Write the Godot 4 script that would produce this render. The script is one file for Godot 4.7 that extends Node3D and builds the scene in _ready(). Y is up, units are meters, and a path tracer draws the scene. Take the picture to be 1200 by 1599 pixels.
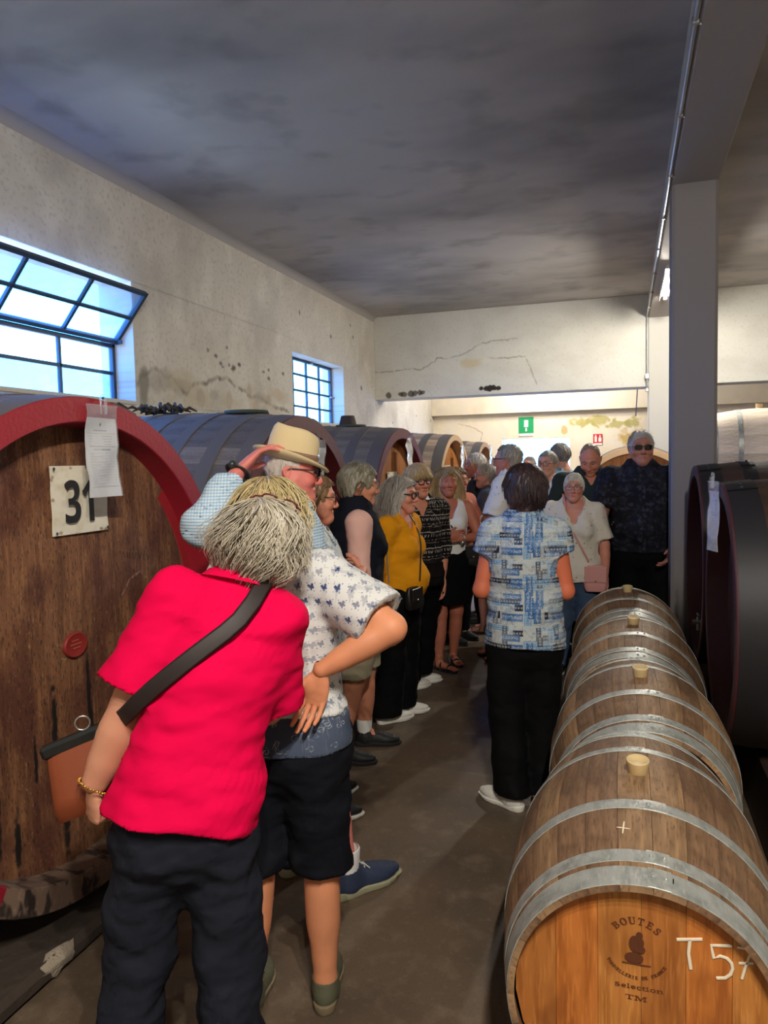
extends Node3D
# A wine cellar: big casks along the left wall, a row of small barrels on the right, a group of visitors in the aisle.

# ---------------------------------------------------------------- mesh building
class Geo:
	var v := PackedVector3Array()
	var n := PackedVector3Array()
	var t := PackedVector2Array()
	var c := PackedColorArray()
	var i := PackedInt32Array()
	var tint := Color.WHITE

	func put(p: Vector3, nn: Vector3, uv := Vector2.ZERO) -> int:
		v.append(p)
		n.append(nn)
		t.append(uv)
		c.append(tint)
		return v.size() - 1

	# rows x cols points, smooth; uv runs over r
	func grid(p: PackedVector3Array, rows: int, cols: int, flip := false, wrap := false, r := Rect2(0, 0, 1, 1)) -> void:
		var nn := PackedVector3Array()
		nn.resize(p.size())
		for a in rows - 1:
			for b in cols - 1:
				var k := a * cols + b
				var f := (p[k + cols + 1] - p[k]).cross(p[k + 1] - p[k + cols])
				if flip:
					f = -f
				nn[k] += f
				nn[k + 1] += f
				nn[k + cols] += f
				nn[k + cols + 1] += f
		if wrap:
			for a in rows:
				var s := nn[a * cols] + nn[a * cols + cols - 1]
				nn[a * cols] = s
				nn[a * cols + cols - 1] = s
		var at := v.size()
		for a in rows:
			for b in cols:
				put(p[a * cols + b], nn[a * cols + b].normalized(), r.position + r.size * Vector2(float(a) / (rows - 1), float(b) / (cols - 1)))
		for a in rows - 1:
			for b in cols - 1:
				var k := at + a * cols + b
				if flip:
					i.append_array([k, k + cols, k + 1, k + 1, k + cols, k + cols + 1])
				else:
					i.append_array([k, k + 1, k + cols, k + 1, k + cols + 1, k + cols])

	func quad(a: Vector3, b: Vector3, cc: Vector3, d: Vector3, r := Rect2(0, 0, 1, 1)) -> void:
		# a b c d counter-clockwise seen from the front
		var nn := (b - a).cross(d - a).normalized()
		var k := put(a, nn, r.position)
		put(b, nn, Vector2(r.end.x, r.position.y))
		put(cc, nn, r.end)
		put(d, nn, Vector2(r.position.x, r.end.y))
		i.append_array([k, k + 2, k + 1, k, k + 3, k + 2])

	func poly(p: PackedVector3Array, nn: Vector3, uvs: PackedVector2Array = PackedVector2Array()) -> void:
		# a convex fan
		var k := v.size()
		for q in p.size():
			put(p[q], nn, uvs[q] if uvs.size() else Vector2(p[q].x, p[q].y))
		for q in range(1, p.size() - 1):
			if (p[q] - p[0]).cross(p[q + 1] - p[0]).dot(nn) > 0:
				i.append_array([k, k + q + 1, k + q])
			else:
				i.append_array([k, k + q, k + q + 1])

	func box(at: Vector3, size: Vector3, bevel := 0.004, basis := Basis()) -> void:
		var h := size * 0.5
		var e := minf(bevel, minf(h.x, minf(h.y, h.z)) * 0.9)
		var x := Transform3D(basis, at)
		for ax in 3:
			var b1 := (ax + 1) % 3
			var b2 := (ax + 2) % 3
			for s in [-1.0, 1.0]:
				var q := PackedVector3Array()
				for w in [[-1, -1], [1, -1], [1, 1], [-1, 1]]:
					var pt := Vector3()
					pt[ax] = s * h[ax]
					pt[b1] = w[0] * (h[b1] - e)
					pt[b2] = w[1] * (h[b2] - e)
					q.append(x * pt)
				var nn := Vector3()
				nn[ax] = s
				var u := PackedVector2Array([Vector2(0, 0), Vector2(size[b1], 0), Vector2(size[b1], size[b2]), Vector2(0, size[b2])])
				poly(q, basis * nn, u)
			for s1 in [-1.0, 1.0]:
				for s2 in [-1.0, 1.0]:
					var p1 := Vector3()
					p1[b1] = s1 * h[b1]
					p1[b2] = s2 * (h[b2] - e)
					var p2 := Vector3()
					p2[b1] = s1 * (h[b1] - e)
					p2[b2] = s2 * h[b2]
					var q1 := p1
					var q2 := p2
					p1[ax] = h[ax] - e
					p2[ax] = h[ax] - e
					q1[ax] = -h[ax] + e
					q2[ax] = -h[ax] + e
					var nn := Vector3()
					nn[b1] = s1
					nn[b2] = s2
					poly(PackedVector3Array([x * p1, x * p2, x * q2, x * q1]), (basis * nn).normalized())
		for sx in [-1.0, 1.0]:
			for sy in [-1.0, 1.0]:
				for sz in [-1.0, 1.0]:
					poly(PackedVector3Array([x * Vector3(sx * h.x, sy * (h.y - e), sz * (h.z - e)), x * Vector3(sx * (h.x - e), sy * h.y, sz * (h.z - e)), x * Vector3(sx * (h.x - e), sy * (h.y - e), sz * h.z)]), (basis * Vector3(sx, sy, sz)).normalized())

	func tube(p: PackedVector3Array, r: PackedFloat32Array, sides := 8, flat := 1.0, up := Vector3.UP) -> void:
		# a swept round or flat bar with closed ends; r has one radius per point
		var m := p.size()
		var pts := PackedVector3Array()
		var side := Vector3()
		for a in m:
			var d := (p[mini(a + 1, m - 1)] - p[maxi(a - 1, 0)]).normalized()
			if a == 0:
				side = d.cross(up)
				if side.length() < 0.05:
					side = d.cross(Vector3(0.3, 0.1, 1))
			side = (side - d * side.dot(d)).normalized()
			var o := d.cross(side)
			for b in sides + 1:
				var w := TAU * b / sides
				pts.append(p[a] + (side * cos(w) + o * sin(w) * flat) * r[a])
		grid(pts, m, sides + 1, false, true, Rect2(0, 0, 1, 1))
		for e in [0, m - 1]:
			if r[e] > 0.0004:
				var ring := PackedVector3Array()
				for b in sides:
					ring.append(pts[e * (sides + 1) + b])
				poly(ring, (p[0] - p[1]).normalized() if e == 0 else (p[m - 1] - p[m - 2]).normalized())

	func bar(a: Vector3, b: Vector3, r: float, sides := 8) -> void:
		tube(PackedVector3Array([a, b]), PackedFloat32Array([r, r]), sides)

	# profile (radius, height along the axis), turned round the y axis of x
	func lathe(p: PackedVector2Array, x := Transform3D(), seg := 24, smooth := true, a0 := 0.0, a1 := TAU) -> void:
		var spans := [[0, p.size() - 1]] if smooth else []
		if not smooth:
			for k in p.size() - 1:
				spans.append([k, k + 1])
		for s in spans:
			var pts := PackedVector3Array()
			for k in range(s[0], s[1] + 1):
				for b in seg + 1:
					var w := a0 + (a1 - a0) * b / seg
					pts.append(x * Vector3(p[k].x * cos(w), p[k].y, p[k].x * sin(w)))
			grid(pts, s[1] - s[0] + 1, seg + 1, false, a1 - a0 > 6.28)

	func ball(at: Vector3, r: Vector3, seg := 12, basis := Basis()) -> void:
		var pts := PackedVector3Array()
		for a in seg / 2 + 1:
			var f := PI * a / (seg / 2)
			for b in seg + 1:
				var w := TAU * b / seg
				pts.append(at + basis * (Vector3(sin(f) * cos(w), cos(f), sin(f) * sin(w)) * r))
		grid(pts, seg / 2 + 1, seg + 1, true, true)

	func add(m: Mesh, x := Transform3D()) -> void:
		for s in m.get_surface_count():
			var a := m.surface_get_arrays(s)
			var at := v.size()
			var vv: PackedVector3Array = a[Mesh.ARRAY_VERTEX]
			var vn: PackedVector3Array = a[Mesh.ARRAY_NORMAL]
			for k in vv.size():
				put(x * vv[k], (x.basis * vn[k]).normalized())
			if a[Mesh.ARRAY_INDEX] != null:
				for k in a[Mesh.ARRAY_INDEX]:
					i.append(at + k)
			else:
				for k in vv.size():
					i.append(at + k)

	func mesh() -> ArrayMesh:
		var m := ArrayMesh.new()
		if i.size() == 0:
			return m
		var a := []
		a.resize(Mesh.ARRAY_MAX)
		a[Mesh.ARRAY_VERTEX] = v
		a[Mesh.ARRAY_NORMAL] = n
		a[Mesh.ARRAY_TEX_UV] = t
		a[Mesh.ARRAY_COLOR] = c
		a[Mesh.ARRAY_INDEX] = i
		m.add_surface_from_arrays(Mesh.PRIMITIVE_TRIANGLES, a)
		return m


# ---------------------------------------------------------------- painted surfaces
class Canvas:
	var w: int
	var h: int
	var d: PackedByteArray

	func _init(ww: int, hh: int, base := Color.WHITE) -> void:
		w = ww
		h = hh
		d = PackedByteArray()
		d.resize(w * h * 3)
		var r := int(base.r8)
		var g := int(base.g8)
		var b := int(base.b8)
		for k in w * h:
			d[k * 3] = r
			d[k * 3 + 1] = g
			d[k * 3 + 2] = b

	static func noise(s: int, freq: float, oct := 3) -> FastNoiseLite:
		var f := FastNoiseLite.new()
		f.seed = s
		f.frequency = freq
		f.noise_type = FastNoiseLite.TYPE_SIMPLEX_SMOOTH
		f.fractal_octaves = oct
		return f

	# mixes towards colour by noise stretched by sx, sy (pixels are divided by them)
	func cloud(s: int, freq: float, sx: float, sy: float, col: Color, lo: float, hi: float, most: float, oct := 3) -> void:
		var f := Canvas.noise(s, freq, oct)
		var r := col.r * 255.0
		var g := col.g * 255.0
		var b := col.b * 255.0
		var k := 0
		var inv := 1.0 / (hi - lo)
		for y in h:
			var yy := y / sy
			for x in w:
				var a := (f.get_noise_2d(x / sx, yy) - lo) * inv
				if a > 0.0:
					a = minf(a, 1.0) * most
					d[k] = int(d[k] + (r - d[k]) * a)
					d[k + 1] = int(d[k + 1] + (g - d[k + 1]) * a)
					d[k + 2] = int(d[k + 2] + (b - d[k + 2]) * a)
				k += 3

	func dot(x: int, y: int, col: Color, a: float) -> void:
		if x < 0 or y < 0 or x >= w or y >= h or a <= 0.0:
			return
		var k := (y * w + x) * 3
		a = minf(a, 1.0)
		d[k] = int(d[k] + (col.r * 255.0 - d[k]) * a)
		d[k + 1] = int(d[k + 1] + (col.g * 255.0 - d[k + 1]) * a)
		d[k + 2] = int(d[k + 2] + (col.b * 255.0 - d[k + 2]) * a)

	func blob(cx: float, cy: float, rx: float, ry: float, col: Color, a: float, f: FastNoiseLite = null, rough := 0.5, soft := 0.5) -> void:
		for y in range(int(cy - ry * 1.6), int(cy + ry * 1.6) + 1):
			for x in range(int(cx - rx * 1.6), int(cx + rx * 1.6) + 1):
				var q := sqrt(pow((x - cx) / rx, 2) + pow((y - cy) / ry, 2))
				if f:
					q += f.get_noise_2d(x, y) * rough
				if q < 1.0:
					dot(x, y, col, a * clampf((1.0 - q) / soft, 0.0, 1.0))

	func line(pts: Array, wd: float, col: Color, a: float, f: FastNoiseLite = null, wob := 0.0) -> void:
		for k in pts.size() - 1:
			var p: Vector2 = pts[k]
			var q: Vector2 = pts[k + 1]
			var m := int(p.distance_to(q)) + 1
			for s in m:
				var o := p.lerp(q, float(s) / m)
				var aa := a
				if f:
					o += Vector2(f.get_noise_2d(o.x, o.y), f.get_noise_2d(o.y + 300.0, o.x)) * wob
					aa = a * clampf(0.6 + f.get_noise_2d(o.x * 2.0 + 900.0, o.y * 2.0), 0.0, 1.0)
				var e := int(ceil(wd))
				for y in range(-e, e + 1):
					for x in range(-e, e + 1):
						var g := clampf(1.0 + wd * 0.5 - Vector2(x, y).length(), 0.0, 1.0)
						dot(int(o.x) + x, int(o.y) + y, col, aa * g)

	func rect(x: int, y: int, ww: int, hh: int, col: Color, a := 1.0) -> void:
		for yy in range(y, y + hh):
			for xx in range(x, x + ww):
				dot(xx, yy, col, a)

	func tex() -> ImageTexture:
		return ImageTexture.create_from_image(Image.create_from_data(w, h, false, Image.FORMAT_RGB8, d))


# ---------------------------------------------------------------- scene helpers
var names := {}
var rng := RandomNumberGenerator.new()
var mats := {}
var shared := {}

func numbered(called: String) -> String:
	var k: int = names.get(called, 0)
	names[called] = k + 1
	return called if k == 0 else "%s_%03d" % [called, k]

func thing(called: String, label: String, category: String, at := Vector3.ZERO, turn := 0.0, group := "") -> Node3D:
	var o := Node3D.new()
	o.name = numbered(called)
	add_child(o, true)
	o.position = at
	o.rotation.y = turn
	tag(o, label, category, group)
	return o

func tag(o: Node, label: String, category: String, group := "") -> void:
	o.set_meta("label", label)
	o.set_meta("category", category)
	if group:
		o.set_meta("group", group)

func part(called: String, m: Mesh, mat: Material, parent: Node) -> MeshInstance3D:
	var o := MeshInstance3D.new()
	if parent == self:
		o.name = numbered(called)
	else:
		var k := 0
		var want := called
		while parent.has_node(NodePath(want)):
			k += 1
			want = "%s_%03d" % [called, k]
		o.name = want
	o.mesh = m
	o.material_override = mat
	o.cast_shadow = GeometryInstance3D.SHADOW_CASTING_SETTING_ON
	parent.add_child(o, true)
	return o

func struct(called: String, m: Mesh, mat: Material, parent: Node = self) -> MeshInstance3D:
	var o := part(called, m, mat, parent)
	if parent == self:
		o.set_meta("kind", "structure")
	return o

func mat(col: Color, rough := 0.8, metal := 0.0, tex: Texture2D = null) -> StandardMaterial3D:
	var m := StandardMaterial3D.new()
	m.albedo_color = col
	m.roughness = rough
	m.metallic = metal
	m.cull_mode = BaseMaterial3D.CULL_DISABLED
	if tex:
		m.albedo_texture = tex
	return m

func bumpy(m: StandardMaterial3D, freq: float, depth_cm: float, scale: Vector3, s := 3, world := false) -> StandardMaterial3D:
	var key := "bump%f_%d" % [freq, s]
	if not shared.has(key):
		var x := NoiseTexture2D.new()
		x.width = 256
		x.height = 256
		x.seamless = true
		x.noise = Canvas.noise(s, freq, 4)
		shared[key] = x
	m.heightmap_enabled = true
	m.heightmap_texture = shared[key]
	m.heightmap_scale = depth_cm
	m.uv1_triplanar = true
	m.uv1_world_triplanar = world
	m.uv1_scale = scale
	return m

func srgb(r: float, g: float, b: float) -> Color:
	return Color(r / 255.0, g / 255.0, b / 255.0)

func letters(s: String, size: float, depth: float, bold := false, serif := false) -> TextMesh:
	var f := SystemFont.new()
	f.font_names = PackedStringArray(["Droid Serif" if serif else "Droid Sans"])
	f.font_weight = 700 if bold else 400
	var m := TextMesh.new()
	m.font = f
	m.text = s
	m.font_size = 64
	m.pixel_size = size / 64.0
	m.depth = depth
	return m

# ================================================================ the place
func _ready() -> void:
	rng.seed = 20240917
	set_view()
	set_light()
	build_materials()
	build_room()
	build_lamps()
	build_left_casks()
	build_barrels()
	build_right_side()
	build_fittings()
	build_people()

func set_view() -> void:
	var cam := Camera3D.new()
	cam.name = "camera"
	cam.fov = 69.15
	cam.near = 0.05
	cam.far = 200.0
	cam.position = Vector3(0, 1.62, 0)
	cam.rotation = Vector3(deg_to_rad(-3.89), deg_to_rad(17.98), deg_to_rad(-1.295))
	add_child(cam)
	cam.current = true

func set_light() -> void:
	var sky := ProceduralSkyMaterial.new()
	sky.sky_top_color = Color(0.22, 0.56, 1.0)
	sky.sky_horizon_color = Color(0.32, 0.64, 1.0)
	sky.ground_bottom_color = Color(0.42, 0.48, 0.56)
	sky.ground_horizon_color = Color(0.36, 0.58, 0.86)
	sky.sky_energy_multiplier = 1.0
	sky.ground_energy_multiplier = 1.0
	var e := Environment.new()
	e.background_mode = Environment.BG_SKY
	e.sky = Sky.new()
	e.sky.sky_material = sky
	e.background_energy_multiplier = 24.0
	e.tonemap_mode = Environment.TONE_MAPPER_LINEAR
	e.tonemap_exposure = 1.0
	e.sdfgi_enabled = true
	e.ssao_enabled = true
	e.ssil_enabled = true
	var w := WorldEnvironment.new()
	w.name = "world_environment"
	w.environment = e
	add_child(w)
	var sun := DirectionalLight3D.new()
	sun.name = "sun"
	sun.light_color = Color(1.0, 0.96, 0.9)
	sun.light_energy = 4.0
	sun.light_angular_distance = 0.5
	sun.shadow_enabled = true
	sun.rotation = Vector3(deg_to_rad(-58), deg_to_rad(35), 0)
	add_child(sun)

func omni(at: Vector3, energy: float, col: Color, size: float, parent: Node) -> void:
	var l := OmniLight3D.new()
	l.name = "lamp_light"
	l.position = at
	l.light_energy = energy
	l.light_color = col
	l.light_size = size
	l.omni_range = 30.0
	l.omni_attenuation = 2.0
	l.shadow_enabled = true
	parent.add_child(l, true)

func build_materials() -> void:
	# plaster of the left wall: planar over 18 m x 3.73 m
	var f := Canvas.noise(11, 0.03, 4)
	var k := 72.0
	var wl := Canvas.new(1300, 270, srgb(205, 200, 188))
	wl.cloud(1, 0.012, 1.0, 1.0, srgb(168, 163, 152), -0.1, 0.6, 0.6, 4)
	wl.cloud(2, 0.05, 1.6, 2.5, srgb(226, 222, 210), 0.0, 0.6, 0.5, 4)
	wl.cloud(3, 0.3, 1.0, 1.0, srgb(150, 145, 136), 0.25, 0.6, 0.35, 2)
	# damp marks and flaked patches under the height of the windows; u runs from z = 4 to z = -14
	var at := func(z: float, y: float) -> Vector2: return Vector2((4.0 - z) * k, (3.73 - y) * k)
	wl.line([at.call(-4.85, 2.25), at.call(-5.0, 2.36), at.call(-5.3, 2.34), at.call(-5.5, 2.22), at.call(-5.8, 2.38), at.call(-6.2, 2.42), at.call(-6.6, 2.3), at.call(-7.1, 2.24), at.call(-7.5, 2.2)], 1.2, srgb(105, 98, 88), 0.55, f, 6.0)
	for q in 34:
		wl.blob((4.0 + 4.9 + rng.randf() * 2.6) * k, (3.73 - 2.16 - rng.randf() * 0.2) * k, 4 + rng.randf() * 9, 3 + rng.randf() * 5, srgb(190, 176, 150) if rng.randf() < 0.6 else srgb(150, 142, 128), 0.4, f, 0.6)
	for q in 12:
		wl.blob((4.0 + 5.8 + rng.randf() * 1.6) * k, (3.73 - 2.5 - rng.randf() * 0.12) * k, 1.5 + rng.randf() * 2, 1 + rng.randf(), srgb(70, 66, 58), 0.7, f, 0.4)
	wl.blob(at.call(-4.9, 2.12).x, at.call(-4.9, 2.2).y, 5, 14, srgb(90, 84, 75), 0.5, f, 0.8)
	for q in 40:
		wl.blob(rng.randf() * wl.w, rng.randf() * 140, 1 + rng.randf() * 2, 1 + rng.randf() * 2, srgb(90, 86, 80), 0.6, f, 0.5)
	mats.wall_left = mat(Color.WHITE, 0.92, 0.0, wl.tex())
	# soot-stained ceiling
	var ce := Canvas.new(700, 1024, srgb(190, 187, 182))
	ce.cloud(21, 0.01, 2.6, 1.0, srgb(140, 137, 133), -0.25, 0.5, 0.8, 5)
	ce.cloud(22, 0.03, 4.0, 1.2, srgb(186, 181, 172), 0.1, 0.6, 0.55, 4)
	ce.cloud(23, 0.03, 1.6, 1.0, srgb(120, 117, 114), 0.15, 0.7, 0.4, 5)
	mats.ceiling = mat(Color.WHITE, 0.95, 0.0, ce.tex())
	# cross beam and far wall
	var be := Canvas.new(900, 130, srgb(210, 209, 200))
	be.cloud(31, 0.02, 1.5, 1.0, srgb(196, 193, 184), -0.1, 0.6, 0.6, 4)
	be.cloud(32, 0.2, 1.0, 1.0, srgb(172, 168, 158), 0.3, 0.7, 0.4, 3)
	var kb := 900.0 / 8.5
	var bt := func(x: float, y: float) -> Vector2: return Vector2((x + 3.5) * kb, (3.73 - y) * kb)
	be.line([bt.call(-3.5, 2.93), bt.call(-3.1, 2.95), bt.call(-2.8, 2.93), bt.call(-2.55, 3.07), bt.call(-2.2, 3.1), bt.call(-1.9, 3.26), bt.call(-1.4, 3.28)], 0.5, srgb(110, 104, 96), 0.6, f, 4.0)
	be.line([bt.call(-1.8, 3.02), bt.call(-1.3, 3.04)], 0.5, srgb(120, 112, 100), 0.6, f, 3.0)
	be.line([bt.call(-1.28, 3.0), bt.call(-1.15, 2.62)], 0.6, srgb(120, 112, 100), 0.6, f, 3.0)
	be.blob(bt.call(-2.05, 2.98).x, bt.call(-2.05, 2.98).y, 18, 8, srgb(200, 180, 130), 0.5, f, 0.6)
	for sx in [-1.93, -1.86, -1.8, -1.75, -1.68, -3.3, -3.12, -3.08, -2.95, -2.9, -2.82, -2.78]:
		var o: Vector2 = bt.call(sx, 2.62 if sx > -2.5 else 2.6)
		be.blob(o.x, o.y, 4.5, 4.0, srgb(40, 36, 32), 0.95 if sx > -2.5 else 0.6, f, 1.0, 0.2)
	mats.beam_face = mat(Color.WHITE, 0.92, 0.0, be.tex())
	var fa := Canvas.new(900, 400, srgb(228, 219, 203))
	fa.cloud(41, 0.012, 1.2, 1.0, srgb(214, 202, 180), -0.1, 0.5, 0.6, 4)
	fa.cloud(42, 0.04, 1.0, 1.4, srgb(238, 226, 198), 0.0, 0.6, 0.6, 4)
	var ff := Canvas.noise(17, 0.06, 4)
	var ft := func(x: float, y: float) -> Vector2: return Vector2((x + 3.5) * kb, (3.73 - y) * kb)
	for q in [[-0.75, 2.24, 26, 10], [-0.45, 2.26, 30, 12], [-0.12, 2.2, 24, 8], [0.14, 2.21, 18, 12], [1.9, 2.18, 30, 7]]:
		var o: Vector2 = ft.call(q[0], q[1])
		fa.blob(o.x, o.y, q[2], q[3], srgb(168, 160, 92), 0.75, ff, 0.7, 0.4)
	for q in 26:
		var o: Vector2 = ft.call(-0.1 + rng.randf() * 0.5, 1.5 + rng.randf() * 0.6)
		fa.blob(o.x, o.y, 6 + rng.randf() * 8, 5 + rng.randf() * 7, srgb(186, 150, 74), 0.35, ff, 0.8)
	fa.line([ft.call(-3.0, 2.3), ft.call(-2.7, 2.22), ft.call(-2.55, 2.1), ft.call(-2.6, 1.9)], 0.5, srgb(150, 124, 90), 0.5, f, 5.0)
	fa.blob(ft.call(-1.05, 2.12).x, ft.call(-1.05, 2.12).y, 7, 9, srgb(190, 168, 120), 0.9, ff, 0.3, 0.2)
	mats.wall_far = mat(Color.WHITE, 0.92, 0.0, fa.tex())
	mats.plaster = bumpy(mat(srgb(206, 200, 188), 0.92), 0.02, 0.25, Vector3(0.7, 0.7, 0.7), 5, true)
	mats.plaster_grey = bumpy(mat(srgb(168, 164, 160), 0.9), 0.02, 0.25, Vector3(0.7, 0.7, 0.7), 5, true)
	mats.pale = bumpy(mat(srgb(196, 195, 188), 0.9), 0.02, 0.2, Vector3(0.7, 0.7, 0.7), 5, true)
	# worn brown concrete with a faint rolled grid
	var fl := Canvas.new(1024, 1024, srgb(98, 82, 66))
	fl.cloud(51, 0.006, 1.0, 1.0, srgb(80, 68, 56), -0.1, 0.5, 0.8, 5)
	fl.cloud(52, 0.02, 1.0, 1.0, srgb(124, 108, 90), 0.1, 0.6, 0.6, 5)
	fl.cloud(53, 0.09, 1.0, 1.0, srgb(150, 136, 116), 0.3, 0.8, 0.3, 3)
	fl.cloud(54, 0.4, 1.0, 1.0, srgb(70, 60, 50), 0.3, 0.7, 0.5, 2)
	for q in 70:
		fl.line([Vector2(rng.randf(), rng.randf()) * 1024.0, Vector2(rng.randf(), rng.randf()) * 1024.0].map(func(p): return p), 0.3, srgb(150, 136, 116), 0.12, f, 8.0)
	mats.floor = mat(Color.WHITE, 0.62, 0.0, fl.tex())
	mats.floor.uv1_triplanar = true
	mats.floor.uv1_world_triplanar = true
	mats.floor.uv1_scale = Vector3(0.27, 0.27, 0.27)
	var gr := Image.create(64, 64, false, Image.FORMAT_L8)
	for y in 64:
		for x in 64:
			var g := 0.5 + 0.25 * (sin(x * TAU / 8.0) + sin(y * TAU / 8.0))
			gr.set_pixel(x, y, Color(g, g, g))
	mats.floor.heightmap_enabled = true
	mats.floor.heightmap_texture = ImageTexture.create_from_image(gr)
	mats.floor.heightmap_scale = 0.05
	mats.iron = mat(srgb(58, 74, 92), 0.55, 0.4)
	mats.zinc = mat(srgb(150, 152, 152), 0.4, 0.8)
	mats.black = mat(srgb(20, 20, 22), 0.5)
	mats.white_paint = mat(srgb(232, 232, 228), 0.5)
	mats.lamp = mat(Color.WHITE, 0.5)
	mats.lamp.emission_enabled = true
	mats.lamp.emission = Color(1.0, 0.97, 0.88)
	mats.lamp.emission_energy_multiplier = 3.0
	mats.glass = mat(Color(0.80, 0.93, 1.0, 0.12), 0.12)
	mats.glass.transparency = BaseMaterial3D.TRANSPARENCY_ALPHA
	var dg := Canvas.new(128, 64, srgb(150, 205, 240))
	dg.cloud(61, 0.03, 1.0, 1.0, srgb(210, 236, 255), -0.1, 0.5, 0.8, 4)
	mats.dirty_glass = mat(Color(1, 1, 1, 0.38), 0.5, 0.0, dg.tex())
	mats.dirty_glass.transparency = BaseMaterial3D.TRANSPARENCY_ALPHA
	# oak and cask wood: grain runs along u
	var oak := Canvas.new(512, 256, srgb(164, 134, 104))
	oak.cloud(71, 0.02, 5.0, 0.45, srgb(126, 99, 74), -0.2, 0.5, 0.75, 4)
	oak.cloud(72, 0.08, 12.0, 0.7, srgb(190, 154, 116), 0.05, 0.5, 0.6, 3)
	oak.cloud(73, 0.01, 1.0, 1.0, srgb(104, 78, 58), 0.1, 0.6, 0.5, 4)
	oak.cloud(74, 0.25, 9.0, 0.8, srgb(92, 66, 46), 0.25, 0.6, 0.5, 2)
	var oakt := oak.tex()
	var ob := 0
	for tn in [Color(0.92, 0.90, 0.86), Color(0.84, 0.80, 0.76), Color(1.0, 0.97, 0.92), Color(0.78, 0.74, 0.72)]:
		mats["oak%d" % ob] = mat(tn, 0.68, 0.0, oakt)
		mats["oak%d" % ob].uv1_offset = Vector3(0.23 * ob, 0.31 * ob, 0)
		mats["pale_oak%d" % ob] = mat(Color(tn.r * 1.25, tn.g * 1.32, tn.b * 1.4), 0.7, 0.0, oakt)
		mats["pale_oak%d" % ob].uv1_offset = Vector3(0.13 * ob, 0.41 * ob, 0)
		mats["bleached%d" % ob] = mat(Color(tn.r * 0.98, tn.g * 0.98, tn.b), 0.75, 0.0, null)
		ob += 1
	# new orange-brown barrel head, grain upright
	var hd := Canvas.new(384, 384, srgb(196, 128, 62))
	hd.cloud(81, 0.03, 0.7, 7.0, srgb(160, 96, 40), -0.15, 0.5, 0.7, 4)
	hd.cloud(82, 0.1, 0.6, 9.0, srgb(220, 156, 84), 0.05, 0.5, 0.6, 3)
	hd.cloud(83, 0.012, 1.0, 2.0, srgb(140, 84, 36), 0.1, 0.6, 0.5, 3)
	mats.head_oak = mat(Color.WHITE, 0.5, 0.0, hd.tex())
	mats.head_oak_a = mat(Color(0.9, 0.86, 0.84), 0.5, 0.0, mats.head_oak.albedo_texture)
	mats.head_oak_b = mat(Color(1.0, 0.92, 0.86), 0.5, 0.0, mats.head_oak.albedo_texture)
	mats.head_old = mat(Color(0.62, 0.58, 0.52), 0.7, 0.0, hd.tex())
	# the head of cask 31: worn red-brown boards, black runs, chalk marks
	var ch := Canvas.new(512, 512, srgb(126, 84, 56))
	ch.cloud(91, 0.03, 0.8, 8.0, srgb(92, 56, 36), -0.2, 0.4, 0.8, 4)
	ch.cloud(92, 0.09, 0.6, 8.0, srgb(158, 112, 74), 0.05, 0.5, 0.6, 3)
	ch.cloud(93, 0.012, 1.0, 1.6, srgb(78, 40, 30), 0.0, 0.5, 0.75, 4)
	ch.cloud(94, 0.2, 0.7, 2.0, srgb(168, 136, 106), 0.35, 0.7, 0.6, 3)
	ch.cloud(95, 0.25, 0.5, 4.0, srgb(46, 28, 20), 0.35, 0.6, 0.8, 2)
	var fd := Canvas.noise(19, 0.05, 3)
	for q in [[0.42, 0.70, 5, 70], [0.44, 0.86, 7, 60], [0.36, 0.72, 3, 30], [0.535, 0.62, 4, 60], [0.54, 0.74, 5, 50], [0.555, 0.84, 5, 60], [0.62, 0.86, 3, 34], [0.25, 0.8, 5, 60], [0.2, 0.66, 4, 40], [0.3, 0.88, 5, 40]]:
		ch.blob(q[0] * 512, q[1] * 512, q[2], q[3], srgb(18, 12, 10), 0.95, fd, 0.5, 0.4)
	for q in 12:
		var o := Vector2(rng.randf_range(0.3, 0.85), rng.randf_range(0.35, 0.8)) * 512.0
		ch.line([o, o + Vector2(rng.randf_range(-14, 14), rng.randf_range(-6, 12)), o + Vector2(rng.randf_range(-6, 20), rng.randf_range(6, 26))], 0.6, srgb(186, 164, 140), 0.35, fd, 5.0)
	ch.line([Vector2(345, 215), Vector2(362, 196), Vector2(385, 190), Vector2(402, 204)], 1.4, srgb(178, 150, 124), 0.5, fd, 2.0)
	for q in 9:
		ch.line([Vector2(352 + q * 6, 160 + q), Vector2(352 + q * 6 + rng.randf_range(-3, 4), 168 + q)], 0.5, srgb(36, 22, 18), 0.8)
	for q in [[[258, 70], [262, 66], [262, 92]], [[276, 84], [268, 78], [270, 68], [280, 68], [282, 80], [276, 94]]]:
		ch.line(q.map(func(p): return Vector2(p[0], p[1])), 1.6, srgb(58, 34, 22), 0.7, fd, 1.0)
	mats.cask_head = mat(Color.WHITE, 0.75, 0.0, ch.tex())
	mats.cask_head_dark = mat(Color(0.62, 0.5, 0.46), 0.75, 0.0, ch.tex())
	mats.cask_head_tan = mat(Color(1.5, 1.35, 1.2), 0.75, 0.0, hd.tex())
	mats.cask_head_tan.albedo_color = Color(0.86, 0.84, 0.82)
	# weathered grey staves
	var gy := Canvas.new(512, 256, srgb(124, 116, 108))
	gy.cloud(101, 0.02, 4.0, 0.5, srgb(98, 92, 86), -0.2, 0.4, 0.7, 4)
	gy.cloud(102, 0.1, 10.0, 0.7, srgb(132, 126, 116), 0.1, 0.5, 0.5, 3)
	gy.cloud(103, 0.15, 1.0, 1.0, srgb(160, 156, 148), 0.42, 0.6, 0.5, 2)
	var gyt := gy.tex()
	ob = 0
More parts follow.
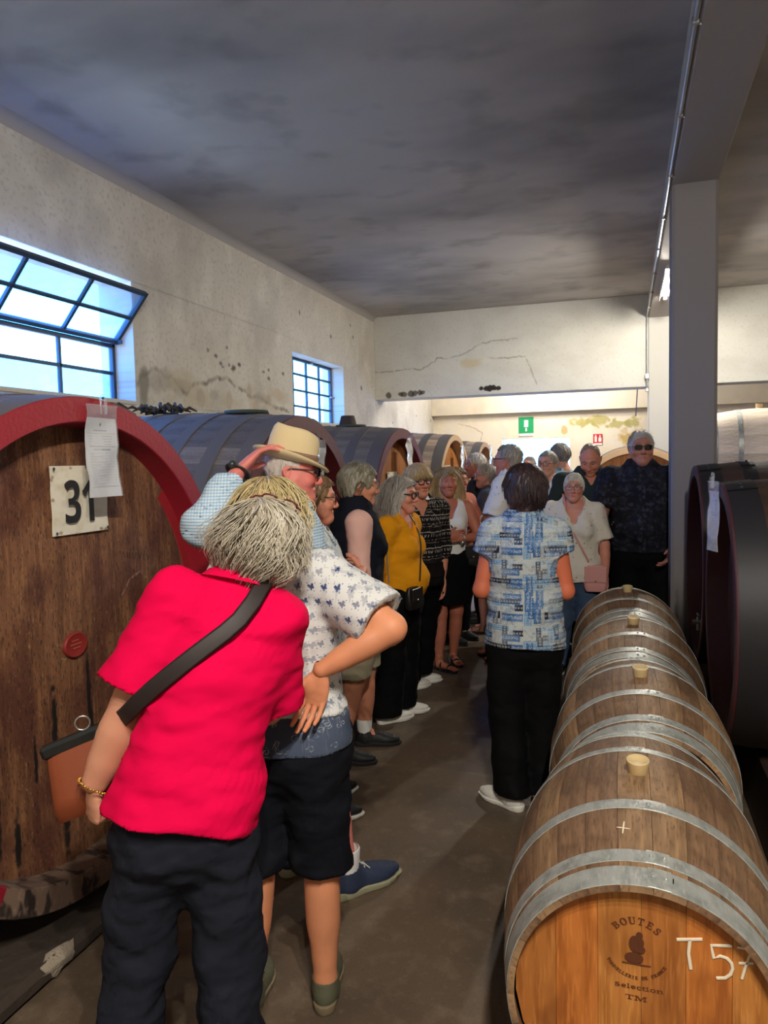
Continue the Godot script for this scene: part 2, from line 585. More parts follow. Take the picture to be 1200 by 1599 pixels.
	for tn in [Color(0.9, 0.9, 0.92), Color(0.8, 0.79, 0.8), Color(1.0, 0.98, 0.96)]:
		mats["grey%d" % ob] = mat(tn, 0.75, 0.0, gyt)
		mats["light_grey%d" % ob] = mat(Color(tn.r * 1.5, tn.g * 1.42, tn.b * 1.3), 0.75, 0.0, gyt)
		mats["dark%d" % ob] = mat(Color(tn.r * 0.5, tn.g * 0.4, tn.b * 0.38), 0.6, 0.0, gyt)
		ob += 1
	for q in 4:
		mats["bleached%d" % q].albedo_texture = gyt
		mats["bleached%d" % q].albedo_color = Color(1.9, 1.88, 1.82) * (0.92 + 0.05 * q)
	mats.red_rim = bumpy(mat(srgb(150, 26, 42), 0.55), 0.05, 0.1, Vector3(3, 3, 3), 7)
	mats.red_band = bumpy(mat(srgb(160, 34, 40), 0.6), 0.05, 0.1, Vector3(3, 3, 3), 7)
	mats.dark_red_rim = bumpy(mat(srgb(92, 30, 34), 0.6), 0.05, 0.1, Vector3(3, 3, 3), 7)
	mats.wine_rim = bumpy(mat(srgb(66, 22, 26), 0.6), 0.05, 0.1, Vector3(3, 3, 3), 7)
	mats.wood_rim = bumpy(mat(srgb(188, 158, 122), 0.7), 0.05, 0.1, Vector3(3, 3, 3), 7)
	var ww := Canvas.new(128, 128, srgb(128, 104, 88))
	ww.cloud(121, 0.05, 1.0, 2.0, srgb(40, 30, 26), 0.05, 0.3, 0.9, 3)
	ww.cloud(122, 0.1, 1.0, 1.0, srgb(160, 140, 120), 0.2, 0.6, 0.5, 3)
	mats.worn_wood = mat(Color.WHITE, 0.85, 0.0, ww.tex())
	mats.worn_wood.uv1_triplanar = true
	mats.worn_wood.uv1_scale = Vector3.ONE * 2.0
	mats.hoop_dark = bumpy(mat(srgb(96, 91, 88), 0.7, 0.05), 0.04, 0.05, Vector3(2, 2, 2), 8)
	mats.hoop_black = bumpy(mat(srgb(34, 34, 38), 0.55, 0.3), 0.04, 0.05, Vector3(2, 2, 2), 8)
	var gv := Canvas.new(256, 128, srgb(182, 186, 182))
	gv.cloud(111, 0.03, 1.5, 1.0, srgb(124, 130, 128), -0.1, 0.5, 0.7, 4)
	gv.cloud(112, 0.06, 1.0, 1.0, srgb(205, 210, 206), 0.15, 0.5, 0.7, 3)
	gv.cloud(113, 0.05, 0.5, 2.0, srgb(150, 120, 84), 0.4, 0.7, 0.5, 3)
	mats.galvanised = mat(Color.WHITE, 0.48, 0.45, gv.tex())
	mats.galvanised.uv1_triplanar = true
	mats.galvanised.uv1_scale = Vector3(4, 4, 4)
	mats.bung = mat(srgb(214, 190, 140), 0.5)
	mats.bung.subsurf_scatter_enabled = true
	mats.bung.subsurf_scatter_strength = 0.2
	mats.paper = mat(srgb(226, 226, 222), 0.7)
	mats.paper.backlight_enabled = true
	mats.paper.backlight = Color(0.25, 0.25, 0.25)
	mats.ink = mat(srgb(22, 22, 24), 0.7)
	mats.stamp = mat(srgb(92, 46, 20), 0.8)
	mats.chalk = mat(srgb(236, 222, 196), 0.95)

func wall_box(g: Geo, lo: Vector3, hi: Vector3, uvf: Callable) -> void:
	var k := g.v.size()
	g.box((lo + hi) * 0.5, hi - lo, 0.004)
	for q in range(k, g.v.size()):
		g.t[q] = uvf.call(g.v[q])

func build_room() -> void:
	# floor
	var g := Geo.new()
	g.box(Vector3(0.75, -0.1, -5.2), Vector3(9.1, 0.2, 19.2), 0.01)
	struct("floor", g.mesh(), mats.floor)
	# ceiling
	g = Geo.new()
	wall_box(g, Vector3(-3.8, 3.73, -14.3), Vector3(5.3, 3.95, 4.3), func(p: Vector3) -> Vector2: return Vector2((p.x + 3.8) / 9.1, (4.3 - p.z) / 18.6))
	struct("ceiling", g.mesh(), mats.ceiling)
	# left wall with its two windows
	var uvl := func(p: Vector3) -> Vector2: return Vector2((4.0 - p.z) / 18.05, (3.73 - p.y) / 3.75)
	g = Geo.new()
	wall_box(g, Vector3(-3.8, 0, -14.3), Vector3(-3.5, 2.11, 4.3), uvl)
	wall_box(g, Vector3(-3.8, 3.0, -14.3), Vector3(-3.5, 3.74, 4.3), uvl)
	wall_box(g, Vector3(-3.8, 2.1, -2.5), Vector3(-3.5, 3.01, 4.3), uvl)
	wall_box(g, Vector3(-3.8, 2.1, -7.62), Vector3(-3.5, 3.01, -4.8), uvl)
	wall_box(g, Vector3(-3.8, 2.1, -14.3), Vector3(-3.5, 3.01, -9.2), uvl)
	wall_box(g, Vector3(-3.8, 2.86, -9.21), Vector3(-3.5, 3.01, -7.61), uvl)
	struct("wall_left", g.mesh(), mats.wall_left)
	# small cove where wall and ceiling meet
	g = Geo.new()
	var pr := PackedVector3Array()
	for z in [4.0, -10.5]:
		for a in 5:
			var w := PI * 0.5 * a / 4
			pr.append(Vector3(-3.5 + 0.07 * (1.0 - sin(w)), 3.73 - 0.07 * (1.0 - cos(w)), z))
	g.grid(pr, 2, 5, true)
	struct("trim_1", g.mesh(), mats.plaster_grey)
	# far wall with the door opening
	var uvf := func(p: Vector3) -> Vector2: return Vector2((p.x + 3.5) / 8.5, (3.73 - p.y) / 3.77)
	g = Geo.new()
	wall_box(g, Vector3(-3.8, 0, -14.3), Vector3(-2.18, 3.74, -14.0), uvf)
	wall_box(g, Vector3(-0.95, 0, -14.3), Vector3(5.3, 3.74, -14.0), uvf)
	wall_box(g, Vector3(-2.19, 1.98, -14.3), Vector3(-0.94, 3.74, -14.0), uvf)
	struct("wall_far", g.mesh(), mats.wall_far)
	var uvb := func(p: Vector3) -> Vector2: return Vector2((p.x + 3.5) / 8.5, (3.73 - p.y) / 1.23)
	g = Geo.new()
	wall_box(g, Vector3(-3.5, 2.46, -14.0), Vector3(5.0, 3.73, -13.86), uvf)
	struct("trim_2", g.mesh(), mats.wall_far)
	g = Geo.new()
	g.box(Vector3(5.15, 1.87, -5), Vector3(0.3, 3.74, 18.6), 0.01)
	struct("wall_right", g.mesh(), mats.plaster)
	g = Geo.new()
	g.box(Vector3(0.75, 1.87, 4.15), Vector3(9.1, 3.74, 0.3), 0.01)
	struct("wall_back", g.mesh(), mats.plaster)
	# the cross beam, the long beam and their two pillars
	g = Geo.new()
	wall_box(g, Vector3(-3.5, 2.53, -10.9), Vector3(0.3, 3.73, -10.5), uvb)
	wall_box(g, Vector3(0.6, 2.53, -10.9), Vector3(5.0, 3.73, -10.5), uvb)
	struct("trim_3", g.mesh(), mats.beam_face)
	g = Geo.new()
	g.box(Vector3(0.45, 3.575, -3.4), Vector3(0.3, 0.31, 14.6), 0.012)
	struct("trim_4", g.mesh(), mats.plaster_grey)
	g = Geo.new()
	g.box(Vector3(0.45, 1.72, -5.62), Vector3(0.29, 3.44, 0.32), 0.02)
	struct("trim_5", g.mesh(), bumpy(mat(srgb(124, 120, 122), 0.9), 0.02, 0.25, Vector3(0.7, 0.7, 0.7), 5, true))
	g = Geo.new()
	g.box(Vector3(0.47, 1.865, -10.68), Vector3(0.34, 3.73, 0.38), 0.015)
	struct("trim_6", g.mesh(), mats.pale)
	# low concrete plinth under the casks
	g = Geo.new()
	g.box(Vector3(-2.61, 0.035, -5.5), Vector3(1.78, 0.07, 17.0), 0.02)
	var pl := struct("trim_7", g.mesh(), bumpy(mat(srgb(62, 52, 44), 0.85), 0.03, 0.8, Vector3(1.2, 1.2, 1.2), 12, true))
	# a chipped pale patch on its edge
	g = Geo.new()
	var cr := PackedVector3Array()
	for a in 3:
		for b in 15:
			var w := TAU * b / 14
			var rr: float = [0.075, 0.055, 0.002][a] * (1.0 + 0.25 * sin(b * 2.3) + 0.15 * sin(b * 4.1))
			cr.append(Vector3(-1.722 + [0.0, 0.005, 0.007][a] - clampf(sin(w) * rr - 0.01, 0, 1) * 0.6, 0.05 + minf(sin(w) * rr * 0.5, 0.0215 - [0.0, -0.002, 0.0][a]), -1.84 + cos(w) * rr))
	g.grid(cr, 3, 15, false, true)
	part("chipped_patch", g.mesh(), bumpy(mat(srgb(160, 148, 130), 0.9), 0.1, 0.4, Vector3.ONE * 4, 18), pl)
	# sunlit yard outside
	g = Geo.new()
	g.box(Vector3(-2, -0.2, -26), Vector3(40, 0.2, 23.2), 0.01)
	struct("ground", g.mesh(), bumpy(mat(srgb(214, 206, 192), 0.9), 0.02, 0.5, Vector3(0.5, 0.5, 0.5), 4, true))
	build_window(1, -2.5, -4.8, 2.11, 3.0, 4, 2, 2.55)
	build_window(2, -7.62, -9.2, 2.11, 2.86, 4, 4, 9.0)

# a steel frame window; where transom < top, the part above it is a hopper sash that leans into the room
func build_window(no: int, z0: float, z1: float, y0: float, y1: float, cols: int, rows: int, transom: float) -> void:
	var w := Node3D.new()
	w.name = "window_%d" % no
	w.set_meta("kind", "structure")
	add_child(w)
	w.position = Vector3(-3.69, y0, (z0 + z1) * 0.5)
	var hw := absf(z0 - z1) * 0.5
	var top := minf(transom, y1) - y0
	var leaf := func(parent: Node, hh: float, r: int, frame_name: String) -> void:
		var g := Geo.new()
		for y in [0.015, hh - 0.015]:
			g.box(Vector3(0, y, 0), Vector3(0.04, 0.03, hw * 2), 0.003)
		for s in [-1, 1]:
			g.box(Vector3(0, hh * 0.5, s * (hw - 0.015)), Vector3(0.04, hh, 0.03), 0.003)
		part(frame_name, g.mesh(), mats.iron, parent)
		for q in range(1, cols):
			var b := Geo.new()
			b.box(Vector3(0, hh * 0.5, -hw + 2 * hw * q / cols), Vector3(0.028, hh - 0.05, 0.024), 0.003)
			part("glazing_bar", b.mesh(), mats.iron, parent)
		for q in range(1, r):
			var b := Geo.new()
			b.box(Vector3(0.001, hh * q / r, 0), Vector3(0.026, 0.024, hw * 2 - 0.05), 0.003)
			part("glazing_bar", b.mesh(), mats.iron, parent)
		for a in cols:
			for q in r:
				var p := Geo.new()
				var dz := 2 * hw / cols
				p.box(Vector3(-0.004, hh * (q + 0.5) / r, -hw + dz * (a + 0.5)), Vector3(0.004, hh / r - 0.018, dz - 0.018), 0.0005)
				var dirty := no == 1 and (q == r - 1 and parent != w or q == 0 and parent == w)
				part("pane", p.mesh(), mats.dirty_glass if dirty else mats.glass, parent)
	leaf.call(w, top, rows, "window_frame")
	var g2 := Geo.new()
	g2.box(Vector3(0.1, -0.01, 0), Vector3(0.2, 0.03, hw * 2 - 0.01), 0.004)
	part("window_sill", g2.mesh(), mats.plaster, w)
	if transom < y1:
		var sash := Node3D.new()
		sash.name = "hopper_sash"
		w.add_child(sash)
		sash.position = Vector3(0.03, top + 0.005, 0)
		sash.rotation.z = deg_to_rad(-40)
		leaf.call(sash, (y1 - transom) * 1.02, rows, "sash_frame")
		var l := Geo.new()
		for s in [-1, 1]:
			l.box(Vector3(0.05, top + 0.01, s * (hw - 0.02)), Vector3(0.1, 0.03, 0.012), 0.002)
		part("stay", l.mesh(), mats.iron, w)
	else:
		var l := Geo.new()
		l.box(Vector3(0.04, top * 0.48, -hw + 0.05), Vector3(0.03, 0.02, 0.12), 0.003)
		l.box(Vector3(0.03, top - 0.02, -0.1), Vector3(0.04, 0.035, 0.05), 0.003)
		part("catch", l.mesh(), mats.zinc, w)

func lamp(at: Vector3, length: float, label: String, energy: float, col: Color, count := 3) -> void:
	# a tube under a shallow reflector tray, its long side along z
	var t := thing("fluorescent_lamp", label, "lamp", at)
	var g := Geo.new()
	g.box(Vector3(0, 0.055, 0), Vector3(0.1, 0.05, length + 0.08), 0.006)
	part("housing", g.mesh(), mats.white_paint, t)
	g = Geo.new()
	g.box(Vector3(0, 0.028, 0), Vector3(0.12, 0.006, length + 0.08), 0.002)
	for s in [-1, 1]:
		g.box(Vector3(s * 0.06, 0.0, 0), Vector3(0.005, 0.056, length + 0.08), 0.002)
	part("reflector", g.mesh(), mats.white_paint, t)
	g = Geo.new()
	g.bar(Vector3(0, 0, -length * 0.5), Vector3(0, 0, length * 0.5), 0.016, 12)
	part("tube", g.mesh(), mats.lamp, t)
	g = Geo.new()
	for s in [-1, 1]:
		g.box(Vector3(0, 0.008, s * (length * 0.5 + 0.012)), Vector3(0.035, 0.05, 0.03), 0.004)
	part("holder", g.mesh(), mats.white_paint, t)
	g = Geo.new()
	for s in [-1, 1]:
		g.bar(Vector3(0, 0.07, s * length * 0.35), Vector3(0, maxf(0.1, (3.73 if absf(at.x - 0.45) > 0.2 else 3.42) - at.y), s * length * 0.35), 0.006, 6)
	part("hanger", g.mesh(), mats.zinc, t)
	for q in count:
		omni(Vector3(0, -0.035, length * ((q + 0.5) / count - 0.5)), energy / count, col, 0.03, t)

func build_lamps() -> void:
	var white := Color(1.0, 0.965, 0.91)
	lamp(Vector3(0.43, 3.35, -8.3), 1.2, "glowing fluorescent tube lamp under the long beam beyond the square pillar", 7.5, white, 2)
	lamp(Vector3(0.43, 3.35, 0.35), 1.2, "fluorescent tube lamp under the long beam nearest the camera", 12.0, white)
	lamp(Vector3(-1.2, 3.4, -12.4), 1.5, "fluorescent tube lamp in the far room behind the white cross beam", 7.0, Color(1.0, 0.955, 0.89))

# ---------------------------------------------------------------- barrels and casks: the axis is local z, the front looks along +z, the origin is where the belly rests
func stave_mesh(length: float, rb: float, re: float, count: int, thick: float, segs: int) -> ArrayMesh:
	var key := "stave_%f_%f_%f_%d" % [length, rb, re, count]
	if shared.has(key):
		return shared[key]
	var g := Geo.new()
	var half := PI / count - 0.0006 / rb
	var rad := func(s: float) -> float: return rb - (rb - re) * pow(absf(s), 1.9)
	var outer := PackedVector3Array()
	var inner := PackedVector3Array()
	var sl := PackedVector3Array()
	var sr := PackedVector3Array()
	for a in segs + 1:
		var s := -1.0 + 2.0 * a / segs
		var r: float = rad.call(s)
		for b in 5:
			# the edges of each stave are eased so that the joints read
			var w := half * (-1.0 + b * 0.5)
			var e := r - (0.0012 if b == 0 or b == 4 else 0.0)
			outer.append(Vector3(sin(w) * e, cos(w) * e, s * length * 0.5))
			inner.append(Vector3(sin(w) * (r - thick), cos(w) * (r - thick), s * length * 0.5))
		for e in [r - 0.0012, r - thick]:
			sl.append(Vector3(sin(-half) * e, cos(half) * e, s * length * 0.5))
			sr.append(Vector3(sin(half) * e, cos(half) * e, s * length * 0.5))
	g.grid(outer, segs + 1, 5, false, false, Rect2(0, 0, 1, 0.16))
	g.grid(inner, segs + 1, 5, true, false, Rect2(0, 0.2, 1, 0.16))
	g.grid(sl, segs + 1, 2, true, false, Rect2(0, 0.4, 1, 0.02))
	g.grid(sr, segs + 1, 2, false, false, Rect2(0, 0.4, 1, 0.02))
	for s in [-1.0, 1.0]:
		var e := PackedVector3Array()
		for b in 5:
			var w := half * (-1.0 + b * 0.5)
			e.append(Vector3(sin(w) * re, cos(w) * re, s * length * 0.5))
		for b in 5:
			var w := half * (-1.0 + b * 0.5)
			e.append(Vector3(sin(w) * (re - thick), cos(w) * (re - thick), s * length * 0.5))
		g.grid(e, 2, 5, s < 0, false, Rect2(0, 0.5, 0.05, 0.1))
	var m := g.mesh()
	shared[key] = m
	return m

func hoop_mesh(length: float, rb: float, re: float, s0: float, s1: float, thick: float, lap: float, rivet: float) -> ArrayMesh:
	var key := "hoop_%f_%f_%f_%f" % [length, rb, s0, s1]
	if shared.has(key):
		return shared[key]
	var g := Geo.new()
	var rad := func(s: float) -> float: return rb - (rb - re) * pow(absf(s), 1.9)
	var r0: float = rad.call(s0) + 0.0005
	var r1: float = rad.call(s1) + 0.0005
	var x := Transform3D(Basis(Vector3.RIGHT, PI / 2), Vector3.ZERO)
	var y0 := s0 * length * 0.5
	var y1 := s1 * length * 0.5
	g.lathe(PackedVector2Array([Vector2(r0, y0), Vector2(r0 + thick, y0 + 0.0008 * signf(y1 - y0)), Vector2(r1 + thick, y1 - 0.0008 * signf(y1 - y0)), Vector2(r1, y1)]), x, 72, false)
	# the overlapped end, with two rivets
	var at := deg_to_rad(lap)
	var top := PackedVector3Array()
	for e in [[r0, y0], [r0 + thick * 2, y0], [r1 + thick * 2, y1], [r1, y1]]:
		for b in 7:
			var w := at + 0.16 * b / 6.0
			top.append(Vector3(sin(w) * e[0], cos(w) * e[0], e[1]))
	g.grid(top, 4, 7)
	for q in 2:
		var w := at + 0.035 + 0.09 * q
		var r := (r0 + r1) * 0.5 + thick * 2
		g.ball(Vector3(sin(w) * r, cos(w) * r, (y0 + y1) * 0.5), Vector3(rivet, rivet, rivet * 0.8), 8)
	var m := g.mesh()
	shared[key] = m
	return m

func board_mesh(x0: float, x1: float, r: float, z: float, face: float) -> ArrayMesh:
	# one upright board of a round head; its face looks along z * face
	var g := Geo.new()
	var e := 0.0004
	var xs := PackedFloat32Array()
	for a in 7:
		xs.append(lerpf(x0 + e, x1 - e, a / 6.0))
	var up := PackedVector3Array()
	var rim := PackedVector3Array()
	for s in [-1.0, 1.0]:
		for q in 7:
			var y: float = s * sqrt(maxf(0.0004, r * r - xs[q] * xs[q]))
			var d := 0.0007 if q == 0 or q == 6 else 0.0
			up.append(Vector3(xs[q], y, z - face * d))
	g.grid(up, 2, 7, face < 0)
	for q in g.v.size():
		g.t[q] = Vector2(0.5 + face * g.v[q].x / r * 0.5, 0.5 - g.v[q].y / r * 0.5)
	for q in [0, 6]:
		var y := sqrt(maxf(0.0004, r * r - xs[q] * xs[q]))
		var a := Vector3(xs[q], -y, z - face * 0.0007)
		var b := Vector3(xs[q], y, z - face * 0.0007)
		var back := Vector3(0, 0, -face * 0.02)
		if (q == 0) == (face > 0):
			g.quad(a, b, b + back, a + back, Rect2(0.5, 0.5, 0.01, 0.01))
		else:
			g.quad(a, a + back, b + back, b, Rect2(0.5, 0.5, 0.01, 0.01))
	return g.mesh()

func barrique(label: String, at: Vector3, turn: float, wood: String, head: Material, group: String, roll := 0.0, bung := true) -> Node3D:
	var t := thing("barrel", label, "barrel", at, turn, group)
	var length := 0.95
	var rb := 0.35
	var re := 0.292
	var c := Vector3(0, rb, 0)
	for q in 26:
		var s := part("stave", stave_mesh(length, rb, re, 26, 0.015, 14), mats["%s%d" % [wood, rng.randi() % 4]], t)
		s.position = c
		s.rotation.z = roll + TAU * q / 26
	for h in [[1.0, 0.885, 9.0], [0.85, 0.77, 8.0], [0.43, 0.345, 7.0]]:
		for s in [1.0, -1.0]:
			var o := part("hoop", hoop_mesh(length, rb, re, s * h[0], s * h[1], 0.0022, roll + h[2] * 0.5 * s - 2.0, 0.0055), mats.galvanised, t)
			o.position = c
	var r := re - 0.0145
	for s in [1.0, -1.0]:
		for q in 6:
			var key := "bh_%d_%f" % [q, s]
			if not shared.has(key):
				shared[key] = board_mesh(r * (-1 + q / 3.0), r * (-1 + (q + 1) / 3.0), r, s * (length * 0.5 - 0.032), s)
			part("head_board", shared[key], head if head != mats.head_oak else mats[["head_oak", "head_oak_a", "head_oak_b"][(q * 7 + 1) % 3]], t).position = c
	if bung:
		var g := Geo.new()
		g.lathe(PackedVector2Array([Vector2(0.0005, 0.03), Vector2(0.02, 0.031), Vector2(0.0275, 0.038), Vector2(0.0305, 0.037), Vector2(0.031, 0.034), Vector2(0.0245, -0.01), Vector2(0.001, -0.012)]), Transform3D(Basis(Vector3.RIGHT, 0.12), c + Vector3(0, rb, 0)), 20)
		part("bung", g.mesh(), mats.bung, t)
	return t

func cask(label: String, at: Vector3, turn: float, o: Dictionary) -> Node3D:
	var t := thing("cask", label, "cask", at, turn, o.get("group", ""))
	var length: float = o.length
	var re: float = o.r
	var rb: float = re + o.get("belly", 0.045)
	var c := Vector3(0, rb, 0)
	var count: int = o.get("staves", 44)
	for q in count:
		var s := part("stave", stave_mesh(length, rb, re, count, 0.06, 12), mats["%s%d" % [o.wood, rng.randi() % 3]], t)
		s.position = c
		s.rotation.z = TAU * (q + 0.3) / count
	for h in o.hoops:
		for s in [1.0, -1.0]:
			var m := part("hoop", hoop_mesh(length, rb, re, s * h[0], s * h[1], 0.004, 4.0 + h[0] * 6.0, 0.011), mats[o.hoop], t)
			m.position = c
	# the chime: end faces of the staves and the wall down to the head
	var x := Transform3D(Basis(Vector3.RIGHT, PI / 2), c)
	var z := length * 0.5
	var w: float = o.get("rim", 0.085)
	var g := Geo.new()
	g.lathe(PackedVector2Array([Vector2(re + 0.002, z - 0.03), Vector2(re + 0.003, z - 0.002), Vector2(re, z + 0.003), Vector2(re - w + 0.004, z + 0.003), Vector2(re - w, z - 0.001), Vector2(re - w - 0.012, z - 0.1)]), x, 96, false)
	if o.has("worn"):
		# the paint is gone along the bottom of the rim
		var parts := [PI / 2 + float(o.worn), PI / 2 - float(o.worn) + TAU, PI / 2 - float(o.worn), PI / 2 + float(o.worn)]
		for q in 2:
			g = Geo.new()
			g.lathe(PackedVector2Array([Vector2(re + 0.002, z - 0.03), Vector2(re + 0.003, z - 0.002), Vector2(re, z + 0.003), Vector2(re - w + 0.004, z + 0.003), Vector2(re - w, z - 0.001), Vector2(re - w - 0.012, z - 0.1)]), x, 80 if q == 0 else 24, false, parts[q * 2], parts[q * 2 + 1])
			part(["chime", "worn_chime"][q], g.mesh(), mats[o.rim_mat] if q == 0 else mats.worn_wood, t)
	else:
		part("chime", g.mesh(), mats[o.rim_mat], t)
	var r := re - w - 0.008
	var n: int = o.get("boards", 9)
	var edge := -r
	for q in n:
		var to := r if q == n - 1 else -r + 2 * r * (q + 1 + 0.25 * sin(q * 2.7)) / n
		part("head_board", board_mesh(edge, to, r, z - 0.095, 1.0), mats[o.head], t).position = c
		edge = to
	if o.has("band"):
		g = Geo.new()
		g.lathe(PackedVector2Array([Vector2(r - 0.001, z - 0.094), Vector2(r - o.band, z - 0.0925), Vector2(r - o.band - 0.002, z - 0.0955)]), x, 96, false, o.get("band_from", 0.0), o.get("band_to", TAU))
		part("painted_band", g.mesh(), mats.red_band, t)
	return t

# a sheet of paper that hangs, slightly waved: local x across, y up from the bottom, z out
func sheet(w: float, h: float, wave: float, s: int, uv := Rect2(0, 0, 1, 1)) -> ArrayMesh:
	var g := Geo.new()
	var f := Canvas.noise(s, 2.0, 2)
	for side in [0.0, -0.0012]:
		var p := PackedVector3Array()
		for a in 13:
			for b in 7:
				var y := h * (1.0 - a / 12.0)
				var x := w * (b / 6.0 - 0.5)
				p.append(Vector3(x, y, side + f.get_noise_2d(x * 3.0, y * 3.0) * wave + wave * 0.6 * sin(y * 9.0 + s)))
		var k := g.v.size()
		g.grid(p, 13, 7, side != 0.0)
		for q in range(k, g.v.size()):
			var pt := g.v[q]
			g.t[q] = uv.position + uv.size * Vector2(pt.x / w + 0.5, 1.0 - pt.y / h)
	return g.mesh()

func number_sign(at: Vector3, turn: float, w: float, h: float, s: String, label: String) -> void:
	var t := thing("number_sign", label, "sign", at, turn)
	var pa := Canvas.new(128, 128, srgb(228, 222, 204))
	pa.cloud(140 + s.hash() % 7, 0.03, 1.0, 1.0, srgb(206, 194, 166), 0.0, 0.5, 0.5, 4)
	for q in 14:
		var e := rng.randi() % 4
		var o := Vector2(rng.randf() * 128, rng.randf() * 6) if e < 2 else Vector2(rng.randf() * 6, rng.randf() * 128)
		if e % 2:
			o = Vector2(128, 128) - o
		pa.blob(o.x, o.y, 4, 4, srgb(140, 112, 78), 0.6, Canvas.noise(q, 0.1), 0.6)
	part("card", sheet(w, h, 0.006, s.hash() % 50), mat(Color.WHITE, 0.7, 0.0, pa.tex()), t)
	var g := Geo.new()
	for q in [[-1, 0.04], [1, 0.04], [-1, 0.96], [1, 0.96]]:
		g.ball(Vector3(q[0] * w * 0.46, q[1] * h, 0.006), Vector3(0.006, 0.006, 0.004), 6)
	part("nail", g.mesh(), mats.iron, t)
	var m := letters(s, h * 0.76, 0.002, true)
	var o := part("numeral", m, mats.ink, t)
	o.position = Vector3(-w * 0.02, h * 0.46, 0.0085)
	o.scale = Vector3(0.86, 1.12, 1.0)

func document_sleeve(at: Vector3, turn: float, w: float, h: float, label: String, s: int, wave := 0.012) -> void:
	var t := thing("document_sleeve", label, "document", at, turn)
	if not shared.has("form"):
		var c := Canvas.new(160, 320, srgb(232, 233, 232))
		var grey := srgb(120, 122, 126)
		c.blob(76, 26, 6, 9, grey, 0.9)
		for q in 13:
			c.rect(46 + q * 5 + q % 3, 48, 3, 5, grey, 0.8)
		c.rect(6, 62, 146, 1, grey, 0.8)
		for q in 4:
			c.rect(84 + q * 3, 72 + q * 11, 50 - q * 4, 2, grey, 0.6)
			c.rect(18, 72 + q * 11, 20 - q * 3, 3, grey, 0.4)
		c.rect(20, 114, 132, 2, grey, 0.9)
		for q in 17:
			c.rect(40 + q * 5, 124, 3, 7, srgb(80, 82, 90), 0.35 if q < 8 else 0.9)
		for q in 13:
			c.rect(20, 142 + q * 11, 132, 1, grey, 0.5)
			c.rect(24, 146 + q * 11, 14 + (q * 37) % 60, 2, grey, 0.45)
		c.rect(20, 278, 132, 2, grey, 0.8)
		shared.form = mat(Color.WHITE, 0.65, 0.0, c.tex())
		shared.form.backlight_enabled = true
		shared.form.backlight = Color(0.3, 0.3, 0.3)
		shared.film = mat(Color(0.9, 0.92, 0.96, 0.16), 0.12)
		shared.film.transparency = BaseMaterial3D.TRANSPARENCY_ALPHA
	part("form", sheet(w * 0.96, h * 0.86, wave, s), shared.form, t)
	var f := part("plastic_sleeve", sheet(w, h, wave, s), shared.film, t)
	f.position.z = 0.003
	var g := Geo.new()
	g.box(Vector3(0, h * 0.995, 0.004), Vector3(w, 0.004, 0.003), 0.001)
	g.tube(PackedVector3Array([Vector3(-0.012, h * 0.9, 0.006), Vector3(-0.012, h + 0.015, 0.006), Vector3(0.0, h + 0.035, 0.0), Vector3(0.012, h + 0.015, 0.006), Vector3(0.012, h * 0.9, 0.006)]), PackedFloat32Array([0.006, 0.008, 0.008, 0.008, 0.006]), 8, 0.4)
	part("hanging_clip", g.mesh(), shared.film, t)
	g = Geo.new()
	g.ball(Vector3(0, h + 0.025, 0.006), Vector3(0.005, 0.005, 0.006), 8)
	part("nail", g.mesh(), mats.iron, t)

const FACE_X := -1.8

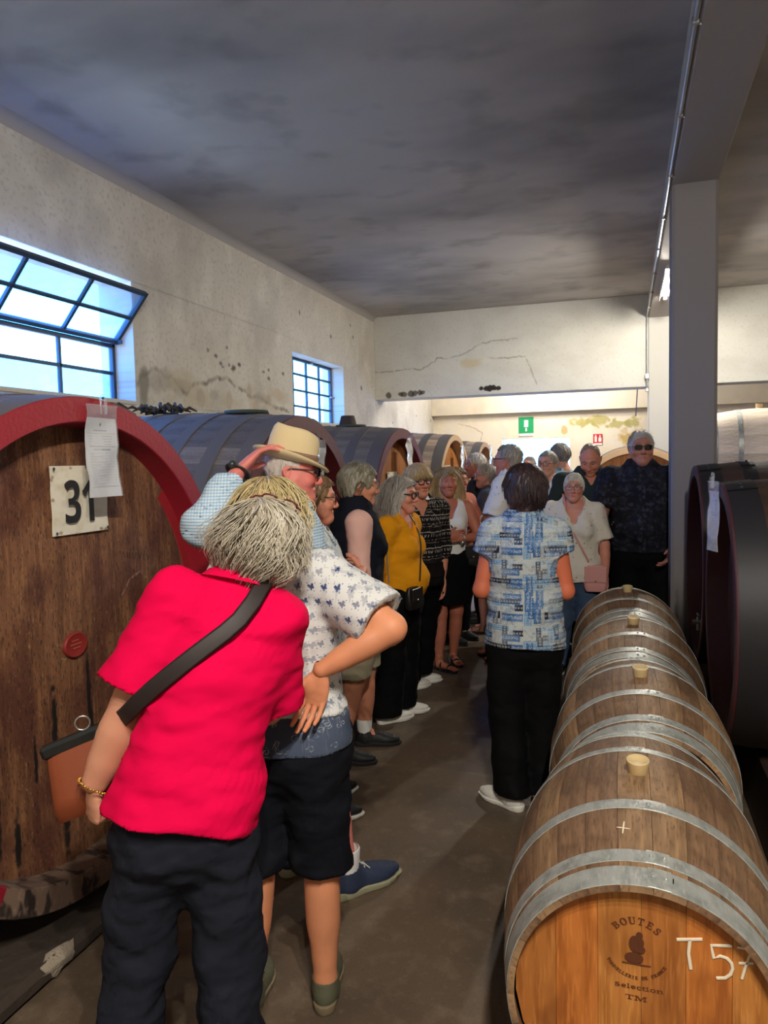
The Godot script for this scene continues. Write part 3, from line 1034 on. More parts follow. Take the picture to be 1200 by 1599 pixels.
func build_left_casks() -> void:
	var zs := [-2.18, -4.06, -6.12, -8.22, -10.1]
	var hoops := [[0.995, 0.86], [0.72, 0.62], [0.44, 0.35], [0.16, 0.07]]
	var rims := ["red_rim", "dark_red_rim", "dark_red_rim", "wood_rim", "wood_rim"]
	var what := ["nearest big cask on the left, bright red painted rim, number 31", "second big grey cask with a dark red rim, behind the man in the straw hat", "third big cask on the left, numbered 33, with a brown bung on top", "fourth big grey cask on the left with a natural wood rim, behind the blonde women", "farthest big cask on the left, pale grey and under the cross beam"]
	for k in 5:
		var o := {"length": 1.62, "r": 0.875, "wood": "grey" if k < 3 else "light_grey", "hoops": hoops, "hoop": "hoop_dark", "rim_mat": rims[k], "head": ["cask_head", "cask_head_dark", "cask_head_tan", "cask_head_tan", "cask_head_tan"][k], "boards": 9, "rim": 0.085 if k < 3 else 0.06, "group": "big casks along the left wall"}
		if k == 0:
			o.worn = 0.62
			o.band = 0.055
			o.band_from = -0.75
			o.band_to = 1.3
		if k == 4:
			o.r = 0.85
		cask(what[k], Vector3(FACE_X - 0.81, 0.07 if k == 0 else 0.1, zs[k]), PI / 2, o)
		# a wedge-shaped timber cradle under each cask
		var c := thing("cask_cradle", ["dark timber cradle under the cask numbered 31", "timber cradle under the second cask from the camera", "timber cradle under the third cask from the camera", "timber cradle under the fourth cask from the camera", "timber cradle under the farthest cask"][k], "cradle", Vector3(FACE_X - 0.81, 0.07 if k == 0 else 0.1, zs[k]), PI / 2, "cradles under the left casks")
		for s in [-0.42, 0.42]:
			for e in [-1, 1]:
				var g := Geo.new()
				var pts := PackedVector3Array()
				for zz in [-0.09, 0.09]:
					for a in 5:
						var xx := lerpf(0.25, 0.62, a / 4.0)
						var rr := 0.918
						pts.append(Vector3(e * xx, 0.91 - sqrt(rr * rr - xx * xx) + 0.004, s + zz))
				g.grid(pts, 2, 5, e < 0)
				for zz in [-0.09, 0.09]:
					var q := PackedVector3Array([Vector3(e * 0.25, 0, s + zz), Vector3(e * 0.62, 0, s + zz)])
					for a in range(4, -1, -1):
						var xx := lerpf(0.25, 0.62, a / 4.0)
						q.append(Vector3(e * xx, 0.91 - sqrt(0.918 * 0.918 - xx * xx) + 0.004, s + zz))
					g.poly(q, Vector3(0, 0, signf(zz)))
				g.quad(Vector3(e * 0.62, 0, s - 0.09), Vector3(e * 0.62, 0, s + 0.09), Vector3(e * 0.62, 0.25, s + 0.09), Vector3(e * 0.62, 0.25, s - 0.09))
				part("wedge", g.mesh(), mats.dark0, c)
	var hz := FACE_X - 0.095
	number_sign(Vector3(hz + 0.012, 1.385, -2.23), PI / 2 + 0.0, 0.29, 0.245, "31", "white card with the black number 31 nailed to the nearest cask")
	document_sleeve(Vector3(FACE_X + 0.012, 1.515, -2.25), PI / 2, 0.17, 0.33, "printed form in a clear plastic sleeve hanging from the red rim of cask 31", 3)
	number_sign(Vector3(hz + 0.012, 1.25, -6.06), PI / 2, 0.3, 0.28, "33", "white number card on the third cask, partly covered by a hanging form")
	document_sleeve(Vector3(FACE_X + 0.02, 1.46, -6.26), PI / 2, 0.17, 0.36, "white form in a sleeve hanging on the third cask beside its number card", 8, 0.02)
	number_sign(Vector3(hz + 0.012, 1.28, -8.14), PI / 2, 0.3, 0.28, "40", "white number card on the fourth cask above the blonde woman in white")
	document_sleeve(Vector3(FACE_X + 0.02, 1.44, -8.42), PI / 2, 0.17, 0.34, "white form in a sleeve hanging on the fourth cask with the natural wood rim", 12, 0.02)
	document_sleeve(Vector3(FACE_X + 0.02, 1.42, -4.2), PI / 2, 0.17, 0.34, "white form hanging on the second cask just beyond the straw hat", 5, 0.02)
	document_sleeve(Vector3(FACE_X + 0.02, 1.46, -10.3), PI / 2, 0.16, 0.32, "white form hanging on the farthest cask near the bright doorway", 6, 0.02)
	# oval seal
	var t := thing("oval_seal", "small dark red oval wax seal on the head of cask 31", "seal", Vector3(hz + 0.003, 0.985, -2.17), PI / 2)
	var g := Geo.new()
	g.lathe(PackedVector2Array([Vector2(0.0005, 0.007), Vector2(0.8, 0.0065), Vector2(0.9, 0.011), Vector2(1.0, 0.009), Vector2(1.02, 0.0)]), Transform3D(Basis(Vector3(0.058, 0, 0), Vector3(0, 0, 1), Vector3(0, 0.045, 0)), Vector3.ZERO), 32)
	part("disc", g.mesh(), mat(srgb(140, 40, 36), 0.5), t)
	g = Geo.new()
	for q in 3:
		g.box(Vector3(-0.004 + q * 0.003, 0.016 - q * 0.014, 0.008), Vector3(0.055 - absf(q - 1) * 0.02, 0.005, 0.003), 0.001)
	part("raised_lettering", g.mesh(), mat(srgb(166, 84, 66), 0.5), t)
	# things lying on the casks
	g = Geo.new()
	for q in 46:
		var a := Vector3(rng.randf_range(-0.14, 0.14), rng.randf_range(0.0, 0.03), rng.randf_range(-0.2, 0.2))
		var d := Vector3(rng.randf_range(-0.1, 0.1), 0, rng.randf_range(-0.12, 0.12))
		g.tube(PackedVector3Array([a, a + d * 0.5 + Vector3(0, rng.randf_range(0.01, 0.035), 0), a + d]), PackedFloat32Array([0.006, 0.011, 0.004]), 5)
	var rag := part("rag", g.mesh(), mat(srgb(70, 62, 54), 0.95), self)
	rag.position = Vector3(-2.75, 1.945, -4.0)
	tag(rag, "crumpled dark rag lying on top of the second cask", "rag")
	for q in [[Vector3(-2.3, 1.925, -6.12), "brown tapered bung standing on top of the third cask", srgb(66, 54, 50)], [Vector3(-2.2, 1.925, -4.05), "flat dark bung plate on top of the second cask", srgb(52, 50, 52)]]:
		var b := thing("cask_bung", q[1], "bung", q[0] + Vector3(0, 0.0, 0))
		g = Geo.new()
		var tall := 0.1 if q[2].r > 0.22 else 0.02
		g.lathe(PackedVector2Array([Vector2(0.001, tall), Vector2(0.055, tall), Vector2(0.06, tall - 0.008), Vector2(0.085, -0.012), Vector2(0.001, -0.012)]), Transform3D(), 20, false)
		part("stopper", g.mesh(), mat(q[2], 0.8), b)
		g = Geo.new()
		g.lathe(PackedVector2Array([Vector2(0.001, 0.024), Vector2(0.13, 0.018), Vector2(0.14, -0.006), Vector2(0.001, -0.012)]), Transform3D(Basis(), Vector3(0.03, 0, 0.01)), 20)
		part("cloth_washer", g.mesh(), mat(srgb(64, 76, 70), 0.9), b)

func build_barrels() -> void:
	var zs := [-2.11, -3.06, -4.02, -4.98]
	var xs := [0.035, 0.06, 0.045, 0.02]
	var what := ["nearest oak barrel with an orange head chalked T57 and a stamped emblem", "second oak barrel in the row, directly behind the one chalked T57", "third oak barrel in the row from the camera", "fourth oak barrel in the row, nearest the legs of the man in dark"]
	for k in 4:
		var b := barrique(what[k], Vector3(xs[k], 0.05, zs[k]), [0.0, 0.02, -0.02, 0.03][k], "oak", mats.head_oak if k == 0 else mats.head_old, "barrels in the row on the right", deg_to_rad([2.0, -3.0, 0.0, 2.0][k]))
		if k == 0:
			mark_barrel(b)
	for k in 2:
		var g := Geo.new()
		g.box(Vector3(0, 0, 0), Vector3(0.09, 0.08, 3.9), 0.008)
		var r := part("barrel_rail", g.mesh(), mats.dark1, self)
		r.position = Vector3(0.04 + (k * 2 - 1) * 0.16, 0.04, -3.55)
		tag(r, ["timber rail under the left side of the barrel row", "timber rail under the right side of the barrel row"][k], "rail")
	barrique("pale oak barrel on the floor behind the tall dark-shirted man", Vector3(-0.03, 0.05, -7.0), 0.0, "pale_oak", mats.head_oak, "pale barrels beyond the row")
	barrique("pale oak barrel on the upper tier beside the man holding the phone", Vector3(-0.08, 0.3, -8.35), 0.0, "pale_oak", mats.head_old, "pale barrels beyond the row")
	var st := Geo.new()
	for s in [-0.3, 0.3]:
		st.box(Vector3(0, 0.16, s), Vector3(0.62, 0.32, 0.1), 0.01)
	var stand := part("barrel_stand", st.mesh(), mats.oak1, self)
	stand.position = Vector3(-0.08, 0, -8.35)
	tag(stand, "wooden stand under the upper tier barrel beside the man with the phone", "stand")

func arc_text(g: Geo, s: String, r: float, mid: float, step: float, size: float, c: Vector3, inward := false) -> void:
	for k in s.length():
		if s[k] == " ":
			continue
		var a := mid + (k - (s.length() - 1) * 0.5) * step * (-1.0 if not inward else 1.0)
		var m := letters(s[k], size, 0.0008, true, true)
		var turn := a - PI / 2 if not inward else a + PI / 2
		g.add(m, Transform3D(Basis(Vector3.BACK, turn), c + Vector3(cos(a) * r, sin(a) * r, 0)))

func stroke(g: Geo, pts: Array, c: Vector3, w: float) -> void:
	var p := PackedVector3Array()
	var r := PackedFloat32Array()
	for q in pts:
		p.append(c + Vector3(q[0], q[1], 0))
		r.append(w)
	g.tube(p, r, 6, 0.3, Vector3.BACK)

func mark_barrel(b: Node3D) -> void:
	var z := 0.475 - 0.032 + 0.0012
	var c := Vector3(-0.01, 0.35 + 0.13, z)
	var g := Geo.new()
	arc_text(g, "BOUTES", 0.064, PI / 2, 0.30, 0.022, c)
	arc_text(g, "TONNELLERIE DE FRANCE", 0.068, -PI / 2, 0.104, 0.0098, c, true)
	g.add(letters("Selection", 0.016, 0.0008, false, true), Transform3D(Basis().scaled(Vector3(1.5, 0.8, 1)), c + Vector3(0.005, -0.09, 0)))
	g.add(letters("TM", 0.018, 0.0008, false, true), Transform3D(Basis().scaled(Vector3(1.7, 0.8, 1)), c + Vector3(0.0, -0.115, 0)))
	# the small kneeling figure of the emblem
	for q in [[0.006, 0.031, 0.0075, 0.009, 1], [-0.004, 0.011, 0.012, 0.019, 2], [0.008, 0.0, 0.011, 0.009, 3], [-0.005, -0.021, 0.02, 0.013, 4], [0.01, 0.016, 0.006, 0.01, 5]]:
		var pts := PackedVector3Array()
		for a in 14:
			pts.append(c + Vector3(q[0] + cos(TAU * a / 14) * q[2], q[1] + sin(TAU * a / 14) * q[3], 0.0003 + q[4] * 0.0004))
		g.poly(pts, Vector3.BACK)
	g.bar(c + Vector3(-0.03, -0.036, 0), c + Vector3(0.03, -0.036, 0), 0.0016, 5)
	part("burnt_stamp", g.mesh(), mats.stamp, b)
	g = Geo.new()
	var h := Vector3(0.085, 0.345 + 0.105, z)
	stroke(g, [[-0.012, 0.066], [0.04, 0.076]], h, 0.0042)
	stroke(g, [[0.015, 0.07], [0.012, 0.04], [0.017, 0.004]], h, 0.0042)
	stroke(g, [[0.098, 0.072], [0.058, 0.066], [0.062, 0.038], [0.075, 0.045], [0.088, 0.043], [0.097, 0.034], [0.1, 0.022], [0.096, 0.008], [0.086, -0.002], [0.068, -0.006]], h, 0.0042)
	stroke(g, [[0.108, 0.072], [0.136, 0.07], [0.126, 0.035], [0.118, 0.002]], h, 0.0034)
	stroke(g, [[0.112, 0.036], [0.14, 0.042]], h, 0.0034)
	part("chalk_writing", g.mesh(), mats.chalk, b)
	# a chalked cross on the staves and two ticks on the front hoop
	g = Geo.new()
	var rad := func(s: float) -> float: return 0.35 - (0.35 - 0.292) * pow(absf(s), 1.9)
	for q in [[-0.016, 0.0, 0.016, 0.006], [0.002, -0.022, -0.002, 0.024]]:
		var p := PackedVector3Array()
		for a in 5:
			var s := (0.285 + lerpf(q[1], q[3], a / 4.0)) / 0.475
			var w := -0.115 + lerpf(q[0], q[2], a / 4.0) / 0.33
			var r: float = rad.call(s) + 0.0008
			p.append(Vector3(sin(w) * r, 0.35 + cos(w) * r, s * 0.475))
		g.tube(p, PackedFloat32Array([0.0018, 0.0022, 0.002, 0.0022, 0.0012]), 6, 0.5)
	part("chalk_cross", g.mesh(), mats.chalk, b)
	g = Geo.new()
	for q in 2:
		var p := PackedVector3Array()
		for a in 2:
			var s := (0.436 + a * 0.014) / 0.475
			var w := 0.2 + q * 0.02
			var r: float = rad.call(s) + 0.004
			p.append(Vector3(sin(w) * r, 0.35 + cos(w) * r, s * 0.475))
		g.tube(p, PackedFloat32Array([0.0015, 0.0015]), 5, 0.5)
	part("ink_ticks", g.mesh(), mats.ink, b)

func build_right_side() -> void:
	var hoops := [[0.99, 0.80], [0.62, 0.5], [0.3, 0.18]]
	var o := {"length": 1.2, "r": 0.56, "belly": 0.035, "staves": 34, "wood": "dark", "hoops": hoops, "hoop": "hoop_black", "rim_mat": "wine_rim", "head": "cask_head_dark", "boards": 7, "rim": 0.06, "group": "dark casks on the right"}
	cask("dark cask on the right edge with a white paper strip hanging on it", Vector3(1.0, 0.335, -3.55), -PI / 2, o)
	o.r = 0.585
	cask("dark cask just in front of the square pillar", Vector3(1.0, 0.345, -4.80), -PI / 2, o)
	for k in 2:
		var g := Geo.new()
		g.box(Vector3.ZERO, Vector3(0.16, 0.345, 2.4), 0.01)
		var r := part("cask_beam", g.mesh(), mats.dark2, self)
		r.position = Vector3(0.62 + 0.76 * k, 0.1725, -4.2)
		tag(r, ["heavy dark timber under the front ends of the right casks", "heavy dark timber under the rear ends of the right casks"][k], "timber")
	document_sleeve(Vector3(0.375, 1.19, -3.58), -PI / 2 + 0.28, 0.11, 0.31, "narrow white form in a sleeve hanging on the dark right cask", 21, 0.008)
	# tap low on the second cask
	var t := thing("cask_tap", "small metal tap low on the dark cask beside the pillar", "tap", Vector3(0.49, 0.62, -4.75), -PI / 2)
	var g := Geo.new()
	g.bar(Vector3(0, 0, -0.03), Vector3(0, 0, 0.1), 0.014, 10)
	g.bar(Vector3(0, 0.03, 0.07), Vector3(0, -0.05, 0.07), 0.011, 10)
	part("spout", g.mesh(), mats.zinc, t)
	g = Geo.new()
	g.box(Vector3(0, 0.045, 0.07), Vector3(0.07, 0.012, 0.016), 0.004)
	part("handle", g.mesh(), mats.zinc, t)
	g = Geo.new()
	g.box(Vector3(0, 0, -0.02), Vector3(0.09, 0.09, 0.04), 0.006)
	part("tap_block", g.mesh(), mats.white_paint, t)
	# pyramid of pale barrels in the right bay
	var spots := [[Vector3(1.2, 0.0, -7.14), "pale barrel on the floor of the stack behind the dark casks, near side"], [Vector3(1.2, 0.0, -7.86), "pale barrel on the floor of the stack behind the dark casks, far side"], [Vector3(1.22, 0.62, -7.5), "pale barrel in the middle tier of the stack behind the dark casks"], [Vector3(1.16, 1.325, -7.5), "grey-white barrel on top of the stack right of the square pillar"]]
	for k in 4:
		barrique(spots[k][1], spots[k][0], PI / 2, "bleached" if k > 1 else "pale_oak", mats.head_oak, "stacked pale barrels in the right bay", 0.3 * k)
	g = Geo.new()
	g.box(Vector3(0, 0, 0), Vector3(0.86, 0.13, 0.06), 0.005)
	for s in [-0.2, 0.2]:
		var r := part("bearer", g.mesh(), mats.oak2, self)
		r.position = Vector3(1.2, 1.322, -7.5 + s)
		tag(r, "wooden bearer between the two top barrels of the stack, %s" % ("far side" if s < 0 else "near side"), "bearer")
	# big pale vat whose round head faces the camera
	cask("big tan cask with its round head to the room, behind the tall man", Vector3(0.13, 0.25, -9.75), 0.0, {"length": 1.3, "r": 0.72, "belly": 0.03, "staves": 40, "wood": "light_grey", "hoops": [[0.97, 0.88], [0.6, 0.5]], "hoop": "hoop_dark", "rim_mat": "wood_rim", "head": "head_oak", "boards": 8, "rim": 0.07})
	g = Geo.new()
	for s in [-0.4, 0.4]:
		g.box(Vector3(0, 0.13, s), Vector3(1.0, 0.26, 0.12), 0.01)
	var v := part("cask_stand", g.mesh(), mats.oak1, self)
	v.position = Vector3(0.13, 0, -9.75)
	tag(v, "timber stand under the big tan cask at the back", "stand")

func build_fittings() -> void:
	# conduit along the edge of the long beam, then down the rear pillar
	var t := thing("conduit", "thin grey metal conduit along the edge of the long beam", "pipe", Vector3.ZERO)
	var g := Geo.new()
	g.bar(Vector3(0.285, 3.432, 3.9), Vector3(0.285, 3.432, -10.42), 0.012, 8)
	part("pipe", g.mesh(), mats.zinc, t)
	g = Geo.new()
	g.bar(Vector3(0.285, 3.45, 3.9), Vector3(0.285, 3.46, -10.42), 0.007, 8)
	part("cable", g.mesh(), mats.black, t)
	for k in 9:
		g = Geo.new()
		g.box(Vector3(0.286, 3.432, -2.6 - k * 0.9), Vector3(0.03, 0.034, 0.022), 0.004)
		g.ball(Vector3(0.305, 3.415, -2.6 - k * 0.9), Vector3(0.007, 0.007, 0.007), 6)
		part("clamp", g.mesh(), mats.zinc, t)
	t = thing("down_pipe", "thin grey conduit running down the rear pillar to a small box", "pipe", Vector3(0.285, 0, -10.44))
	g = Geo.new()
	g.tube(PackedVector3Array([Vector3(0, 3.44, 0), Vector3(0, 2.62, 0), Vector3(0, 2.5, -0.0)]), PackedFloat32Array([0.012, 0.012, 0.012]), 8)
	part("pipe", g.mesh(), mats.zinc, t)
	g = Geo.new()
	g.box(Vector3(0, 2.66, 0.0), Vector3(0.05, 0.07, 0.04), 0.005)
	g.box(Vector3(0, 2.48, 0.0), Vector3(0.04, 0.05, 0.04), 0.005)
	part("junction_box", g.mesh(), mats.zinc, t)
	g = Geo.new()
	g.bar(Vector3(-0.12, 2.5, 0), Vector3(-0.14, 2.14, 0), 0.008, 6)
	part("hanging_lead", g.mesh(), mats.iron, t)
	# signs on the far wall
	t = thing("exit_sign", "square green emergency sign with a white lamp symbol above the doorway", "sign", Vector3(-1.73, 2.22, -13.995))
	g = Geo.new()
	g.box(Vector3(0, 0.01, 0.008), Vector3(0.27, 0.3, 0.014), 0.003)
	part("plate", g.mesh(), mat(srgb(0, 150, 90), 0.4), t)
	g = Geo.new()
	g.box(Vector3(0, 0.04, 0.016), Vector3(0.075, 0.13, 0.003), 0.001)
	g.box(Vector3(0, -0.055, 0.016), Vector3(0.03, 0.035, 0.003), 0.001)
	g.ball(Vector3(0, -0.085, 0.016), Vector3(0.02, 0.02, 0.002), 8)
	part("symbol", g.mesh(), mats.white_paint, t)
	g = Geo.new()
	g.box(Vector3(0, -0.165, 0.008), Vector3(0.27, 0.05, 0.012), 0.002)
	part("caption_strip", g.mesh(), mats.white_paint, t)
	t = thing("fire_sign", "small red fire extinguisher sign on the far wall", "sign", Vector3(-0.455, 1.945, -13.995))
	g = Geo.new()
	g.box(Vector3(0, 0.0, 0.006), Vector3(0.16, 0.165, 0.012), 0.002)
	part("plate", g.mesh(), mat(srgb(206, 22, 48), 0.4), t)
	g = Geo.new()
	g.box(Vector3(-0.035, -0.01, 0.013), Vector3(0.04, 0.1, 0.003), 0.001)
	g.ball(Vector3(-0.035, 0.055, 0.013), Vector3(0.014, 0.014, 0.002), 8)
	g.box(Vector3(0.038, -0.02, 0.013), Vector3(0.05, 0.075, 0.003), 0.001)
	g.box(Vector3(0.038, 0.04, 0.013), Vector3(0.02, 0.04, 0.003), 0.001)
	part("symbol", g.mesh(), mats.white_paint, t)
	g = Geo.new()
	g.box(Vector3(0, -0.1, 0.006), Vector3(0.16, 0.035, 0.01), 0.002)
	part("caption_strip", g.mesh(), mats.white_paint, t)
	# chipped pale patch on the plinth edge
	g = Geo.new()
	g.box(Vector3.ZERO, Vector3(0.012, 0.008, 0.1), 0.003)

# ---------------------------------------------------------------- smooth bodies: distances to tapered elliptical bones on a grid, meshed with surface nets
class Field:
	const FAR := 9.0
	var h: float
	var o: Vector3
	var nx: int
	var ny: int
	var nz: int
	var nxy: int
	var d: PackedFloat32Array
	var seen := PackedInt32Array()

	func _init(lo: Vector3, hi: Vector3, cell: float) -> void:
		h = cell
		o = lo - Vector3.ONE * cell * 2.0
		var s := (hi - o) / cell
		nx = int(s.x) + 4
		ny = int(s.y) + 4
		nz = int(s.z) + 4
		nxy = nx * ny
		d = PackedFloat32Array()
		d.resize(nxy * nz)
		d.fill(FAR)

	static func smooth(r: Array, f: float) -> float:
		var x := f * (r.size() - 1)
		var k := mini(int(x), r.size() - 2)
		var t := x - k
		t = t * t * (3.0 - 2.0 * t) * 0.5 + t * 0.5
		return lerpf(r[k], r[k + 1], t)

	# from a to b; ra along x (across), rb along the third axis; flat: 1 flat start, 2 flat end; op: 0 join, 1 cut away
	func bone(a: Vector3, b: Vector3, x: Vector3, ra: Array, rb: Array, k := 0.02, flat := 0, op := 0) -> void:
		var ax := b - a
		var length := maxf(ax.length(), 0.0005)
		ax /= length
		x = x - ax * x.dot(ax)
		if x.length() < 0.01:
			x = ax.cross(Vector3(0.31, 0.2, 0.9))
		x = x.normalized()
		var zz := ax.cross(x)
		const N := 64
		var ia := PackedFloat32Array()
		var ib := PackedFloat32Array()
		var mn := PackedFloat32Array()
		var big := 0.0
		for q in N:
			var f := q / float(N - 1)
			var r1 := smooth(ra, f)
			var r2 := smooth(rb, f)
			ia.append(1.0 / r1)
			ib.append(1.0 / r2)
			mn.append(minf(r1, r2))
			big = maxf(big, maxf(r1, r2))
		var band := 3.0 * h + k
		var ext := Vector3.ONE * (big + band)
		var lo := (a.min(b) - ext - o) / h
		var hi := (a.max(b) + ext - o) / h
		var x0 := maxi(1, int(lo.x))
		var x1 := mini(nx - 3, int(hi.x) + 1)
		var y0 := maxi(1, int(lo.y))
		var y1 := mini(ny - 3, int(hi.y) + 1)
		var z0 := maxi(1, int(lo.z))
		var z1 := mini(nz - 3, int(hi.z) + 1)
		var ds := ax.x * h
		var du := x.x * h
		var dv := zz.x * h
		var scale := (N - 1) / length
		var ik4 := 0.25 / maxf(k, 0.0001)
		for z in range(z0, z1 + 1):
			for y in range(y0, y1 + 1):
				var p := o + Vector3(x0, y, z) * h - a
				var s := p.dot(ax)
				var u := p.dot(x)
				var v := p.dot(zz)
				var at := x0 + nx * y + nxy * z
				for q in range(x0, x1 + 1):
					var dd := 0.0
					var e := 0.0
					if s < 0.0:
						e = -s
						var r := u * u * ia[0] * ia[0] + v * v * ib[0] * ib[0]
						if flat & 1:
							dd = maxf((sqrt(r) - 1.0) * mn[0], e)
						else:
							dd = (sqrt(r + e * e / (mn[0] * mn[0])) - 1.0) * mn[0]
					elif s > length:
						e = s - length
						var r := u * u * ia[N - 1] * ia[N - 1] + v * v * ib[N - 1] * ib[N - 1]
						if flat & 2:
							dd = maxf((sqrt(r) - 1.0) * mn[N - 1], e)
						else:
							dd = (sqrt(r + e * e / (mn[N - 1] * mn[N - 1])) - 1.0) * mn[N - 1]
					else:
						var j := int(s * scale)
						var pu := u * ia[j]
						var pv := v * ib[j]
						dd = (sqrt(pu * pu + pv * pv) - 1.0) * mn[j]
						if flat & 1 and dd < 0.0:
							dd = maxf(dd, -s)
						if flat & 2 and dd < 0.0:
							dd = maxf(dd, s - length)
					if dd < band:
						var was := d[at]
						if op == 0:
							if was == FAR:
								seen.append(at)
								d[at] = dd
							else:
								var g := k - absf(was - dd)
								d[at] = minf(was, dd) - (g * g * ik4 if g > 0.0 else 0.0)
						elif was != FAR:
							var g := k - absf(was + dd)
							d[at] = maxf(was, -dd) + (g * g * ik4 if g > 0.0 else 0.0)
					s += ds
					u += du
					v += dv
					at += 1

	func limb(a: Vector3, b: Vector3, r0: float, r1: float, k := 0.02, flat := 0, op := 0) -> void:
		bone(a, b, Vector3(0.9, 0.1, 0.3), [r0, (r0 + r1) * 0.5, r1], [r0, (r0 + r1) * 0.5, r1], k, flat, op)

	func ball(c: Vector3, r: Vector3, k := 0.01, op := 0) -> void:
		# an axis-aligned ellipsoid
		var band := 3.0 * h + k
		var m := minf(r.x, minf(r.y, r.z))
		var lo := (c - r - Vector3.ONE * band - o) / h
		var hi := (c + r + Vector3.ONE * band - o) / h
		var ik4 := 0.25 / maxf(k, 0.0001)
		for z in range(maxi(1, int(lo.z)), mini(nz - 3, int(hi.z) + 1) + 1):
			for y in range(maxi(1, int(lo.y)), mini(ny - 3, int(hi.y) + 1) + 1):
				for x in range(maxi(1, int(lo.x)), mini(nx - 3, int(hi.x) + 1) + 1):
					var dd := (((o + Vector3(x, y, z) * h - c) / r).length() - 1.0) * m
					if dd < band:
						var at := x + nx * y + nxy * z
						var was := d[at]
						if op == 0:
							if was == FAR:
								seen.append(at)
								d[at] = dd
							else:
								var g := k - absf(was - dd)
								d[at] = minf(was, dd) - (g * g * ik4 if g > 0.0 else 0.0)
						elif was != FAR:
							var g := k - absf(was + dd)
							d[at] = maxf(was, -dd) + (g * g * ik4 if g > 0.0 else 0.0)

	func where(at: int) -> Vector3:
		return o + Vector3(at % nx, (at / nx) % ny, at / nxy) * h

	# keeps what lies on the inner side of the plane n.p < c
	func keep(n: Vector3, c: float) -> void:
		for at in seen:
			var s := n.dot(where(at)) - c
			if s > d[at]:
				d[at] = s

	# folds: noise stretched by s, as deep as amp
	func crease(f: FastNoiseLite, s: Vector3, amp: float) -> void:
		for at in seen:
			if absf(d[at]) < 4.0 * h:
				var p := where(at) * s
				d[at] += f.get_noise_3dv(p) * amp

	func emit(g: Geo, x: Transform3D, paint: Variant = null) -> void:
		var map := {}
		var cap := 2.6 * h
		var near := 2.3 * h
		for at in seen:
			var d0 := d[at]
			if d0 > near or d0 < -near:
				continue
			var d1 := d[at + 1]
			var d2 := d[at + nx]
			var d3 := d[at + nx + 1]
			var d4 := d[at + nxy]
			var d5 := d[at + nxy + 1]
			var d6 := d[at + nxy + nx]
			var d7 := d[at + nxy + nx + 1]
			var lo := minf(minf(minf(d0, d1), minf(d2, d3)), minf(minf(d4, d5), minf(d6, d7)))
			if lo >= 0.0 or maxf(maxf(maxf(d0, d1), maxf(d2, d3)), maxf(maxf(d4, d5), maxf(d6, d7))) < 0.0:
				continue
			d0 = minf(d0, cap)
			d1 = minf(d1, cap)
			d2 = minf(d2, cap)
			d3 = minf(d3, cap)
			d4 = minf(d4, cap)
			d5 = minf(d5, cap)
			d6 = minf(d6, cap)
			d7 = minf(d7, cap)
			var gr := Vector3(d1 + d3 + d5 + d7 - d0 - d2 - d4 - d6, d2 + d3 + d6 + d7 - d0 - d1 - d4 - d5, d4 + d5 + d6 + d7 - d0 - d1 - d2 - d3) * 0.25
			var mid := (d0 + d1 + d2 + d3 + d4 + d5 + d6 + d7) * 0.125
			var l2 := maxf(gr.length_squared(), 0.000001)
			var off := (-gr * mid / l2).clamp(Vector3.ONE * -0.5, Vector3.ONE * 0.5)
			var p := where(at) + (off + Vector3.ONE * 0.5) * h
			if paint != null:
				g.tint = paint.call(p)
			map[at] = g.put(x * p, (x.basis * gr).normalized())
		for at in seen:
			var d0 := d[at]
			if d0 > near or d0 < -near:
				continue
			var inside := d0 < 0.0
			for e in 3:
				var st: int = [1, nx, nxy][e]
				if (d[at + st] < 0.0) == inside:
					continue
				var s1: int = [nx, nxy, 1][e]
				var s2: int = [nxy, 1, nx][e]
				if not (map.has(at) and map.has(at - s1) and map.has(at - s2) and map.has(at - s1 - s2)):
					continue
				var a: int = map[at]
				var b: int = map[at - s1]
				var c: int = map[at - s1 - s2]
				var f: int = map[at - s2]
				if inside:
					g.i.append_array([a, c, b, a, f, c])
				else:
					g.i.append_array([a, b, c, a, c, f])

# ---------------------------------------------------------------- people: local forward is -z, right is +x
var folds: FastNoiseLite

const WIDE := [0.168, 0.172, 0.168, 0.15, 0.148, 0.158, 0.165, 0.15, 0.085]
const DEEP := [0.118, 0.122, 0.118, 0.108, 0.108, 0.118, 0.118, 0.098, 0.07]

# half width and half depth of the trunk at a height given as a share of the body height (0.46 crotch, 0.85 base of the neck)
func trunk(table: Array, from: float, to: float, add: float, times: float) -> Array:
	var r := []
	for q in 12:
		var y := lerpf(from, to, q / 11.0)
		r.append(Field.smooth(table, clampf((y - 0.46) / 0.39, 0.0, 1.0)) * times + add)
	return r

func lin(c: Color) -> Color:
	return c.srgb_to_linear()

func cloth(col: Color, tex: Texture2D = null, scale := 1.0, weave := 0.03) -> StandardMaterial3D:
	var m := bumpy(mat(col, 0.88, 0.0, tex), 0.12, weave, Vector3.ONE * scale, 9)
	m.metallic_specular = 0.25
	m.rim_enabled = col.v > 0.3 and tex == null
	m.rim = 0.2
	m.rim_tint = 0.6
	return m

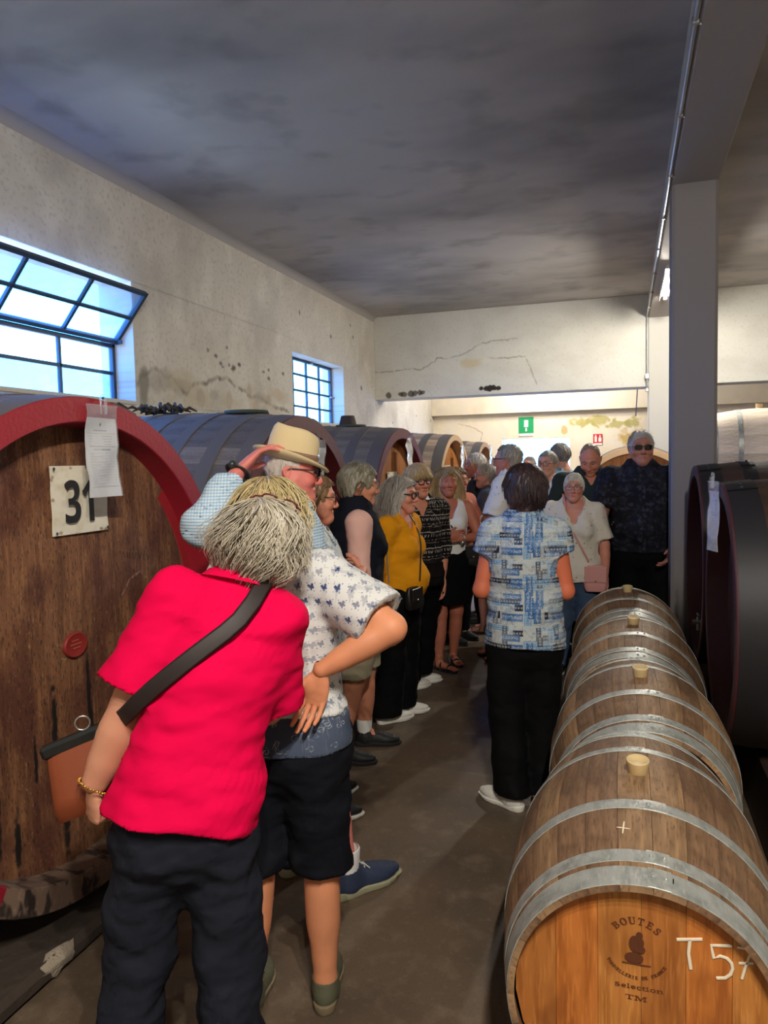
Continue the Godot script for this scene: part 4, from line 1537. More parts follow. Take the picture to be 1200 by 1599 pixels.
func make_head(g: Geo, x: Transform3D, o: Dictionary, cell: float) -> void:
	var f := Field.new(Vector3(-0.1, -0.16, -0.135), Vector3(0.1, 0.14, 0.12), cell)
	var male: bool = o.get("male", false)
	var jaw: float = o.get("jaw", 1.0)
	f.ball(Vector3(0, 0.032, 0.012), Vector3(0.075, 0.094, 0.095), 0.01)
	f.ball(Vector3(0, 0.02, -0.03), Vector3(0.066, 0.075, 0.06), 0.02)
	f.bone(Vector3(0, -0.01, -0.03), Vector3(0, -0.088, -0.054), Vector3.RIGHT, [0.062 * jaw, 0.06 * jaw, 0.051 * jaw, 0.036], [0.055, 0.053, 0.045, 0.034], 0.025)
	f.ball(Vector3(0, -0.088, -0.068), Vector3(0.027, 0.021, 0.022), 0.035)
	for s in [-1, 1]:
		f.ball(Vector3(s * 0.041, -0.022, -0.066), Vector3(0.025, 0.022, 0.024), 0.02)
		f.limb(Vector3(s * 0.012, 0.036, -0.088), Vector3(s * 0.047, 0.034, -0.072), 0.009, 0.008, 0.014)
		f.limb(Vector3(s * 0.058 * jaw, -0.03, -0.01), Vector3(s * 0.04 * jaw, -0.07, -0.042), 0.017, 0.015, 0.03)
		f.ball(Vector3(s * 0.031, 0.014, -0.101), Vector3(0.0155, 0.0105, 0.016), 0.012, 1)
		f.ball(Vector3(s * 0.031, 0.0135, -0.074), Vector3(0.0135, 0.0125, 0.0105), 0.004)
		f.limb(Vector3(s * 0.0, -0.026, -0.106), Vector3(s * 0.0125, -0.031, -0.097), 0.009, 0.0075, 0.008)
		# ears
		f.bone(Vector3(s * 0.077, -0.018, 0.008), Vector3(s * 0.082, 0.02, 0.018), Vector3(s * 0.5, 0, 1).normalized(), [0.011, 0.016, 0.017], [0.006, 0.007, 0.006], 0.006)
		f.ball(Vector3(s * 0.088, 0.006, 0.01), Vector3(0.006, 0.012, 0.007), 0.006, 1)
	f.limb(Vector3(0, 0.018, -0.092), Vector3(0, -0.022, -0.109), 0.0075, 0.0105, 0.012)
	# mouth
	f.bone(Vector3(-0.023, -0.056, -0.084), Vector3(0.023, -0.056, -0.084), Vector3.UP, [0.004, 0.0065, 0.004], [0.006, 0.0125, 0.006], 0.006)
	f.bone(Vector3(-0.019, -0.067, -0.083), Vector3(0.019, -0.067, -0.083), Vector3.UP, [0.004, 0.007, 0.004], [0.005, 0.011, 0.005], 0.006)
	f.bone(Vector3(-0.022, -0.0615, -0.1), Vector3(0.022, -0.0615, -0.1), Vector3.UP, [0.0012, 0.0016, 0.0012], [0.004, 0.006, 0.004], 0.002, 0, 1)
	var nr := 0.056 if male else 0.047
	f.bone(Vector3(0, -0.05, 0.018), Vector3(0, -0.15, 0.03), Vector3.RIGHT, [nr, nr * 0.98, nr * 1.05], [nr, nr, nr * 1.02], 0.02)
	var sk: Color = lin(o.skin)
	var brow: Color = lin(o.get("brow", srgb(120, 96, 78)))
	var lip := Color(sk.r * 0.82, sk.g * 0.52, sk.b * 0.52) if not male else Color(sk.r * 0.85, sk.g * 0.66, sk.b * 0.64)
	var fresh: float = o.get("flush", 0.12)
	var nz := Canvas.noise(77, 22.0, 3)
	var beard: float = o.get("beard", 0.0)
	var paint := func(p: Vector3) -> Color:
		var c := sk * (1.0 + 0.1 * nz.get_noise_3dv(p))
		if p.z < -0.03:
			var ch := Vector2((absf(p.x) - 0.043) / 0.026, (p.y + 0.02) / 0.026).length()
			var no := Vector2(p.x / 0.018, (p.y + 0.024) / 0.018).length()
			var bl := maxf(clampf(1.2 - ch, 0, 1), clampf(1.2 - no, 0, 1)) * fresh * 3.0
			c = c.lerp(Color(sk.r * 0.98, sk.g * 0.62, sk.b * 0.6), minf(bl, 0.7))
			var li := Vector2(p.x / 0.025, (p.y + 0.0615) / 0.0105).length()
			if p.z < -0.075:
				c = c.lerp(lip, clampf((1.1 - li) * 3.0, 0, 1) * 0.85)
			var bw := Vector2((absf(p.x) - 0.032) / 0.022, (p.y - 0.041 + absf(absf(p.x) - 0.028) * 0.18) / 0.0058).length()
			c = c.lerp(brow, clampf((1.15 - bw) * 3.0, 0, 1) * 0.8)
			var es := Vector2((absf(p.x) - 0.031) / 0.018, (p.y - 0.014) / 0.011).length()
			c = c.lerp(Color(sk.r * 0.78, sk.g * 0.62, sk.b * 0.6), clampf(1.1 - es, 0, 1) * 0.6)
			if beard > 0.0 and p.y < -0.03:
				c = c.lerp(brow, beard * clampf((-p.y - 0.03) * 40.0, 0, 1) * (1.0 if li > 1.0 else 0.2))
		c.a = 1.0
		return c.clamp()
	f.emit(g, x, paint)
	g.tint = sk

func make_eyes(who: Node3D, x: Transform3D) -> void:
	for s in [-1, 1]:
		var g := Geo.new()
		var c := Vector3(s * 0.031, 0.0135, -0.0785)
		var rows := 9
		var cols := 13
		var pts := PackedVector3Array()
		for a in rows:
			for b in cols:
				var f := PI * 0.55 * a / (rows - 1)
				var w := TAU * b / (cols - 1)
				pts.append(x * (c + Vector3(sin(f) * cos(w) * 0.0118, sin(f) * sin(w) * 0.0062, -cos(f) * 0.0098)))
		g.grid(pts, rows, cols, false, true)
		for q in g.v.size():
			var row := q / cols
			g.c[q] = Color(0.01, 0.01, 0.012) if row < 2 else (Color(0.05, 0.07, 0.09) if row < 4 else Color(0.62, 0.58, 0.55))
		if not shared.has("eye"):
			shared.eye = mat(Color.WHITE, 0.2)
			shared.eye.vertex_color_use_as_albedo = true
		part("eye", g.mesh(), shared.eye, who)

func make_hand(g: Geo, wrist: Vector3, d: Vector3, palm: Vector3, thumb_side: float, pose: String, size: float, cell: float, sk: Color) -> void:
	# local: y towards the fingers, z out of the palm, x towards the thumb
	var f := Field.new(Vector3(-0.09, -0.04, -0.07), Vector3(0.1, 0.21, 0.12), cell)
	var curl := [0.35, 0.4, 0.3]
	if pose == "fist":
		curl = [1.35, 1.5, 1.1]
	elif pose == "flat":
		curl = [0.08, 0.12, 0.1]
	elif pose == "hold":
		curl = [0.75, 0.8, 0.5]
	f.bone(Vector3(0, -0.03, 0), Vector3(0, 0.085, 0), Vector3.RIGHT, [0.027, 0.028, 0.036, 0.041, 0.042, 0.04], [0.021, 0.019, 0.019, 0.018, 0.015, 0.012], 0.012)
	f.ball(Vector3(0.022, 0.035, 0.01), Vector3(0.018, 0.03, 0.014), 0.012)
	var len := [[0.043, 0.026, 0.02], [0.048, 0.03, 0.022], [0.045, 0.028, 0.021], [0.036, 0.021, 0.018]]
	for q in 4:
		var p := Vector3(0.031 - q * 0.0205, 0.084 + [0.004, 0.008, 0.004, -0.006][q], 0.0)
		var a := 0.0
		for j in 3:
			a += curl[j] * (1.0 + 0.07 * (q - 1.5))
			var n := p + Vector3((1.5 - q) * 0.05 * (1.0 if j == 0 else 0.3) * len[q][j], cos(a) * len[q][j], sin(a) * len[q][j])
			f.limb(p, n, 0.0096 - j * 0.0008 - (0.0012 if q == 3 else 0.0), 0.009 - j * 0.0009 - (0.0012 if q == 3 else 0.0), 0.004)
			p = n
	var t := Vector3(0.028, 0.02, 0.008)
	var td := [Vector3(0.62, 0.7, 0.35), Vector3(0.3, 0.85, 0.42), Vector3(0.1, 0.9, 0.42)]
	if pose == "fist":
		td = [Vector3(0.45, 0.75, 0.5), Vector3(-0.35, 0.6, 0.75), Vector3(-0.85, 0.2, 0.45)]
	elif pose == "flat":
		td = [Vector3(0.75, 0.65, 0.15), Vector3(0.55, 0.8, 0.15), Vector3(0.45, 0.85, 0.1)]
	elif pose == "hold":
		td = [Vector3(0.5, 0.7, 0.55), Vector3(0.1, 0.75, 0.65), Vector3(-0.1, 0.75, 0.6)]
	for j in 3:
		var n: Vector3 = t + td[j].normalized() * [0.042, 0.032, 0.025][j]
		f.limb(t, n, 0.0135 - j * 0.002, 0.0115 - j * 0.0015, 0.008)
		t = n
	var y := d.normalized()
	var z := (palm - y * palm.dot(y)).normalized()
	var xx := y.cross(z)
	var flip := thumb_side < 0.0
	var b := Basis(xx * (-1.0 if flip else 1.0), y, z).scaled(Vector3.ONE)
	b = Basis(b.x * size, b.y * size, b.z * size)
	g.tint = sk
	var k := g.i.size()
	f.emit(g, Transform3D(b, wrist + y * 0.018 * size))
	if flip:
		for q in range(k, g.i.size(), 3):
			var w := g.i[q]
			g.i[q] = g.i[q + 1]
			g.i[q + 1] = w

func make_shoe(who: Node3D, at: Vector3, toe: float, o: Dictionary, size: float, sk: Color, skin_geo: Geo, cell: float) -> void:
	var x := Transform3D(Basis(Vector3.UP, toe), at)
	x.basis = x.basis * Basis.from_scale(Vector3.ONE * size)
	var style: String = o.get("style", "sneaker")
	var lo := Vector3(-0.08, -0.02, -0.24)
	var hi := Vector3(0.08, 0.17, 0.1)
	if style == "sandal":
		var f := Field.new(lo, hi, cell)
		f.bone(Vector3(0, 0.045, 0.045), Vector3(0, 0.034, -0.14), Vector3.RIGHT, [0.03, 0.03, 0.032, 0.042, 0.044], [0.026, 0.03, 0.03, 0.02, 0.014], 0.02)
		f.limb(Vector3(0, 0.05, 0.02), Vector3(0, 0.12, 0.015), 0.034, 0.038, 0.03)
		for q in 5:
			var p := Vector3(-0.034 + q * 0.0165, 0.032, -0.145 - [0.0, 0.014, 0.02, 0.02, 0.018][q if at.x > 0 else 4 - q] * 0.6)
			f.limb(p, p + Vector3(0, -0.006, -0.03), 0.0088, 0.0085, 0.006)
		skin_geo.tint = sk
		f.emit(skin_geo, x)
		var g := Geo.new()
		var pts := PackedVector3Array()
		for y in [0.0, 0.02]:
			for q in 21:
				var w := TAU * q / 20
				pts.append(x * Vector3(cos(w) * (0.046 + 0.008 * clampf(-sin(w), -1, 1)), y, -0.06 + sin(w) * 0.135 - 0.0))
		g.grid(pts, 2, 21, false, true)
		var top := PackedVector3Array()
		for q in 20:
			top.append(pts[21 + q])
		g.poly(top, Vector3.UP)
		part("sandal_sole", g.mesh(), o.sole, who)
		for st in [[-0.11, 0.052, 0.046], [-0.045, 0.062, 0.05], [0.015, 0.1, 0.046]]:
			g = Geo.new()
			var p := PackedVector3Array()
			var r := PackedFloat32Array()
			for q in 11:
				var w := PI * q / 10.0
				p.append(x * Vector3(cos(w) * st[2], 0.014 + sin(w) * (st[1] - 0.01), st[0] + (0.02 * sin(w) if st[0] > -0.05 else 0.0)))
				r.append(0.011)
			g.tube(p, r, 6, 0.35, x.basis * Vector3.FORWARD)
			part("strap", g.mesh(), o.mat, who)
		return
	var f := Field.new(lo, hi, cell)
	var ra := [0.034, 0.038, 0.037, 0.036, 0.041, 0.046, 0.046, 0.038, 0.024]
	var rb := [0.04, 0.05, 0.05, 0.052, 0.05, 0.042, 0.034, 0.028, 0.018]
	f.bone(Vector3(0, 0.045, 0.05), Vector3(0, 0.036, -0.185), Vector3.RIGHT, ra, rb, 0.02)
	var high: float = o.get("high", 0.1)
	f.limb(Vector3(0, 0.05, 0.016), Vector3(0, high, 0.022), 0.044, 0.046, 0.03, 2)
	f.limb(Vector3(0, 0.085, 0.02), Vector3(0, high + 0.02, 0.022), 0.037, 0.04, 0.006, 0, 1)
	f.keep(Vector3.DOWN, -0.018)
	var g := Geo.new()
	f.emit(g, x)
	part("shoe", g.mesh(), o.mat, who)
	f = Field.new(lo, hi, cell * 0.75)
	var ra2 := ra.map(func(q): return q + 0.005)
	f.bone(Vector3(0, 0.03, 0.052), Vector3(0, 0.03, -0.188), Vector3.RIGHT, ra2, [0.06, 0.06, 0.06, 0.06, 0.06, 0.06, 0.06, 0.05, 0.035], 0.01)
	f.keep(Vector3(0, 1, -0.05).normalized(), o.get("sole_h", 0.03))
	f.keep(Vector3.DOWN, 0.0)
	g = Geo.new()
	f.emit(g, x)
	part("sole", g.mesh(), o.sole, who)
	if o.get("laces", true):
		g = Geo.new()
		for q in 4:
			var zz := -0.045 - q * 0.02
			var yy := 0.091 - q * 0.0085
			for s in [-1, 1]:
				g.tube(PackedVector3Array([x * Vector3(s * 0.02, yy - 0.004, zz), x * Vector3(0, yy + 0.004, zz - 0.006), x * Vector3(-s * 0.02, yy - 0.006, zz - 0.014)]), PackedFloat32Array([0.003, 0.003, 0.003]), 5)
		for s in [-1, 1]:
			g.tube(PackedVector3Array([x * Vector3(0, 0.095, -0.04), x * Vector3(s * 0.02, 0.1, -0.045), x * Vector3(s * 0.03, 0.085, -0.06)]), PackedFloat32Array([0.0028, 0.003, 0.0025]), 5)
		part("lace", g.mesh(), o.get("lace", shared.white_cloth), who)
	if o.has("sock"):
		g = Geo.new()
		var pr := PackedVector2Array([Vector2(0.042, 0.07), Vector2(0.045, 0.1), Vector2(0.048, 0.13), Vector2(0.051, o.sock), Vector2(0.046, o.sock + 0.003)])
		g.lathe(pr, x * Transform3D(Basis(), Vector3(0, 0, 0.02)), 18)
		part("sock", g.mesh(), shared.white_cloth, who)

# hair: a cap over the skull plus locks that grow from it and fall outside it
func make_hair(who: Node3D, x: Transform3D, o: Dictionary) -> void:
	var g := Geo.new()
	var col: Color = lin(o.color)
	var col2: Color = lin(o.get("color2", o.color))
	var root: Color = lin(o.get("root", o.color))
	var full: float = o.get("full", 0.012)
	var line: float = o.get("line", 0.075)
	var down: float = o.get("down", -0.03)
	var length: float = o.get("length", 0.08)
	var c := Vector3(0, 0.032, 0.014)
	var r := Vector3(0.076, 0.095, 0.096)
	var cell: float = o.get("cell", 0.007)
	var nz := Canvas.noise(int(o.get("seed", 1)), 30.0, 2)
	var f := Field.new(Vector3(-0.13, -0.24, -0.14), Vector3(0.13, 0.17, 0.16), cell)
	f.ball(c, r + Vector3.ONE * full, 0.01)
	if o.get("nape", 0.0) < -0.05:
		# hair that hangs beside and behind the neck
		var ny: float = o.nape
		var wd: float = o.get("spread", 0.085)
		f.bone(Vector3(0, 0.03, 0.024), Vector3(0, ny, 0.04), Vector3.RIGHT, [0.08 + full, 0.084 + full, wd + full, wd * 0.96], [0.085 + full, 0.08, 0.066, 0.045], 0.03)
	f.crease(nz, Vector3(1.6, 0.5, 1.6), 0.006)
	# the face stays free
	var fw: float = o.get("face", 0.062)
	f.bone(Vector3(0, line - 0.055, -0.2), Vector3(0, line - 0.055, -0.05), Vector3.RIGHT, [fw, fw], [0.055, 0.055], 0.01, 0, 1)
	f.bone(Vector3(0, -0.07, -0.2), Vector3(0, -0.07, -0.012), Vector3.RIGHT, [fw, fw], [0.11, 0.11], 0.012, 2, 1)
	if not o.get("cover_ears", false):
		for s in [-1, 1]:
			f.ball(Vector3(s * 0.085, -0.008, 0.004), Vector3(0.035, 0.036, 0.034), 0.006, 1)
			f.ball(Vector3(s * 0.075, -0.07, -0.01), Vector3(0.06, 0.06, 0.055), 0.006, 1)
	f.keep(Vector3(0, -1, -0.35).normalized(), -(o.get("nape", -0.06)))
	var ps := o.get("streak", 0.35) as float
	f.emit(g, x, func(p: Vector3) -> Color:
		var q := root.lerp(col, clampf((0.115 - p.y) * 14.0, 0, 1))
		q = q.lerp(col2, clampf(nz.get_noise_3d(p.x * 4.0, p.y * 0.7, p.z * 4.0) * 2.0 * ps + 0.3 * ps, 0, 1))
		q.a = 1
		return q)
	var many: int = int(o.get("locks", 200) * 2.2)
	var rr := RandomNumberGenerator.new()
	rr.seed = int(o.get("seed", 1)) * 7 + 3
	var sweep: float = o.get("sweep", 0.0)
	var wave: float = o.get("wave", 0.0)
	var c_az := 0.0
	var c_el := 0.0
	var c_ph := 0.0
	var c_wave := 0.0
	var c_len := 1.0
	var c_shade := 1.0
	var c_mess := Vector3.ZERO
	for q in many:
		if q % 9 == 0:
			c_az = rr.randf() * TAU
			c_el = acos(lerpf(-0.35, 1.0, rr.randf()))
			c_ph = rr.randf() * TAU
			c_wave = rr.randf_range(0.4, 1.3)
			c_len = rr.randf_range(0.78, 1.12)
			c_shade = rr.randf_range(0.86, 1.1)
			c_mess = Vector3(rr.randf() - 0.5, rr.randf() - 0.5, rr.randf() - 0.5) * o.get("mess", 0.35)
		var az := c_az + rr.randf_range(-0.2, 0.2) / maxf(sin(c_el), 0.3)
		var el := clampf(c_el + rr.randf_range(-0.16, 0.16), 0.0, 1.93)
		var n := Vector3(sin(el) * sin(az), cos(el), sin(el) * cos(az))
		var p := c + n * r
		if p.y < down - 0.01 or (p.z < -0.045 and p.y < line) or (p.z < 0.0 and absf(p.x) > 0.05 and p.y < (0.02 if not o.get("cover_ears", false) else -0.02)) or (not o.get("cover_ears", false) and absf(p.x) > 0.06 and p.y < 0.02 and p.z < 0.035):
			continue
		var crown: Vector3 = (Vector3(o.get("part", 0.0), 1.0, 0.15)).normalized()
		var t := (n - crown).slide(n)
		if t.length() < 0.05:
			t = Vector3(rr.randf() - 0.5, 0, rr.randf() - 0.2).slide(n)
		t = (t.normalized() + Vector3(sweep, 0, o.get("back", 0.0)) + c_mess + Vector3(rr.randf() - 0.5, rr.randf() - 0.5, rr.randf() - 0.5) * 0.12).slide(n).normalized()
		var steps := 7
		var len := length * c_len * rr.randf_range(0.92, 1.06)
		var pts := PackedVector3Array()
		var rad := PackedFloat32Array()
		var off := 1.0 + (full + rr.randf_range(-0.002, 0.006)) / 0.09
		var ph := c_ph + rr.randf_range(-0.3, 0.3)
		for st in steps + 1:
			var e := ((p - c) / r).length()
			if e < off and p.y > c.y - 0.12:
				p = c + (p - c) * (off / e)
			# keep out of the neck and off the face
			if p.y < -0.03 and Vector2(p.x, p.z - 0.02).length() < 0.062:
				var w := Vector2(p.x, p.z - 0.02).normalized() * 0.062
				p = Vector3(w.x, p.y, w.y + 0.02)
			if p.y < line - (0.034 if o.get("fringe", 0.0) > 0.0 else 0.0):
				var free: float = -0.032 + clampf((line - 0.02 - p.y) * 0.3, 0.0, o.get("open", 0.03))
				if p.z < free:
					p.z = lerpf(p.z, free, 0.75)
					p.x = signf(p.x) * maxf(absf(p.x), fw * 0.95)
			pts.append(x * (p + Vector3(cos(ph + st * 0.9), 0.3 * sin(ph + st * 1.1), sin(ph + st * 0.9)) * wave * c_wave * st / steps))
			rad.append(lerpf(o.get("thick", 0.0055) * 0.5, 0.0006, pow(st / float(steps), 1.6)))
			p += t * len / steps
			var grav: float = o.get("gravity", 0.35)
			t = (t + Vector3(0, -grav, 0) + (Vector3(-p.x, 0, -p.z) * o.get("tuck", 0.0) * float(st) if p.y < 0.0 else Vector3.ZERO)).normalized()
		var shade := c_shade * rr.randf_range(0.93, 1.08)
		var cc := col.lerp(col2, clampf(rr.randf() * 1.6 - 0.8, 0, 1) if ps > 0 else 0.0)
		var k := g.v.size()
		g.tube(pts, rad, 3, 0.6)
		for w in range(k, mini(k + (steps + 1) * 4, g.v.size())):
			var along := float((w - k) / 4) / steps
			var c2 := root.lerp(cc, clampf(along * 2.5 + 0.2, 0, 1)) * shade
			c2.a = 1
			g.c[w] = c2.clamp()
	if not shared.has("hair"):
		shared.hair = mat(Color.WHITE, 0.5)
		shared.hair.vertex_color_use_as_albedo = true
	part("hair", g.mesh(), shared.hair, who)

func make_glasses(who: Node3D, x: Transform3D, o: Dictionary) -> void:
	var g := Geo.new()
	var w: float = o.get("w", 0.024)
	var hh: float = o.get("h", 0.018)
	var th: float = o.get("thick", 0.0022)
	for s in [-1, 1]:
		var p := PackedVector3Array()
		var r := PackedFloat32Array()
		for q in 21:
			var a := TAU * q / 20
			var ca := signf(cos(a)) * pow(absf(cos(a)), 0.75)
			var sa := signf(sin(a)) * pow(absf(sin(a)), 0.75)
			p.append(x * Vector3(s * 0.033 + ca * w, 0.012 + sa * hh, -0.108 + absf(s * 0.033 + ca * w) * 0.12))
			r.append(th)
		g.tube(p, r, 6, 1.0, x.basis * Vector3.UP)
		g.tube(PackedVector3Array([x * Vector3(s * (0.033 + w), 0.018, -0.102), x * Vector3(s * 0.074, 0.02, -0.085), x * Vector3(s * 0.08, 0.02, 0.0), x * Vector3(s * 0.081, 0.004, 0.024)]), PackedFloat32Array([th, th, th, th]), 6)
	g.tube(PackedVector3Array([x * Vector3(-0.033 + w, 0.016, -0.108), x * Vector3(0, 0.019, -0.112), x * Vector3(0.033 - w, 0.016, -0.108)]), PackedFloat32Array([th, th, th]), 6)
	var fr := part("glasses", g.mesh(), o.mat, who)
	for s in [-1, 1]:
		var l := Geo.new()
		var pts := PackedVector3Array()
		for e in [-0.0006, 0.0006]:
			pts.append(x * Vector3(s * 0.033, 0.012, -0.1055 + e))
		var ring := PackedVector3Array()
		for q in 20:
			var a := TAU * q / 20
			ring.append(x * Vector3(s * 0.033 + signf(cos(a)) * pow(absf(cos(a)), 0.75) * w, 0.012 + signf(sin(a)) * pow(absf(sin(a)), 0.75) * hh, -0.1065 + absf(s * 0.033 + cos(a) * w) * 0.12))
		l.poly(ring, x.basis * Vector3.FORWARD)
		if not shared.has("lens"):
			shared.lens = mat(Color(0.9, 0.95, 1.0, 0.08), 0.08)
			shared.lens.transparency = BaseMaterial3D.TRANSPARENCY_ALPHA
			shared.sun_lens = mat(Color(0.03, 0.03, 0.04), 0.12)
		part("lens", l.mesh(), shared.sun_lens if o.get("sun", false) else shared.lens, fr)

func person(o: Dictionary) -> Dictionary:
	var who := thing("person", o.label, "person", Vector3(o.x, 0, o.z), deg_to_rad(o.yaw), o.get("group", ""))
	var h: float = o.h
	var k := h / 1.7
	var fat: float = o.get("fat", 1.0)
	var deep: float = o.get("deep", fat)
	var cell: float = o.get("cell", 0.013)
	var male: bool = o.get("male", false)
	var sk: Color = lin(o.skin)
	var lean: Vector2 = o.get("lean", Vector2.ZERO)
	var hip: Vector3 = Vector3(0, 0.53 * h, 0) + o.get("hip", Vector3.ZERO)
	var neck := Vector3(lean.x, 0.845 * h - lean.length_squared() * 0.6, -lean.y) + Vector3(hip.x, 0, hip.z)
	var up: Vector3 = (neck - hip).normalized()
	var right := Vector3.RIGHT.rotated(Vector3.UP, deg_to_rad(o.get("twist", 0.0)))
	right = (right - up * right.dot(up)).normalized()
	var fwd: Vector3 = up.cross(right)
	var sw: float = (0.178 if not male else 0.2) * k * o.get("shoulders", 1.0)
	var sh := [neck - up * 0.055 * k - right * sw, neck - up * 0.055 * k + right * (sw - o.get("tuck_right", 0.0))]
	var tf := func(y: float) -> Vector3:
		# the point of the spine at that share of the body height
		return hip + up * (y - 0.53) * h
	# skin
	var g := Geo.new()
	var lo := Vector3(-0.75, 0, -0.6) * 1.0
	var body := Field.new(Vector3(-0.62, 0.0, -0.55) + Vector3(lean.x, 0, -lean.y) * 0.5, Vector3(0.62, h * 0.94, 0.55) + Vector3(lean.x, 0, -lean.y) * 0.5, cell)
	body.bone(tf.call(0.5), tf.call(0.85), right, trunk(WIDE, 0.5, 0.85, -0.012, k * lerpf(1.0, fat, 0.8)), trunk(DEEP, 0.5, 0.85, -0.014, k * lerpf(1.0, deep, 0.8)), 0.02)
	var head_at: Vector3 = neck + up * 0.02 * k + (o.get("head_at", Vector3(0, 0.125, -0.028)) as Vector3) * k
	var hr: Vector3 = o.get("head", Vector3.ZERO)
	var hb := Basis(Vector3.UP, deg_to_rad(hr.x)) * Basis(Vector3.RIGHT, deg_to_rad(hr.y)) * Basis(Vector3.FORWARD, deg_to_rad(hr.z))
	var hs: float = k * o.get("head_size", 1.0) * (1.0 if male else 0.97)
	var hx := Transform3D(Basis(hb.x * hs, hb.y * hs, hb.z * hs), head_at)
	var nr := (0.058 if male else 0.049) * k
	body.limb(neck - up * 0.03, hx * Vector3(0, -0.1, 0.024), nr * 1.15, nr, 0.03)
	var hands := {}
	var arms := {}
	for s in 2:
		var spec: Array = o.arms[s]
		var side := -1.0 if s == 0 else 1.0
		var u: Vector3 = (spec[0] as Vector3).normalized()
		var w: Vector3 = (spec[1] as Vector3).normalized()
		var el: Vector3 = sh[s] + u * 0.285 * k
		var wr: Vector3 = el + w * 0.245 * k
		var aw: float = k * lerpf(1.0, fat, 0.6) * (1.12 if male else 1.0) * o.get("arm", 1.0)
		body.limb(neck - up * 0.045 * k + right * side * 0.05, sh[s], 0.046 * k, 0.052 * k, 0.05)
		body.bone(sh[s], el, u.cross(w), [0.05 * aw, 0.05 * aw, 0.046 * aw, 0.04 * aw], [0.05 * aw, 0.052 * aw, 0.047 * aw, 0.04 * aw], 0.03)
		body.bone(el, wr, u.cross(w), [0.04 * aw, 0.044 * aw, 0.038 * aw, 0.028 * aw], [0.04 * aw, 0.042 * aw, 0.034 * aw, 0.023 * aw], 0.02)
		arms[s] = [sh[s], el, wr, aw]
		if spec.size() > 2 and spec[2] != "none":
			make_hand(g, wr, spec[3] if spec.size() > 3 else w, spec[4] if spec.size() > 4 else Vector3(-side, 0, -0.3), side, spec[2], k * (1.06 if male else 0.97), o.get("hand_cell", 0.006), sk)
	# legs
	var feet := []
	var bare: bool = o.get("bare_legs", false)
	var inv := who.transform.affine_inverse()
	for s in 2:
		var ft: Array = o.feet[s]
		var at := inv * Vector3(ft[0], 0, ft[1])
		var toe := deg_to_rad(ft[2] - o.yaw)
		var ank := at + Vector3(0, 0.085 * k, 0) + Vector3(0, 0, 0.02).rotated(Vector3.UP, toe)
		var side := -1.0 if s == 0 else 1.0
		var hj: Vector3 = hip + Vector3(side * 0.088 * k * fat, -0.03 * h, 0)
		var knee: Vector3 = hj.lerp(ank, 0.5) + Vector3(0, 0.01, -0.025).rotated(Vector3.UP, toe) * (1.0 + o.get("bend", 0.0))
		feet.append([at, toe, hj, knee, ank])
		var lw := k * lerpf(1.0, fat, 0.5)
		body.bone(knee, ank, Vector3.RIGHT.rotated(Vector3.UP, toe), [0.054 * lw, 0.056 * lw, 0.054 * lw, 0.042 * lw, 0.034 * lw], [0.056 * lw, 0.062 * lw, 0.058 * lw, 0.046 * lw, 0.038 * lw], 0.02)
		body.bone(hj, knee, Vector3.RIGHT, [0.078 * lw, 0.074 * lw, 0.056 * lw], [0.08 * lw, 0.074 * lw, 0.058 * lw], 0.03)
		if o.shoes.get("style", "sneaker") != "sandal":
			body.limb(ank, at + Vector3(0, 0.05, -0.05).rotated(Vector3.UP, toe), 0.034 * k, 0.03 * k, 0.02)
	var nz := Canvas.noise(78, 9.0, 3)
	body.emit(g, Transform3D(), func(p: Vector3) -> Color:
		var c := sk * (1.0 + 0.12 * nz.get_noise_3dv(p))
		c.a = 1
		return c.clamp())
	make_head(g, hx, o, o.get("head_cell", 0.0048))
	if not shared.has("skin"):
		shared.skin = bumpy(mat(Color.WHITE, 0.55), 0.15, 0.02, Vector3.ONE * 6.0, 13)
		shared.skin.vertex_color_use_as_albedo = true
		shared.skin.subsurf_scatter_enabled = true
		shared.skin.subsurf_scatter_strength = 0.06
	part("body", g.mesh(), shared.skin, who)
	if o.get("eyes", true):
		make_eyes(who, hx)
